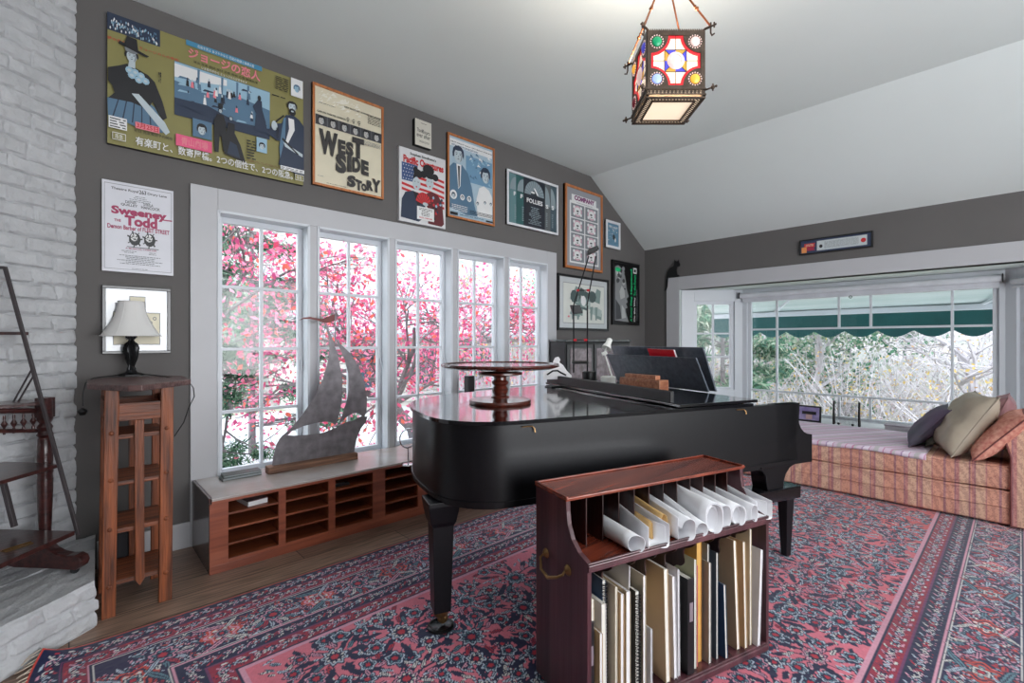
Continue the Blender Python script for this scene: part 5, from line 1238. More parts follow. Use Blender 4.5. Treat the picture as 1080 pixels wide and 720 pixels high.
for sx in (-1, 1):
    for sy in (-1, 1):
        dd = (LR*sx+LF*sy).normalized(); ct_ = bp_(sx*hw, sy*hw, lzt+.0)
        mb = MB(); mb.tube([ct_, ct_+dd*.02, ct_+dd*.034], .006, 6); tip = ct_+dd*.03
        mb.tube([tip+Vector((0, 0, .018)), tip-Vector((0, 0, .03)), tip-Vector((0, 0, .045))+dd*.006, tip-Vector((0, 0, .04))+dd*.018], .004, 6)
        mb.tube([tip-Vector((0, 0, .0))-dd*.0, tip+dd*.026], .0045, 6); mb.tube([tip+dd*.016-Vector((0, 0, .012)), tip+dd*.016+Vector((0, 0, .012))], .004, 6)
        mb.build('bracket', M_lat, lt)
        mb = MB(); A_ = tip+Vector((0, 0, .0)); mid = A_.lerp(apex, .45); mb.tube([A_, A_.lerp(apex, .97)], .0045, 8); mb.sphere(tuple(A_.lerp(apex, .30)), .010, seg=8); mb.sphere(tuple(A_.lerp(apex, .34)), .007, seg=8)
        mb.build('rod', M_cop, lt, smooth=True)
mb = MB().sphere(tuple(apex), .02); mb.tube([apex, apex+Vector((0, 0, ZC-3.21-.02))], .006, 8); mb.lathe([(.001, ZC-.05), (.02, ZC-.045), (.05, ZC-.015), (.055, ZC), (.001, ZC)], (apex.x, apex.y, 0), 24); mb.build('ceiling_canopy', M_lat, lt, smooth=True)
pl = bpy.data.lights.new('lantern_bulb', 'POINT'); pl.energy = LANTERN; pl.color = (1, .90, .78); pl.shadow_soft_size = .06
po = bpy.data.objects.new('lantern_bulb', pl); COL.objects.link(po); po.location = (lc_.x, lc_.y, lzt-.09)
# ================================================================== PICTURES
class Sheet:
    """flat printed sheet on a wall: s to the right, t up, in metres, n out into the room"""
    def __init__(S, name, label, cat, O, U, N, w, h, thick=.018):
        S.O = Vector(O); S.U = Vector(U); S.N = Vector(N); S.w = w; S.h = h; S.n = thick; S.th = thick
        S.t = thing(name, label, cat, tuple(S.O)); S.k = {}
    def f(S, s, t, n): return S.O+S.U*s+S.N*n+Vector((0, 0, t))
    def _mb(S, name, m):
        key = (name, m.name)
        if key not in S.k: S.k[key] = (MB(), name, m)
        return S.k[key][0]
    def base(S, m, fr=None, fw_=.02, fd=.012, fm=None, back=None):
        fw2 = fw_
        mb = MB(); mb.prism([(0, 0), (S.w, 0), (S.w, S.h), (0, S.h)], lambda u, v, q: S.f(u, v, q), .0, S.th-.001); mb.build('backing_board', back or M_black, S.t)
        mb = MB(); mb.prism([(.001, .001), (S.w-.001, .001), (S.w-.001, S.h-.001), (.001, S.h-.001)], lambda u, v, q: S.f(u, v, q), S.th-.001, S.th); mb.build('printed_sheet', m, S.t)
        if fm:
            mb = MB()
            for a in ((0, 0, S.w, fw2), (0, S.h-fw2, S.w, S.h), (0, fw2, fw2, S.h-fw2), (S.w-fw2, fw2, S.w, S.h-fw2)):
                mb.prism([(a[0], a[1]), (a[2], a[1]), (a[2], a[3]), (a[0], a[3])], lambda u, v, q: S.f(u, v, q), 0, S.th+fd)
            mb.build('frame', fm, S.t, bevel=.002)
    def lay(S): S.n += .00008; return S.n
    def poly(S, pts, m, name='print', rel=True):
        n = S.lay(); mb = S._mb(name, m)
        P = [((x*S.w, y*S.h) if rel else (x, y)) for x, y in pts]
        v = [mb.bm.verts.new(S.f(x, y, n)) for x, y in P]
        
        for a, b, c_ in (tessellate_polygon([[Vector((x, y, 0)) for x, y in P]]) if len(v) > 3 else [(0, 1, 2)]):
            try: mb.bm.faces.new((v[a], v[b], v[c_]))
            except ValueError: pass
    def rect(S, x0, y0, x1, y1, m, name='print'): S.poly([(x0, y0), (x1, y0), (x1, y1), (x0, y1)], m, name)
    def ell(S, cx, cy, rx, ry, m, name='print', n=20, a0=0, a1=2*pi): S.poly([(cx+rx*math.cos(a0+(a1-a0)*k/n), cy+ry*math.sin(a0+(a1-a0)*k/n)) for k in range(n+(0 if a1-a0 > 6.2 else 1))], m, name)
    def text(S, txt, x0, x1, y, h, m, bold=0.0, name='lettering', rot=0, slope=0, vert=False):
        """fit txt between fractions x0..x1, base line y, cap height h (fractions); rot 90 = reads upward"""
        me = text_mesh(txt, 1.0, bold); n = S.lay()
        if not len(me.vertices): return
        c = np.empty(len(me.vertices)*3); me.vertices.foreach_get('co', c); c = c.reshape(-1, 3)
        mn, mx = c.min(0), c.max(0); c = (c-mn)/np.maximum(mx-mn, 1e-6)
        if rot: px = x0+(x1-x0)*(1-c[:, 1]); py = y+h*c[:, 0]; 
        else: px = x0+(x1-x0)*c[:, 0]; py = y+h*c[:, 1]+slope*c[:, 0]
        mb = S._mb(name, m); vs = [mb.bm.verts.new(S.f(a*S.w, b*S.h, n)) for a, b in zip(px, py)]
        for p in me.polygons:
            try: mb.bm.faces.new([vs[i] for i in p.vertices])
            except ValueError: pass
        bpy.data.meshes.remove(me)
    def lines(S, x0, x1, y0, y1, n, m, name='small_print', seed=0, h=.4, centre=False):
        r = random.Random(seed); hh = (y1-y0)/n
        mb = S._mb(name, m); d = S.lay()
        for k in range(n):
            y = y1-(k+.8)*hh; x = x0; e = x1
            if centre: q = r.uniform(0, .3)*(x1-x0); x = x0+q; e = x1-q
            while x < e:
                w_ = r.uniform(.012, .05); w_ = min(w_, e-x)
                v = [mb.bm.verts.new(S.f(a*S.w, b*S.h, d)) for a, b in ((x, y), (x+w_, y), (x+w_, y+hh*h), (x, y+hh*h))]; mb.bm.faces.new(v); x += w_+.009
    def face(S, cx, cy, r, skin, dark, hair=1.0, name='portrait'):
        ar = S.w/S.h; mid = flat('portrait_half_tone', (134, 142, 148))
        hp = [(-1.02, -.3), (-1.08, .3), (-.95, .95), (-.55, 1.38), (.05, 1.5), (.6, 1.36), (.98, .9), (1.06, .3), (.98, -.3), (.7, .1)]; S.poly([(cx+x*r, cy+y*r*ar*hair) for x, y in hp], dark, name)
        S.ell(cx, cy, r*.76, r*ar*1.08, skin, name)
        S.poly([(cx+x*r, cy+y*r*ar) for x, y in ((.30, -.95), (.62, -.55), (.74, .1), (.66, .6), (.48, .55), (.52, .0), (.40, -.5))], mid, name)
        for q in (-1, 1):
            S.poly([(cx+q*r*.14, cy+r*ar*.34), (cx+q*r*.52, cy+r*ar*.36), (cx+q*r*.50, cy+r*ar*.42), (cx+q*r*.18, cy+r*ar*.42)], dark, name)
            S.ell(cx+q*r*.33, cy+r*ar*.16, r*.13, r*ar*.06, dark, name, 8)
        S.poly([(cx+.02*r, cy+.1*r*ar), (cx+.14*r, cy-.22*r*ar), (cx-.06*r, cy-.24*r*ar)], mid, name)
        S.poly([(cx-.24*r, cy-.48*r*ar), (cx, cy-.44*r*ar), (cx+.24*r, cy-.48*r*ar), (cx, cy-.58*r*ar)], dark, name)
        S.poly([(cx-.76*r, cy+.35*r*ar), (cx-.6*r, cy+.75*r*ar), (cx-.1*r, cy+.72*r*ar), (cx+.45*r, cy+.82*r*ar), (cx+.76*r, cy+.4*r*ar), (cx+.7*r, cy+1.1*r*ar), (cx, cy+1.35*r*ar), (cx-.7*r, cy+1.1*r*ar)], dark, name)
    def done(S):
        for mb, name, m in S.k.values(): mb.build(name, m, S.t)
def flat(name, rgb, rough=.45, var=.05, coat=.0): return mat(name, rgb, rough, var=var, vscale=8, coat=coat)
UX, NY = (1, 0, 0), (0, -1, 0)
def P1(name, label, cat, x0, x1, z0, z1, th=.018):
    S_ = Sheet(name, label, cat, (x0, YW-.002, z0), UX, NY, x1-x0, z1-z0, th)
    if cat in ('poster', 'picture'): S_.t['group'] = {'poster': 'show posters on the window wall', 'picture': 'framed pictures on the window wall'}[cat]
    return S_
K = flat('ink_black', (28, 28, 32)); W_ = flat('ink_white', (226, 226, 226)); PKr = flat('ink_pink', (226, 128, 140)); BLU = flat('ink_cyan_blue', (70, 136, 170)); PB = flat('ink_pale_blue', (150, 184, 204)); MB_l = flat('ink_mid_blue', (84, 116, 142)); NV = flat('ink_navy', (40, 52, 74)); SK = flat('ink_skin_grey', (186, 198, 204)); HP = flat('ink_hot_pink', (226, 90, 130)); CRM = flat('ink_cream', (224, 216, 190)); GRY = flat('ink_grey', (120, 124, 128)); RD = flat('ink_red', (196, 44, 50)); MAG = flat('ink_magenta', (160, 34, 84)); BRN = flat('ink_brown', (128, 96, 60))
M_ofr = woodmat('orange_wood_frame', (160, 90, 44), (200, 126, 72), 'z', .4, .2)
M_wfr = mat('white_picture_frame', (222, 222, 226), .35); M_bfr = mat('black_picture_frame', (22, 22, 24), .3, coat=.3)
# --- wide olive poster
S = P1('poster', 'widest poster, olive board with blue centre picture and Japanese lettering', 'poster', .166, 1.298, 2.532, 3.315, .03)
OL = flat('olive_poster_board', (136, 130, 78), .5); S.base(OL)
S.rect(.0, .865, .225, .999, NV, 'photo_panel')
for k in range(90):
    r = random.Random(k); x = r.uniform(.01, .215); y = r.uniform(.875, .96); S.ell(x, y, .003, .012, [PB, W_, MB_l][k % 3], 'crowd_photo', 5)
S.text('夢か恋か いま ミュージカルの季節', .0, .31, .79, .022, RD)
S.rect(.345, .955, .745, .998, BLU, 'blue_strip'); S.text('名画を見る あざやかなる 芝居の奇跡と情景の愛', .40, .70, .963, .026, W_)
S.text('ジョージの恋人', .355, .735, .855, .09, PKr, .025, name='title_lettering')
S.text('演出 音楽 翻訳 振付 装置 照明 衣裳 歌唱指導', .38, .72, .825, .022, K); S.text('いま絵の中から ミュージカルが歩きだす', .42, .66, .795, .022, W_)
# centre picture: a plain generic lakeside scene in blues
S.rect(.29, .35, .79, .79, MB_l, 'centre_picture')
S.poly([(.29, .63), (.45, .60), (.6, .66), (.79, .62), (.79, .785), (.29, .785)], PB, 'centre_picture'); S.poly([(.29, .66), (.42, .68), (.55, .72), (.55, .77), (.29, .77)], W_, 'centre_picture')
S.poly([(.29, .35), (.79, .35), (.79, .45), (.6, .43), (.45, .50), (.29, .49)], NV, 'centre_picture')
for k in range(14): r = random.Random(k+60); x = r.uniform(.30, .78); y = r.uniform(.40, .74); S.poly([(x-.03, y), (x+.03, y+.01), (x+.02, y+.02), (x-.02, y+.02)], [PB, MB_l, NV][k % 3], 'centre_picture')
for x in (.40, .52, .60, .66): S.poly([(x, .62), (x+.008, .62), (x+.012, .78), (x, .78)], MB_l, 'centre_picture')
for k in range(26):
    r = random.Random(k+5); x = r.uniform(.31, .70); y = r.uniform(.47, .67); hgt = r.uniform(.04, .09)*(1.3-(y-.4)*1.5); S.poly([(x-.008, y), (x+.008, y), (x+.005, y+hgt*.7), (x-.005, y+hgt*.7)], [NV, PKr, W_, MB_l, K][k % 5], 'centre_picture'); S.ell(x, y+hgt*.85, .004, .012, [SK, NV][k % 2], 'centre_picture', 8)
S.poly([(.70, .40), (.775, .40), (.765, .50), (.745, .60), (.742, .68), (.72, .68), (.69, .61), (.71, .55)], NV, 'centre_picture'); S.ell(.728, .70, .010, .025, K, 'centre_picture')
S.poly([(.31, .44), (.42, .41), (.44, .44), (.38, .50), (.34, .48)], NV, 'centre_picture')
# woman in a dark dress, left
S.poly([(.003, .21), (.12, .17), (.235, .17), (.24, .24), (.20, .36), (.15, .40), (.10, .38), (.0, .34)], MB_l, 'costume_figure')
for k in range(5): S.poly([(.02+k*.04, .21-k*.008), (.026+k*.04, .21-k*.008), (.05+k*.032, .36), (.045+k*.032, .36)], NV, 'costume_figure')
S.poly([(.004, .34), (.03, .39), (.02, .44), (.003, .47), (.003, .57), (.05, .61), (.08, .64), (.11, .63), (.17, .60), (.20, .56), (.235, .42), (.255, .30), (.235, .27), (.19, .40), (.17, .33), (.10, .35)], K, 'costume_figure')
S.poly([(.10, .42), (.13, .43), (.245, .26), (.268, .19), (.25, .16), (.225, .20)], SK, 'costume_figure')
S.poly([(.085, .62), (.115, .62), (.115, .68), (.09, .68)], SK, 'portrait'); S.face(.10, .705, .028, SK, K, .8); S.ell(.10, .755, .030, .028, GRY, 'hat', 10); S.poly([(.045, .775), (.165, .735), (.175, .75), (.05, .80)], K, 'hat'); S.poly([(.068, .78), (.128, .765), (.122, .85), (.08, .855)], K, 'hat')
for x, y in ((.09, .595), (.115, .59), (.14, .575), (.16, .545), (.13, .54), (.10, .56)): S.ell(x, y, .017, .028, PB, 'neck_bow', 8); S.ell(x, y, .009, .012, SK, 'neck_bow', 6)
# bearded man with a brush, right
S.poly([(.84, .14), (.999, .06), (.999, .56), (.97, .61), (.93, .64), (.885, .62), (.86, .53), (.80, .50), (.775, .40), (.83, .36), (.87, .36)], NV, 'costume_figure')
S.poly([(.87, .58), (.885, .60), (.88, .40), (.85, .2), (.845, .3)], MB_l, 'costume_figure')
S.poly([(.90, .60), (.935, .60), (.94, .50), (.89, .33), (.88, .35), (.905, .50)], W_, 'costume_figure')
S.face(.925, .71, .030, SK, K, .9); S.ell(.925, .665, .022, .035, K, 'portrait', 12); S.ell(.925, .672, .009, .007, SK, 'portrait', 8)
S.ell(.815, .49, .018, .045, SK, 'costume_figure', 10); S.poly([(.82, .53), (.87, .615), (.875, .605), (.825, .52)], K, 'costume_figure'); S.poly([(.87, .36), (.99, .29), (.99, .26), (.88, .32)], SK, 'costume_figure'); S.poly([(.86, .38), (.96, .27), (.965, .28), (.865, .40)], K, 'costume_figure')
# small couple in front, portraits and print blocks
S.poly([(.485, .12), (.505, .12), (.51, .26), (.52, .26), (.53, .14), (.545, .14), (.545, .38), (.53, .45), (.50, .45), (.48, .38)], K, 'small_figure'); S.face(.515, .48, .011, SK, K, .8); S.rect(.504, .505, .527, .545, K, 'small_figure')
S.poly([(.535, .12), (.65, .08), (.62, .23), (.59, .32), (.59, .40), (.555, .40), (.545, .31), (.54, .23)], K, 'small_figure'); S.poly([(.55, .13), (.62, .11), (.60, .22), (.565, .24)], NV, 'small_figure'); S.face(.57, .44, .010, SK, K, .8)
S.rect(.375, .205, .47, .355, MB_l, 'portrait_panel'); S.face(.42, .27, .024, SK, K, 1.1)
S.rect(.71, .21, .77, .34, PB, 'portrait_panel'); S.face(.742, .265, .017, SK, K); S.rect(.915, .82, .99, .99, W_, 'portrait_panel'); S.face(.952, .895, .02, PB, MB_l)
S.rect(.005, .115, .08, .205, W_, 'print_block'); S.lines(.01, .075, .12, .20, 4, K); S.rect(.115, .155, .22, .205, PKr, 'print_block'); S.text('3月25日', .12, .215, .16, .042, RD, .02); S.text('初日 完全電話予約開始', .11, .28, .125, .024, K)
S.rect(.295, .095, .47, .19, HP, 'print_block'); S.text('青山劇場', .32, .45, .11, .065, PKr, .02)
S.text('有楽町と、数寄屋橋。2つの個性で、2つの阪急。', .115, .925, .022, .07, W_, .012, slope=0)
for x in (.02, .94): S.rect(x, .03, x+.055, .085, W_, 'stamp'); S.rect(x+.002, .034, x+.053, .081, OL, 'stamp'); S.text('阪急', x+.012, x+.043, .04, .035, W_)
S.lines(.655, .705, .12, .30, 7, K, seed=4); S.lines(.82, .90, .83, .96, 8, K, seed=5); S.lines(.80, .88, .76, .78, 1, K, seed=6); S.rect(.85, .10, .998, .135, W_, 'print_block'); S.lines(.855, .99, .105, .13, 2, K, seed=8); S.lines(.66, .84, .10, .12, 2, BRN, seed=9)
S.text('鳳蘭', .215, .228, .56, .09, K, .02); S.text('草刈正雄', .825, .84, .38, .10, K, .02)
S.done()
# --- white poster
S = P1('poster', 'white unframed poster with magenta title lettering above the lamp picture', 'poster', .143, .491, 1.772, 2.316, .02)
S.base(flat('white_poster_paper', (214, 214, 222), .35), back=M_wfr)
S.text('Theatre Royal', .12, .49, .90, .035, K, .02); S.text('Drury Lane', .62, .90, .898, .035, K, .02); S.text('263', .50, .60, .90, .045, K, .02)
S.lines(.35, .68, .80, .875, 4, GRY, seed=2, centre=True); S.text('DENIS', .31, .46, .775, .03, K, .01); S.text('SHEILA', .56, .70, .775, .03, K, .01); S.text('QUILLEY', .25, .48, .738, .032, K, .02); S.text('HANCOCK', .53, .80, .738, .032, K, .02)
S.text('Sweeney', .12, .90, .615, .115, MAG, .05, name='title_lettering'); S.text('Todd', .30, .76, .525, .115, MAG, .05, name='title_lettering'); S.text('THE', .16, .25, .555, .03, MAG, .03, name='title_lettering'); S.rect(.84, .635, .98, .65, MAG, 'title_lettering')
S.text('Demon Barber of FLEET STREET', .07, .94, .475, .05, MAG, .03, name='title_lettering')
for cx, cy in ((.44, .38), (.65, .385)):
    S.ell(cx, cy, .085, .075, K, 'drawn_figure', 9); S.ell(cx-.01, cy+.02, .05, .045, W_, 'drawn_figure', 9); S.ell(cx-.03, cy+.03, .012, .009, K, 'drawn_figure', 8); S.ell(cx+.02, cy+.03, .012, .009, K, 'drawn_figure', 8); S.ell(cx, cy, .02, .008, K, 'drawn_figure', 8)
    for q in range(7): a = q*.9; S.poly([(cx, cy), (cx+.11*math.cos(a), cy+.10*math.sin(a)), (cx+.11*math.cos(a+.18), cy+.09*math.sin(a+.18))], K, 'drawn_figure')
S.rect(.33, .285, .78, .292, K, 'drawn_figure'); S.text('A MUSICAL THRILLER', .31, .75, .262, .016, MAG, .01)
S.lines(.25, .47, .215, .25, 2, GRY, seed=1, centre=True); S.lines(.58, .80, .215, .25, 2, GRY, seed=2, centre=True); S.lines(.18, .86, .09, .20, 6, GRY, seed=3, centre=True); S.lines(.40, .62, .04, .055, 1, GRY, seed=4)
for a in ((.03, .03, .035, .97), (.965, .03, .97, .97), (.03, .965, .97, .97), (.03, .03, .97, .034)): S.rect(*a, GRY, 'border_line')
S.done()
# --- framed drawings behind the lamp
S = P1('framed_picture', 'black framed picture of small mounted drawings behind the table lamp', 'picture', .143, .476, 1.276, 1.686, .018)
S.base(mat('glossy_mount', (196, 200, 206), .08, var=.05, coat=.6), fm=M_bfr, fw_=.017)
S.rect(.38, .48, .62, .86, GRY, 'mounted_drawing'); S.rect(.392, .492, .608, .848, CRM, 'mounted_drawing'); S.rect(.15, .13, .84, .62, GRY, 'mounted_drawing'); S.rect(.16, .14, .83, .61, CRM, 'mounted_drawing')
for k in range(9): r = random.Random(k); x, y = r.uniform(.22, .78), r.uniform(.2, .55); S.ell(x, y, .03, .03, GRY, 'mounted_drawing', 7); S.ell(x, y, .018, .018, CRM, 'mounted_drawing', 7)
S.done()
# --- West Side Story
S = P1('poster', 'cream poster with rough black block lettering in an orange wood frame', 'poster', 1.368, 1.964, 2.562, 3.348, .02)
S.base(flat('cream_poster_paper', (218, 210, 186), .45), fm=M_ofr, fw_=.018)
for k in range(60): r = random.Random(k); x, y = r.uniform(.05, .62), r.uniform(.80, .93); S.poly([(x, y), (x+r.uniform(.02, .08), y+.01), (x+.04, y+r.uniform(.01, .04))], flat('faded_print', (232, 228, 214)), 'faded_print')
S.text('WEST SIDE STORY  A PARAMOUNT RELEASE', .42, .96, .855, .016, K, .02); S.text('CURTAIN THEATRE LONDON', .06, .44, .725, .018, K, .02); S.lines(.76, .96, .77, .86, 6, K, seed=1); S.lines(.08, .3, .82, .83, 1, K, seed=2)
S.rect(.04, .60, .97, .70, GRY, 'photo_strip')
for k in range(6): S.rect(.04+k*.155, .60, .04+k*.155+.15, .70, flat('photo_dark', (64, 64, 68)), 'photo_strip'); S.face(.115+k*.155, .645, .045, flat('photo_pale', (190, 188, 184)), K)
for x in (.47, .55, .63): S.ell(x, .745, .018, .018, K, 'drawn_mark', 8); S.ell(x, .745, .010, .010, CRM, 'drawn_mark', 8); S.rect(x-.004, .71, x+.004, .73, K, 'drawn_mark')
def rough(S, ch, x0, x1, y, h, m, seed): S.text(ch, x0, x1, y, h, m, .065, name='title_lettering', slope=random.Random(seed).uniform(-.01, .01))
INK = flat('title_charcoal', (52, 50, 50))
for ch, x0, x1, y, h in (('W', .08, .33, .32, .245), ('E', .335, .435, .365, .145), ('S', .44, .55, .37, .145), ('T', .53, .70, .365, .215), ('S', .30, .45, .17, .20), ('I', .46, .52, .20, .17), ('D', .53, .65, .215, .155), ('E', .66, .77, .215, .155), ('S', .46, .58, .05, .12), ('T', .58, .67, .04, .11), ('O', .66, .74, .045, .08), ('R', .74, .84, .055, .11), ('Y', .82, .95, .06, .14)): rough(S, ch, x0, x1, y, h, INK, int(x0*100))
S.lines(.70, .95, .53, .58, 4, GRY, seed=7); S.lines(.06, .15, .09, .10, 1, GRY, seed=8); S.lines(.18, .46, .035, .045, 1, K, seed=9)
S.done()
# --- little plaque
S = P1('plaque', 'small pale canvas plaque with handwriting, highest above the striped flag poster', 'plaque', 2.262, 2.436, 3.115, 3.352, .045)
S.base(flat('plaque_paper', (206, 202, 190), .6))
S.lines(.35, .7, .86, .91, 1, K, seed=1); S.text('Thanks', .12, .52, .52, .14, K, .01); S.text('Yours', .40, .9, .50, .16, K, .01); S.text('ever after', .1, .92, .33, .16, K, .01); S.lines(.25, .85, .14, .22, 2, K, seed=5)
S.done()
# --- Pacific Overtures
S = P1('poster', 'poster of two kimono figures before a red striped flag, red title on top', 'poster', 2.112, 2.602, 2.412, 3.064, .03)
S.base(flat('poster_white', (214, 214, 216), .4), back=M_wfr)
for k in range(6): S.poly([(.33, .735-k*.075), (.65, .72-k*.075), (.97, .665-k*.075+.02), (.97, .63-k*.075+.02), (.65, .685-k*.075), (.33, .70-k*.075)], RD, 'striped_flag')
for k in range(2): S.poly([(.05, .53-k*.07), (.33, .50-k*.07), (.33, .465-k*.07), (.05, .495-k*.07)], RD, 'striped_flag')
S.rect(.05, .56, .38, .80, flat('flag_blue', (60, 84, 130)), 'striped_flag')
for i in range(6):
    for j in range(5): S.ell(.085+i*.053+(j % 2)*.02, .585+j*.046, .010, .008, W_, 'striped_flag', 5)
S.text("Stephen Sondheim's", .22, .78, .915, .045, K, .02, slope=.0); S.text('Pacific Overtures', .08, .95, .80, .105, RD, .045, name='title_lettering')
S.poly([(.03, .05), (.05, .30), (.12, .40), (.28, .44), (.45, .40), (.55, .34), (.52, .10), (.40, .03)], NV, 'kimono_figure'); S.poly([(.28, .44), (.40, .42), (.46, .30), (.38, .24)], K, 'kimono_figure')
S.poly([(.50, .34), (.55, .44), (.68, .49), (.82, .46), (.92, .36), (.96, .06), (.90, .02), (.60, .03), (.62, .22)], flat('kimono_maroon', (96, 34, 40)), 'kimono_figure')
for k in range(14): r = random.Random(k); x, y = r.uniform(.66, .92), r.uniform(.06, .42); S.ell(x, y, .025, .022, [PB, RD, NV, K][k % 4], 'kimono_figure', 7)
S.ell(.35, .55, .085, .09, SK, 'kimono_figure'); S.ell(.64, .60, .085, .08, SK, 'kimono_figure')
S.poly([(.28, .60), (.30, .72), (.36, .76), (.44, .74), (.47, .66), (.42, .63), (.35, .65)], K, 'kimono_figure'); S.ell(.33, .74, .045, .04, K, 'kimono_figure'); S.ell(.61, .78, .125, .075, K, 'kimono_figure'); S.ell(.50, .70, .07, .05, K, 'kimono_figure'); S.ell(.76, .70, .07, .05, K, 'kimono_figure'); S.ell(.645, .70, .10, .04, K, 'kimono_figure')
for cx, cy in ((.35, .55), (.64, .60)): S.rect(cx-.05, cy+.02, cx-.02, cy+.027, K, 'kimono_figure'); S.rect(cx+.02, cy+.02, cx+.05, cy+.027, K, 'kimono_figure'); S.ell(cx, cy-.045, .018, .01, RD, 'kimono_figure', 8)
fan = [(.50, .28)]+[(.50+.17*math.cos(a), .28+.17*math.sin(a)) for a in np.linspace(.25, pi-.15, 12)]; S.poly(fan, RD, 'folding_fan')
for a in np.linspace(.3, pi-.2, 9): S.poly([(.50, .28), (.50+.17*math.cos(a), .28+.17*math.sin(a)), (.50+.17*math.cos(a+.06), .28+.17*math.sin(a+.06))], K, 'folding_fan')
S.ell(.54, .29, .06, .025, SK, 'kimono_figure', 8)
S.rect(.36, .065, .73, .245, W_, 'text_block'); S.lines(.38, .71, .12, .235, 6, K, seed=3, centre=True); S.text('PACIFIC OVERTURES', .41, .69, .085, .02, RD, .03)
S.done()
# --- blue photo poster
S = P1('poster', 'blue toned photograph poster of a couple in an orange wood frame', 'poster', 2.630, 3.221, 2.540, 3.344, .018)
S.base(flat('pale_blue_print', (168, 190, 204), .4), fm=M_ofr, fw_=.02)
S.rect(.05, .86, .95, .95, W_, 'print'); S.rect(.38, .48, .95, .80, flat('print_blue', (110, 150, 180)), 'print')
S.text('FIRST-NIGHT GALA  SATURDAY EVENING', .07, .95, .905, .014, K, .02); S.text('WITH LOVE FROM BROADWAY', .08, .64, .865, .024, MB_l, .03)
for k in range(30): r = random.Random(k); x, y = r.uniform(.40, .88), r.uniform(.5, .86); S.poly([(x, y), (x+r.uniform(.02, .09), y+r.uniform(-.02, .03)), (x+.02, y+.03)], [PB, MB_l, W_][k % 3], 'print')
S.poly([(.04, .12), (.04, .60), (.12, .66), (.30, .66), (.42, .58), (.50, .42), (.56, .20), (.62, .08), (.40, .07)], MB_l, 'suited_figure'); S.poly([(.18, .66), (.28, .66), (.26, .40), (.22, .36)], W_, 'suited_figure'); S.poly([(.21, .64), (.25, .64), (.245, .40), (.225, .37)], K, 'suited_figure')
S.face(.22, .76, .11, SK, NV, 1.0)
S.poly([(.62, .08), (.60, .30), (.66, .44), (.76, .48), (.88, .44), (.95, .36), (.95, .08)], W_, 'white_dress_figure'); S.face(.80, .60, .10, SK, NV, 1.1)
for k, x in enumerate((.12, .30, .44, .62, .78, .91)):
    r_ = .07 if k == 0 else .045; S.ell(x, .27-(.0 if k else -.01)-(k == 3)*.03, r_, r_*.8, W_, 'small_portraits'); S.face(x, .265-(k == 3)*.03, r_*.55, SK, NV)
S.lines(.08, .40, .09, .17, 4, W_, seed=5); S.lines(.45, .95, .09, .14, 3, K, seed=6); S.rect(.05, .035, .20, .07, K, 'print_block'); S.rect(.80, .035, .95, .055, K, 'print_block'); S.text('MUSICAL REVUE', .25, .75, .045, .018, MB_l, .02)
S.done()
# --- Follies
S = P1('poster', 'wide teal and black poster with arch drawings in a white frame', 'poster', 3.394, 4.21, 2.598, 3.184, .02)
S.base(flat('teal_grey_print', (72, 88, 96), .3), fm=M_wfr, fw_=.025)
cols = [(.05, .17, (96, 130, 134)), (.17, .31, (48, 92, 92)), (.31, .73, (36, 40, 50)), (.73, .845, (94, 98, 100)), (.845, .97, (66, 84, 94))]
for i, (a, b, c3) in enumerate(cols): S.rect(a, .05, b, .95, flat('follies_panel_%d' % i, c3, .35), 'colour_panel')
GR1 = flat('pale_arch_grey', (136, 150, 156))
S.ell(.52, .66, .19, .27, GR1, 'arch_drawing', 24, 0, pi)
for a in np.linspace(.15, pi-.15, 12): S.poly([(.52, .66), (.52+.19*math.cos(a), .66+.27*math.sin(a)), (.52+.19*math.cos(a+.03), .66+.27*math.sin(a+.03))], flat('arch_line', (70, 80, 88)), 'arch_drawing')
S.ell(.52, .66, .07, .09, flat('arch_inner', (44, 50, 58)), 'arch_drawing', 16, 0, pi); S.poly([(.50, .80), (.53, .80), (.60, .68), (.575, .67)], W_, 'arch_drawing'); S.ell(.49, .71, .04, .02, W_, 'arch_drawing', 10)
for x0, x1 in ((.06, .165), (.19, .305)): S.poly([(x0, .66)]+[(x1-(x1-x0)*math.cos(a), .66+.24*math.sin(a)) for a in np.linspace(0, pi/2, 8)]+[(x1, .66)], GR1, 'arch_drawing')
for x0, x1 in ((.735, .835), (.85, .955)): S.poly([(x1, .52), (x0, .52)]+[(x0+(x1-x0)*math.sin(a), .52+.38*math.cos(a)) for a in np.linspace(0, pi/2, 8)], GR1, 'arch_drawing')
S.text('FOLLIES', .37, .68, .50, .085, W_, .03, name='title_lettering'); S.text('F', .125, .165, .555, .075, W_, .04); S.text('F', .25, .295, .54, .075, W_, .04); S.text('S', .745, .80, .48, .075, W_, .04); S.text('S', .865, .92, .485, .08, W_, .04)
S.lines(.40, .66, .10, .44, 11, GR1, seed=5, h=.5, centre=True)
for x in (.14, .28, .75, .87): S.lines(x, x+.03, .12, .40, 8, GR1, seed=int(x*99), h=.5)
S.done()
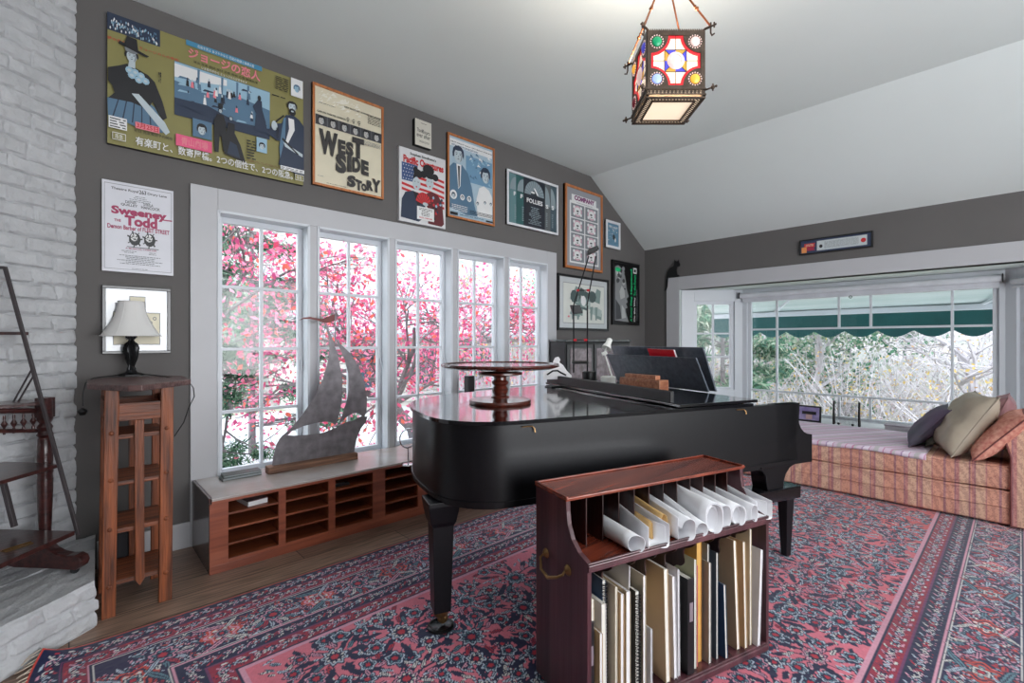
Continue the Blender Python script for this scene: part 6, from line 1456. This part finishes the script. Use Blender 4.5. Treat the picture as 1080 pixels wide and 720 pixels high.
# --- Company
S = P1('poster', 'tall grey poster with eight masks in an orange wood frame', 'poster', 4.328, 5.067, 2.238, 3.244, .03)
S.base(flat('grey_card', (146, 148, 154), .4), fm=M_ofr, fw_=.03)
S.rect(.12, .07, .90, .82, W_, 'white_panel'); S.rect(.17, .80, .83, .90, W_, 'white_panel'); S.text('COMPANY', .24, .78, .835, .06, flat('plum_ink', (120, 36, 100)), .06, name='title_lettering'); S.lines(.3, .72, .805, .82, 1, GRY, seed=4)
GC = flat('mask_panel_grey', (128, 132, 138)); 
for i in range(2):
    for j in range(4):
        x0, y0 = .15+i*.37, .09+j*.178; S.rect(x0, y0, x0+.345, y0+.165, GC, 'mask_panel'); cx, cy = x0+.17, y0+.082
        S.ell(cx, cy, .115, .068, flat('mask_pink', (206, 164, 178)), 'mask', 14)
        S.ell(cx, cy, .085, .05, W_, 'mask', 10)
        for q in (-1, 1): S.ell(cx+q*.09, cy+.045, .03, .02, W_, 'mask', 8); S.ell(cx+q*.085, cy-.04, .03, .02, W_, 'mask', 8)
        S.ell(cx-.01*i, cy, .034, .011, K, 'mask', 8); S.ell(cx, cy-.03, .02, .008, K, 'mask', 8)
S.done()
# --- little blue picture
S = P1('framed_picture', 'smallest picture, blue print in a white frame near the corner', 'picture', 5.158, 5.484, 2.594, 2.958, .02)
S.base(flat('blue_watery_print', (96, 136, 160), .35), fm=M_wfr, fw_=.035)
for k in range(40): r = random.Random(k); x, y = r.uniform(.14, .84), r.uniform(.14, .84); S.ell(x, y, .03, .02, [PB, MB_l, W_][k % 3], 'print', 6)
S.ell(.56, .42, .09, .10, K, 'print', 9); S.ell(.66, .32, .05, .08, W_, 'print', 8); S.text('TWO WEEKS', .2, .8, .74, .07, W_, .02)
S.done()
# --- large framed print
S = P1('framed_picture', 'wide black framed grey-green wash drawing below the poster of masks', 'picture', 4.205, 5.218, 1.486, 2.158, .02)
S.base(mat('picture_mount', (198, 202, 204), .12, var=.04, coat=.5), fm=M_bfr, fw_=.03)
S.rect(.10, .13, .91, .86, GRY, 'mount_line'); S.rect(.105, .14, .905, .85, flat('drawing_paper', (212, 214, 208)), 'drawing')
GG = flat('wash_grey_green', (126, 146, 142)); G2 = flat('wash_dark_green', (72, 88, 88))
for k in range(26):
    r = random.Random(k+3); x, y = r.uniform(.22, .82), r.uniform(.28, .74); S.poly([(x-.07, y-.04), (x-.02, y+.09), (x+.06, y+.05), (x+.05, y-.08)], [GG, GG, G2, flat('wash_pale', (170, 184, 180))][k % 4], 'drawing')
for x in (.26, .36, .62, .72): S.poly([(x, .20), (x+.03, .20), (x+.05, .45), (x-.01, .45)], GG, 'drawing')
S.ell(.30, .62, .07, .12, G2, 'drawing', 9); S.ell(.66, .64, .08, .11, G2, 'drawing', 9); S.ell(.48, .55, .05, .10, W_, 'drawing', 9); S.ell(.2, .25, .02, .02, PKr, 'drawing', 6)
S.done()
# --- Forum poster
S = P1('poster', 'narrow black poster with a marble profile and green upright lettering', 'poster', 5.305, 5.961, 1.575, 2.448, .02)
S.base(flat('forum_black', (18, 18, 20), .3), fm=M_bfr, fw_=.03)
ML = flat('marble_grey', (136, 138, 140)); ML2 = flat('marble_pale', (178, 180, 180)); ML3 = flat('marble_dark', (70, 72, 76)); GN = flat('bright_green_ink', (26, 190, 120))
S.poly([(.10, .07), (.60, .05), (.50, .20), (.48, .26), (.56, .28), (.50, .34), (.56, .37), (.52, .42), (.60, .46), (.52, .58), (.50, .68), (.46, .78), (.36, .88), (.22, .93), (.10, .90)], ML, 'marble_profile')
S.poly([(.30, .40), (.46, .44), (.44, .56), (.34, .62), (.26, .52)], ML2, 'marble_profile'); S.poly([(.12, .08), (.34, .10), (.28, .30), (.12, .40)], ML3, 'marble_profile'); S.poly([(.34, .10), (.50, .12), (.44, .26), (.34, .32)], ML2, 'marble_profile')
for k in range(24): r = random.Random(k); x, y = r.uniform(.12, .42), r.uniform(.66, .90); S.ell(x, y, .05, .035, [ML2, ML3, ML][k % 3], 'marble_profile', 8)
S.ell(.45, .57, .03, .012, K, 'marble_profile', 8); S.ell(.20, .86, .10, .035, GN, 'green_leaf', 8)
S.text('A Funny Thing', .66, .74, .06, .40, GN, .03, rot=90); S.text('Happened', .66, .745, .50, .40, GN, .04, rot=90); S.text('On the Way', .79, .86, .06, .40, W_, .03, rot=90); S.text('To the Forum', .79, .87, .48, .34, GN, .03, rot=90); S.rect(.77, .84, .90, .93, W_, 'mark'); S.rect(.80, .86, .87, .91, K, 'mark'); S.text('STEPHEN SONDHEIM', .90, .93, .08, .5, GRY, .02, rot=90)
S.done()
# --- certificate over the bay
S = Sheet('framed_certificate', 'long narrow framed certificate with red ribbon above the bay window', 'certificate', (XW-.002, 1.722, 2.337), (0, -1, 0), (-1, 0, 0), .68, .17, .018)
S.base(flat('certificate_navy', (52, 64, 92), .35), fm=M_bfr, fw_=.013)
S.rect(.25, .17, .93, .83, GRY, 'certificate_paper'); S.rect(.255, .19, .925, .81, flat('certificate_paper', (196, 204, 206)), 'certificate_paper'); S.lines(.36, .82, .28, .74, 8, GRY, seed=4); S.ell(.31, .45, .025, .12, K, 'crest', 8); S.ell(.88, .5, .034, .14, RD, 'wax_seal', 14)
S.poly([(.07, .72), (.23, .72), (.215, .60), (.23, .48), (.07, .46)], RD, 'ribbon'); S.poly([(.10, .46), (.22, .48), (.21, .36), (.225, .24), (.10, .24)], flat('ribbon_dark', (160, 40, 70)), 'ribbon'); S.rect(.03, .12, .105, .50, flat('orange_tag', (226, 148, 84)), 'tag'); S.lines(.09, .21, .52, .68, 3, CRM, seed=2)
S.done()
# --- black cat silhouette on the casing
t = thing('cat_figurine', 'flat black cat silhouette sitting on the corner of the bay casing', 'figurine', (XW-.018, 3.29, 2.238))
cat = [(704.5, 292.4), (716.6, 291.6), (716.4, 290.0), (714.2, 289.4), (713.4, 284.6), (714.2, 281.4), (716.6, 280.6), (717.4, 278.6), (716.0, 276.6), (715.9, 273.6), (714.2, 275.6), (712.6, 275.4), (711.4, 273.6), (711.0, 278), (710.2, 280.6), (706.4, 282.6), (704, 286.4), (703.2, 291), (702.6, 296), (702.2, 303), (700.8, 306.2), (702.4, 306.6), (704, 302), (704.4, 296)]
MB().prism(cat, lambda u, v, h: atX(u, v, XW-.030)+Vector((h, 0, 0)), 0, .005).build('cat_cutout', M_black, t)
p = atX(710, 292.4, XW-.03); MB().box(XW-.034, p.y-.05, 2.238, XW-.005, p.y+.05, 2.241).build('base', M_black, t)

# ================================================================== GLASS-FRONTED CABINET IN THE CORNER
x0, x1 = atY(597, 360, 3.45).x, atY(665, 361, 3.45).x; zt2 = atY(630, 360, 3.45).z
t = thing('audio_cabinet', 'black cabinet with a smoked reflecting glass door in the corner behind the piano', 'cabinet', ((x0+x1)/2, 3.55, 0))
MB().box(x0, 3.462, .02, x1, 3.70, zt2).build('body', M_black, t, bevel=.005); MB().box(x0-.01, 3.445, zt2-.0, x1+.01, 3.70, zt2+.02).build('top', mat('black_gloss_top', (30, 40, 40), .08, coat=.8), t, bevel=.003)
dr = MB().box(x0+.02, 3.452, .06, x0+.50, 3.462, zt2-.03).build('door', M_bfr, t, bevel=.003)
MB().box(x0+.07, 3.448, .10, x0+.46, 3.452, zt2-.08).build('door_glass', mat('smoked_glass_painted_reflection', (120, 104, 112), .18, rgb2=(66, 50, 54), vscale=14, coat=.6), dr)  # reflected foliage put into the glass colour as brown mottling
dr = MB().box(x0+.52, 3.452, .06, x1-.02, 3.462, zt2-.03).build('door', M_bfr, t, bevel=.003)
MB().box(x0+.56, 3.448, .10, x1-.06, 3.452, zt2-.08).build('door_glass', mat('smoked_glass_painted_reflection'), dr)

# ================================================================== DAYBED
def stripefab(name, base, axis, cols, period, rough=.85, swirl=True):
    m = bpy.data.materials.new(name); m.use_nodes = True; n = m.node_tree.nodes; L = m.node_tree.links; b = n['Principled BSDF']
    t = n.new('ShaderNodeTexCoord'); sp = n.new('ShaderNodeSeparateXYZ'); mt = n.new('ShaderNodeMath'); mt.operation = 'MULTIPLY'; mt.inputs[1].default_value = 1/period
    f = n.new('ShaderNodeMath'); f.operation = 'FRACT'; r = n.new('ShaderNodeValToRGB'); r.color_ramp.interpolation = 'CONSTANT'; e = r.color_ramp.elements
    L.new(t.outputs['Object'], sp.inputs[0])
    if axis == 'd':
        ad = n.new('ShaderNodeMath'); ad.operation = 'MULTIPLY_ADD'; ad.inputs[1].default_value = .55; L.new(sp.outputs[0], ad.inputs[0]); L.new(sp.outputs[1], ad.inputs[2]); L.new(ad.outputs[0], mt.inputs[0])
    else: L.new(sp.outputs['XYZ'.index(axis)], mt.inputs[0])
    L.new(mt.outputs[0], f.inputs[0]); L.new(f.outputs[0], r.inputs[0])
    e[0].position = 0; e[0].color = (*s2l(cols[0][1]), 1); e[1].position = cols[1][0]; e[1].color = (*s2l(cols[1][1]), 1)
    for p, c in cols[2:]: q = e.new(p); q.color = (*s2l(c), 1)
    col = r.outputs['Color']
    if swirl:
        v = n.new('ShaderNodeTexVoronoi'); v.inputs['Scale'].default_value = 22; v.distance = 'CHEBYCHEV'; v.feature = 'F1'
        w2 = n.new('ShaderNodeTexWave'); w2.wave_type = 'RINGS'; w2.rings_direction = 'SPHERICAL'; w2.inputs['Scale'].default_value = 1; w2.inputs['Distortion'].default_value = 6; w2.inputs['Detail'].default_value = 3; w2.inputs['Detail Scale'].default_value = 9
        mp = n.new('ShaderNodeMapping'); mp.inputs['Scale'].default_value = (9, 9, 9); L.new(t.outputs['Object'], mp.inputs[0]); L.new(mp.outputs[0], w2.inputs[0]); L.new(t.outputs['Object'], v.inputs['Vector'])
        r2 = n.new('ShaderNodeValToRGB'); r2.color_ramp.elements[0].position = .35; r2.color_ramp.elements[1].position = .55; r2.color_ramp.elements[0].color = (.86, .78, .78, 1); r2.color_ramp.elements[1].color = (1.1, 1.08, 1.02, 1)
        r3 = n.new('ShaderNodeValToRGB'); r3.color_ramp.elements[0].position = .10; r3.color_ramp.elements[1].position = .22; r3.color_ramp.elements[0].color = (.84, .76, .76, 1); r3.color_ramp.elements[1].color = (1, 1, 1, 1); L.new(v.outputs['Distance'], r3.inputs[0])
        L.new(w2.outputs['Fac'], r2.inputs[0])
        for rr_ in (r2, r3):
            mx = n.new('ShaderNodeMix'); mx.data_type = 'RGBA'; mx.blend_type = 'MULTIPLY'; mx.inputs[0].default_value = 1; L.new(col, mx.inputs[6]); L.new(rr_.outputs['Color'], mx.inputs[7]); col = mx.outputs[2]
    nz = n.new('ShaderNodeTexNoise'); nz.inputs['Scale'].default_value = 400; bp2 = n.new('ShaderNodeBump'); bp2.inputs['Strength'].default_value = .25; bp2.inputs['Distance'].default_value = .003
    L.new(nz.outputs[0], bp2.inputs['Height']); L.new(bp2.outputs[0], b.inputs['Normal'])
    L.new(col, b.inputs['Base Color']); b.inputs['Roughness'].default_value = rough; b.inputs['Specular IOR Level'].default_value = .2
    return m
SAL, BEI, ROS, PLM = (206, 154, 136), (208, 172, 152), (190, 136, 134), (168, 124, 130)
M_pais = stripefab('paisley_stripe_fabric', None, 'Y', [(0, SAL), (.20, ROS), (.23, BEI), (.40, PLM), (.43, ROS), (.47, SAL), (.50, PLM), (.53, BEI), (.70, ROS), (.76, PLM), (.79, SAL), (.95, PLM)], .30)
LAV, LG, PK2 = (214, 194, 210), (192, 186, 188), (196, 140, 168)
M_blank = stripefab('striped_blanket', None, 'd', [(0, LAV), (.16, PK2), (.19, LAV), (.30, LG), (.42, LAV), (.52, PK2), (.545, (226, 214, 226)), (.70, (178, 150, 180)), (.74, LAV), (.88, LG), (.95, PK2)], .26, swirl=False)
M_pipe = mat('dark_piping', (120, 66, 64), .8)
db = thing('daybed', 'long salmon paisley striped daybed under the bay window', 'daybed', (5.5, 1.0, 0))
dx0, dx1, dy0, dy1 = 4.93, 5.98, .045, 2.70
def softbox(mb, x0, y0, z0, x1, y1, z1, r=.03, puff=.0, n=6, ny=40, seed=1):
    # rounded-profile box swept along y
    prof = []
    for (cx, cz, a0) in ((x1-r, z1-r, 0), (x0+r, z1-r, pi/2), (x0+r, z0+r, pi), (x1-r, z0+r, 3*pi/2)):
        for k in range(5): a = a0+k*pi/8; prof.append((cx+r*math.cos(a), cz+r*math.sin(a)))
    rr_ = random.Random(seed); P = []
    for j in range(ny+1):
        y = y0+(y1-y0)*j/ny; e = min(j, ny-j); sh_ = .985 if e == 0 else 1; row = []
        for (x, z) in prof:
            w_ = puff*(math.sin(y*9+x*3)+.6*math.sin(y*23))*.5
            cx, cz = (x0+x1)/2, (z0+z1)/2
            row.append((cx+(x-cx)*sh_-(w_ if x < cx else 0), y, cz+(z-cz)*sh_+(w_*.6 if z > cz else 0)))
        row.append(row[0]); P.append(row)
    mb.grid(P)
    for j, row in ((0, P[0]), (-1, P[-1])):
        v = [mb.bm.verts.new(p) for p in row[:-1]]; mb.bm.faces.new(v if j else v[::-1])
    return mb
softbox(MB(), dx0, dy0-.02, .03, dx1, dy1, .272, .02, .004, seed=2).build('base', M_pais, db, smooth=True, weld=True)
mb = MB()
for z in (.155, .262): mb.tube([(dx0-.004, y, z+.003*math.sin(y*13)) for y in np.linspace(dy0, dy1, 40)], .005, 6)
mb.build('base_piping', M_pais, db, smooth=True)
softbox(MB(), dx0+.0, dy0, .275, dx1, dy1, .452, .035, .006, seed=3).build('seat_cushion', M_pais, db, smooth=True, weld=True)
mb = MB()
for z in (.287, .440): mb.tube([(dx0+.003, y, z+.004*math.sin(y*11)) for y in np.linspace(dy0+.02, dy1, 40)], .005, 6)
mb.build('cushion_piping', M_pais, db, smooth=True)
for x, y in ((dx0+.06, .08), (dx0+.06, dy1-.08), (dx1-.06, .08), (dx1-.06, dy1-.08)): MB().lathe([(.02, .0), (.028, .01), (.03, .04)], (x, y, 0), 12).build('foot', M_mahog, db)
# rolled arm at the right end
arm = [(dy0-.005, .03), (dy0-.005, .52), (dy0+.02, .62)]+[(dy0-.09+.12*math.cos(a), .66+.12*math.sin(a)) for a in np.linspace(.1, pi+.6, 12)]+[(dy0-.17, .5), (dy0-.17, .03)]
P = []; 
mb = MB(); mb.prism(arm, lambda u, v, h: (h, u, v), dx0-.01, dx1); mb.build('armrest', M_pais, db, bevel=.015, bseg=3)
MB().tube([(dx0-.014, u, v) for u, v in arm], .006, 6, loop=True).build('arm_piping', M_pipe, db)
# blanket over the seat
bl = []
rr_ = random.Random(4)
for i in range(50):
    row = []; y = .50+(dy1-.02-.50)*i/49
    for j in range(26):
        x = dx0-.0+.01+(dx1-dx0-.02)*j/25; z = .4585+.003*abs(math.sin(y*14+x*5))+.006*max(0, math.sin(y*5.2+x*2.4+1))**6+(.014*max(0, math.sin(y*7+x*3))**10 if y < 1.0 else 0)
        front = .46+.06*math.sin(y*3.1)
        row.append((x, y, z))
    x = dx0+.003; 
    bl.append([(dx0-.009, y, .425+.008*math.sin(y*9)), (dx0-.006, y, .450)]+row)
tb = MB().grid(bl).build('striped_blanket', M_blank, origin=(5.4, 1.5, .455)); tag(tb, 'lavender striped blanket spread over the daybed seat', 'blanket')
for p_ in tb.data.polygons: p_.use_smooth = True
sl = tb.modifiers.new('cloth', 'SOLIDIFY'); sl.thickness = .003; sl.offset = 1
# pillows
def pillow(name, label, m, C, M3, w_, h_, th, pipe=None, cat='pillow', wr=.0, seed=1, pinch=.08, group=None):
    t = thing(name, label, cat, tuple(C), 'pillows at the right end of the daybed'); n = 22; rr_ = random.Random(seed); ph = [rr_.uniform(0, 6) for _ in range(6)]
    def pt(u, v, s):
        e = (1-abs(u)**3.2)*(1-abs(v)**3.2); e = max(e, 0)**.5
        k = 1-pinch*(1-abs(v)**2)*abs(u)**2; k2 = 1-pinch*(1-abs(u)**2)*abs(v)**2
        wv = wr*(math.sin(6*u+ph[0]+3*v)+math.sin(9*v+ph[1]-4*u)+.7*math.sin(15*(u+v)+ph[2]))*e
        return Vector(C)+M3 @ Vector((u*w_/2*k, s*(th/2*e+wv), v*h_/2*k2))
    mb = MB()
    for s in (1, -1): mb.grid([[pt(-1+2*i/n, -1+2*j/n, s) for j in range(n+1)] for i in range(n+1)])
    o = mb.build('cover', m, t, weld=True)
    for p_ in o.data.polygons: p_.use_smooth = True
    ed = [pt(-1+2*i/n, -1, 0) for i in range(n)]+[pt(1, -1+2*i/n, 0) for i in range(n)]+[pt(1-2*i/n, 1, 0) for i in range(n)]+[pt(-1, 1-2*i/n, 0) for i in range(n)]
    MB().tube(ed, .0045, 6, loop=True).build('piping', pipe or m, t, smooth=True)
    return t, pt
def frame3(xax, up):
    x = Vector(xax).normalized(); z = (Vector(up)-x*Vector(up).dot(x)).normalized(); y = z.cross(x); return Matrix(((x.x, y.x, z.x), (x.y, y.y, z.y), (x.z, y.z, z.z)))
def pil(label, m, base, edge, lean, w_, h_, th, **k):
    """base: midpoint of the lower edge, edge: direction of lower edge, lean: direction of the upright axis"""
    M3 = frame3(edge, lean); up = M3 @ Vector((0, 0, 1)); return pillow('pillow', label, m, Vector(base)+up*h_/2, M3, w_, h_, th, **k)
M_p1 = mat('charcoal_plum_fabric', (86, 86, 96), .8, rgb2=(100, 84, 106), vscale=5, detail=1, stretch=(1, 1, .3), bump=.15, bscale=300)
M_p2 = mat('beige_silk_fabric', (178, 166, 148), .5, rgb2=(160, 148, 132), vscale=5, bump=.1, bscale=200)
M_p3 = mat('coral_print_fabric', (218, 160, 140), .8, rgb2=(190, 112, 100), vscale=38, detail=1)
M_p4 = mat('dusty_pink_fabric', (176, 134, 134), .6, rgb2=(150, 104, 110), vscale=6)
M_p5 = mat('sage_fringe', (140, 146, 134), .8, var=.3, vscale=50)
pil('charcoal and plum pillow leaning at the left of the pillow group', M_p1, (5.36, .66, .475), (1, .12, 0), (0, -.60, .74), .50, .42, .13, seed=2, wr=.003)
pil('grey-green pillow just showing between the charcoal and beige ones', M_p5, (5.42, .55, .475), (1, .08, 0), (0, -.60, .74), .38, .33, .09, seed=5)
pil('large wrinkled beige pillow with a centre seam', M_p2, (5.16, .43, .47), (1, .30, 0), (0, -.50, .84), .54, .54, .22, seed=7, wr=.006)
pil('coral printed pillow with dark piping against the armrest', M_p3, (5.12, .25, .47), (1, .05, 0), (0, -.62, .78), .54, .46, .15, pipe=M_pipe, seed=9, wr=.002)
pil('dusty pink pillow at the back beside the armrest', M_p4, (5.74, .22, .47), (1, .0, 0), (0, -.35, .93), .46, .46, .17, seed=11, wr=.005)
# striped bolster at the far left end, behind the piano
t = thing('striped_cushion', 'lavender striped cushion heaped at the far end of the daybed', 'cushion', (5.75, 2.42, .46))
MB().sphere((5.72, 2.36, .585), .22, (1.0, 1.1, .54), 28).build('cover', M_blank, t, smooth=True)

# ================================================================== BAY SILL THINGS, BLINDS
t = thing('photo_frame', 'small black framed purple photograph on the bay sill', 'photo frame', (6.3, 1.67, .415))
def leanrect(name, y0, y1, z0, z1, x, m, par, dx=.03, th=.012):
    mb = MB(); mb.prism([(y0, z0), (y1, z0), (y1, z1), (y0, z1)], lambda u, v, h: (x+dx*(v-.415)/.2+h, u, v), 0, th); return mb.build(name, m, par, bevel=.001)
ya, yb_ = 1.797, 1.553
leanrect('frame', ya, yb_, .416, .600, 6.3, M_bfr, t); leanrect('photograph', ya-.02, yb_+.02, .436, .582, 6.297, mat('purple_photo', (170, 160, 200), .3, rgb2=(120, 104, 160), vscale=12), t, th=.003)
leanrect('pictured_shape', ya-.05, yb_+.05, .50, .535, 6.2955, M_black, t, th=.002); leanrect('pictured_shape', ya-.09, yb_+.09, .445, .50, 6.2955, mat('photo_skin', (196, 160, 160), .5), t, th=.002)
MB().tube([(6.315, 1.675, .5), (6.37, 1.675, .417)], .006, 6).build('easel_back', M_black, t)
t = thing('mesh_rack', 'black wire mesh holder standing on the bay sill', 'rack', (6.32, 1.31, .415))
p0, p1, p2, p3 = atX(879, 448, 6.3), atX(906, 451, 6.3), atX(880, 422.5, 6.3), atX(906.5, 424.5, 6.3)
mb = MB()
for y in (p0.y, p1.y): mb.tube([(6.3, y, .417), (6.32, y, p2.z)], .010, 6); mb.tube([(6.36, y, .417), (6.32, y, p2.z-.02)], .006, 6)
mb.build('frame', M_black, t); mb = MB()
for k in range(22): y = p0.y+(p1.y-p0.y)*k/21; mb.tube([(6.3, y, .43), (6.318, y, p2.z-.01)], .0012, 4)
for k in range(18): z = .43+(p2.z-.45)*k/17; mb.tube([(6.3+.018*(z-.43)/(p2.z-.44), p0.y, z), (6.3+.018*(z-.43)/(p2.z-.44), p1.y, z)], .0012, 4)
mb.build('mesh_panel', M_blackm, t)
for y in (p0.y-.05, p0.y-.18): MB().sphere((6.295, y, .432), .014).build('knob', M_black, t, smooth=True)
t = thing('flat_box', 'low pale box on the bay sill behind the pillows', 'box', (6.4, .85, .415)); q = (atX(934, 445, 6.4).y, atX(962, 450, 6.4).y)
MB().box(6.35, q[1]-.1, .416, 6.5, q[0], .455).build('body', mat('pale_box_card', (196, 190, 200), .6), t, bevel=.002); MB().box(6.345, q[1]-.105, .455, 6.505, q[0]+.005, .467).build('lid', mat('pale_box_lid', (150, 140, 150), .6), t, bevel=.002)
# roller blind on the centre window
t = thing('roller_blind', 'rolled-up white roller blind across the top of the centre bay window', 'blind', (XB-.06, 1.35, 1.96))
ya, yb_ = 2.60, .115
M_bl = mat('white_blind_cloth', (216, 218, 224), .5)
MB().tube([(XB-.08, ya, 1.972), (XB-.08, yb_, 1.972)], .034, 20).build('roll', M_bl, t, smooth=True)
MB().box(XB-.056, yb_+.02, 1.885, XB-.052, ya-.02, 1.97).build('cloth', M_bl, t); MB().box(XB-.066, yb_+.02, 1.880, XB-.044, ya-.02, 1.900).build('hem_bar', M_bl, t, bevel=.004)
for y in (ya+.004, yb_-.004): MB().box(XB-.12, y-.006, 1.935, XB-.0, y+.006, 2.015).build('end_bracket', M_black, t, bevel=.003)
p = atX(897, 308, XB-.075); mb = MB(); mb.tube([(XB-.076, p.y+.014*math.cos(a), 1.872+.014*math.sin(a)) for a in np.linspace(0, 2*pi, 14)[:-1]], .004, 6, loop=True); mb.build('pull_ring', M_black, t)
t = thing('roller_blind', 'rolled-up white roller blind on the right-hand angled bay window', 'blind', (XB-.2, -.1, 1.95))
d = Vector((CR_[0]-CL[0], CR_[1]-CL[1], 0)).normalized(); a = Vector((CL[0], CL[1], 1.93))+d*.06+Vector((-.06, .0, 0)); b = a+d*(math.dist(CL, CR_)-.14)
MB().tube([a, b], .030, 20).build('roll', M_bl, t, smooth=True); MB().tube([a-Vector((0, 0, .05)), b-Vector((0, 0, .05))], .012, 8).build('hem_bar', M_bl, t, smooth=True)
# little hanging ornament in the right bay window
p = atD(1077, 362, 5.2); t = thing('glass_suncatcher', 'rust and white glass suncatcher hanging in the right bay window', 'ornament', (p.x, p.y, p.z))
MB().tube([p+Vector((0, 0, .05)), Vector((p.x, p.y, 1.90))], .0015, 4).build('thread', M_white, t)
MB().sphere(tuple(p), .075, (1, .4, .5), 16).build('drop', mat('rust_glass', (120, 50, 50), .1, rgb2=(214, 200, 196), vscale=14, coat=.8), t, smooth=True)
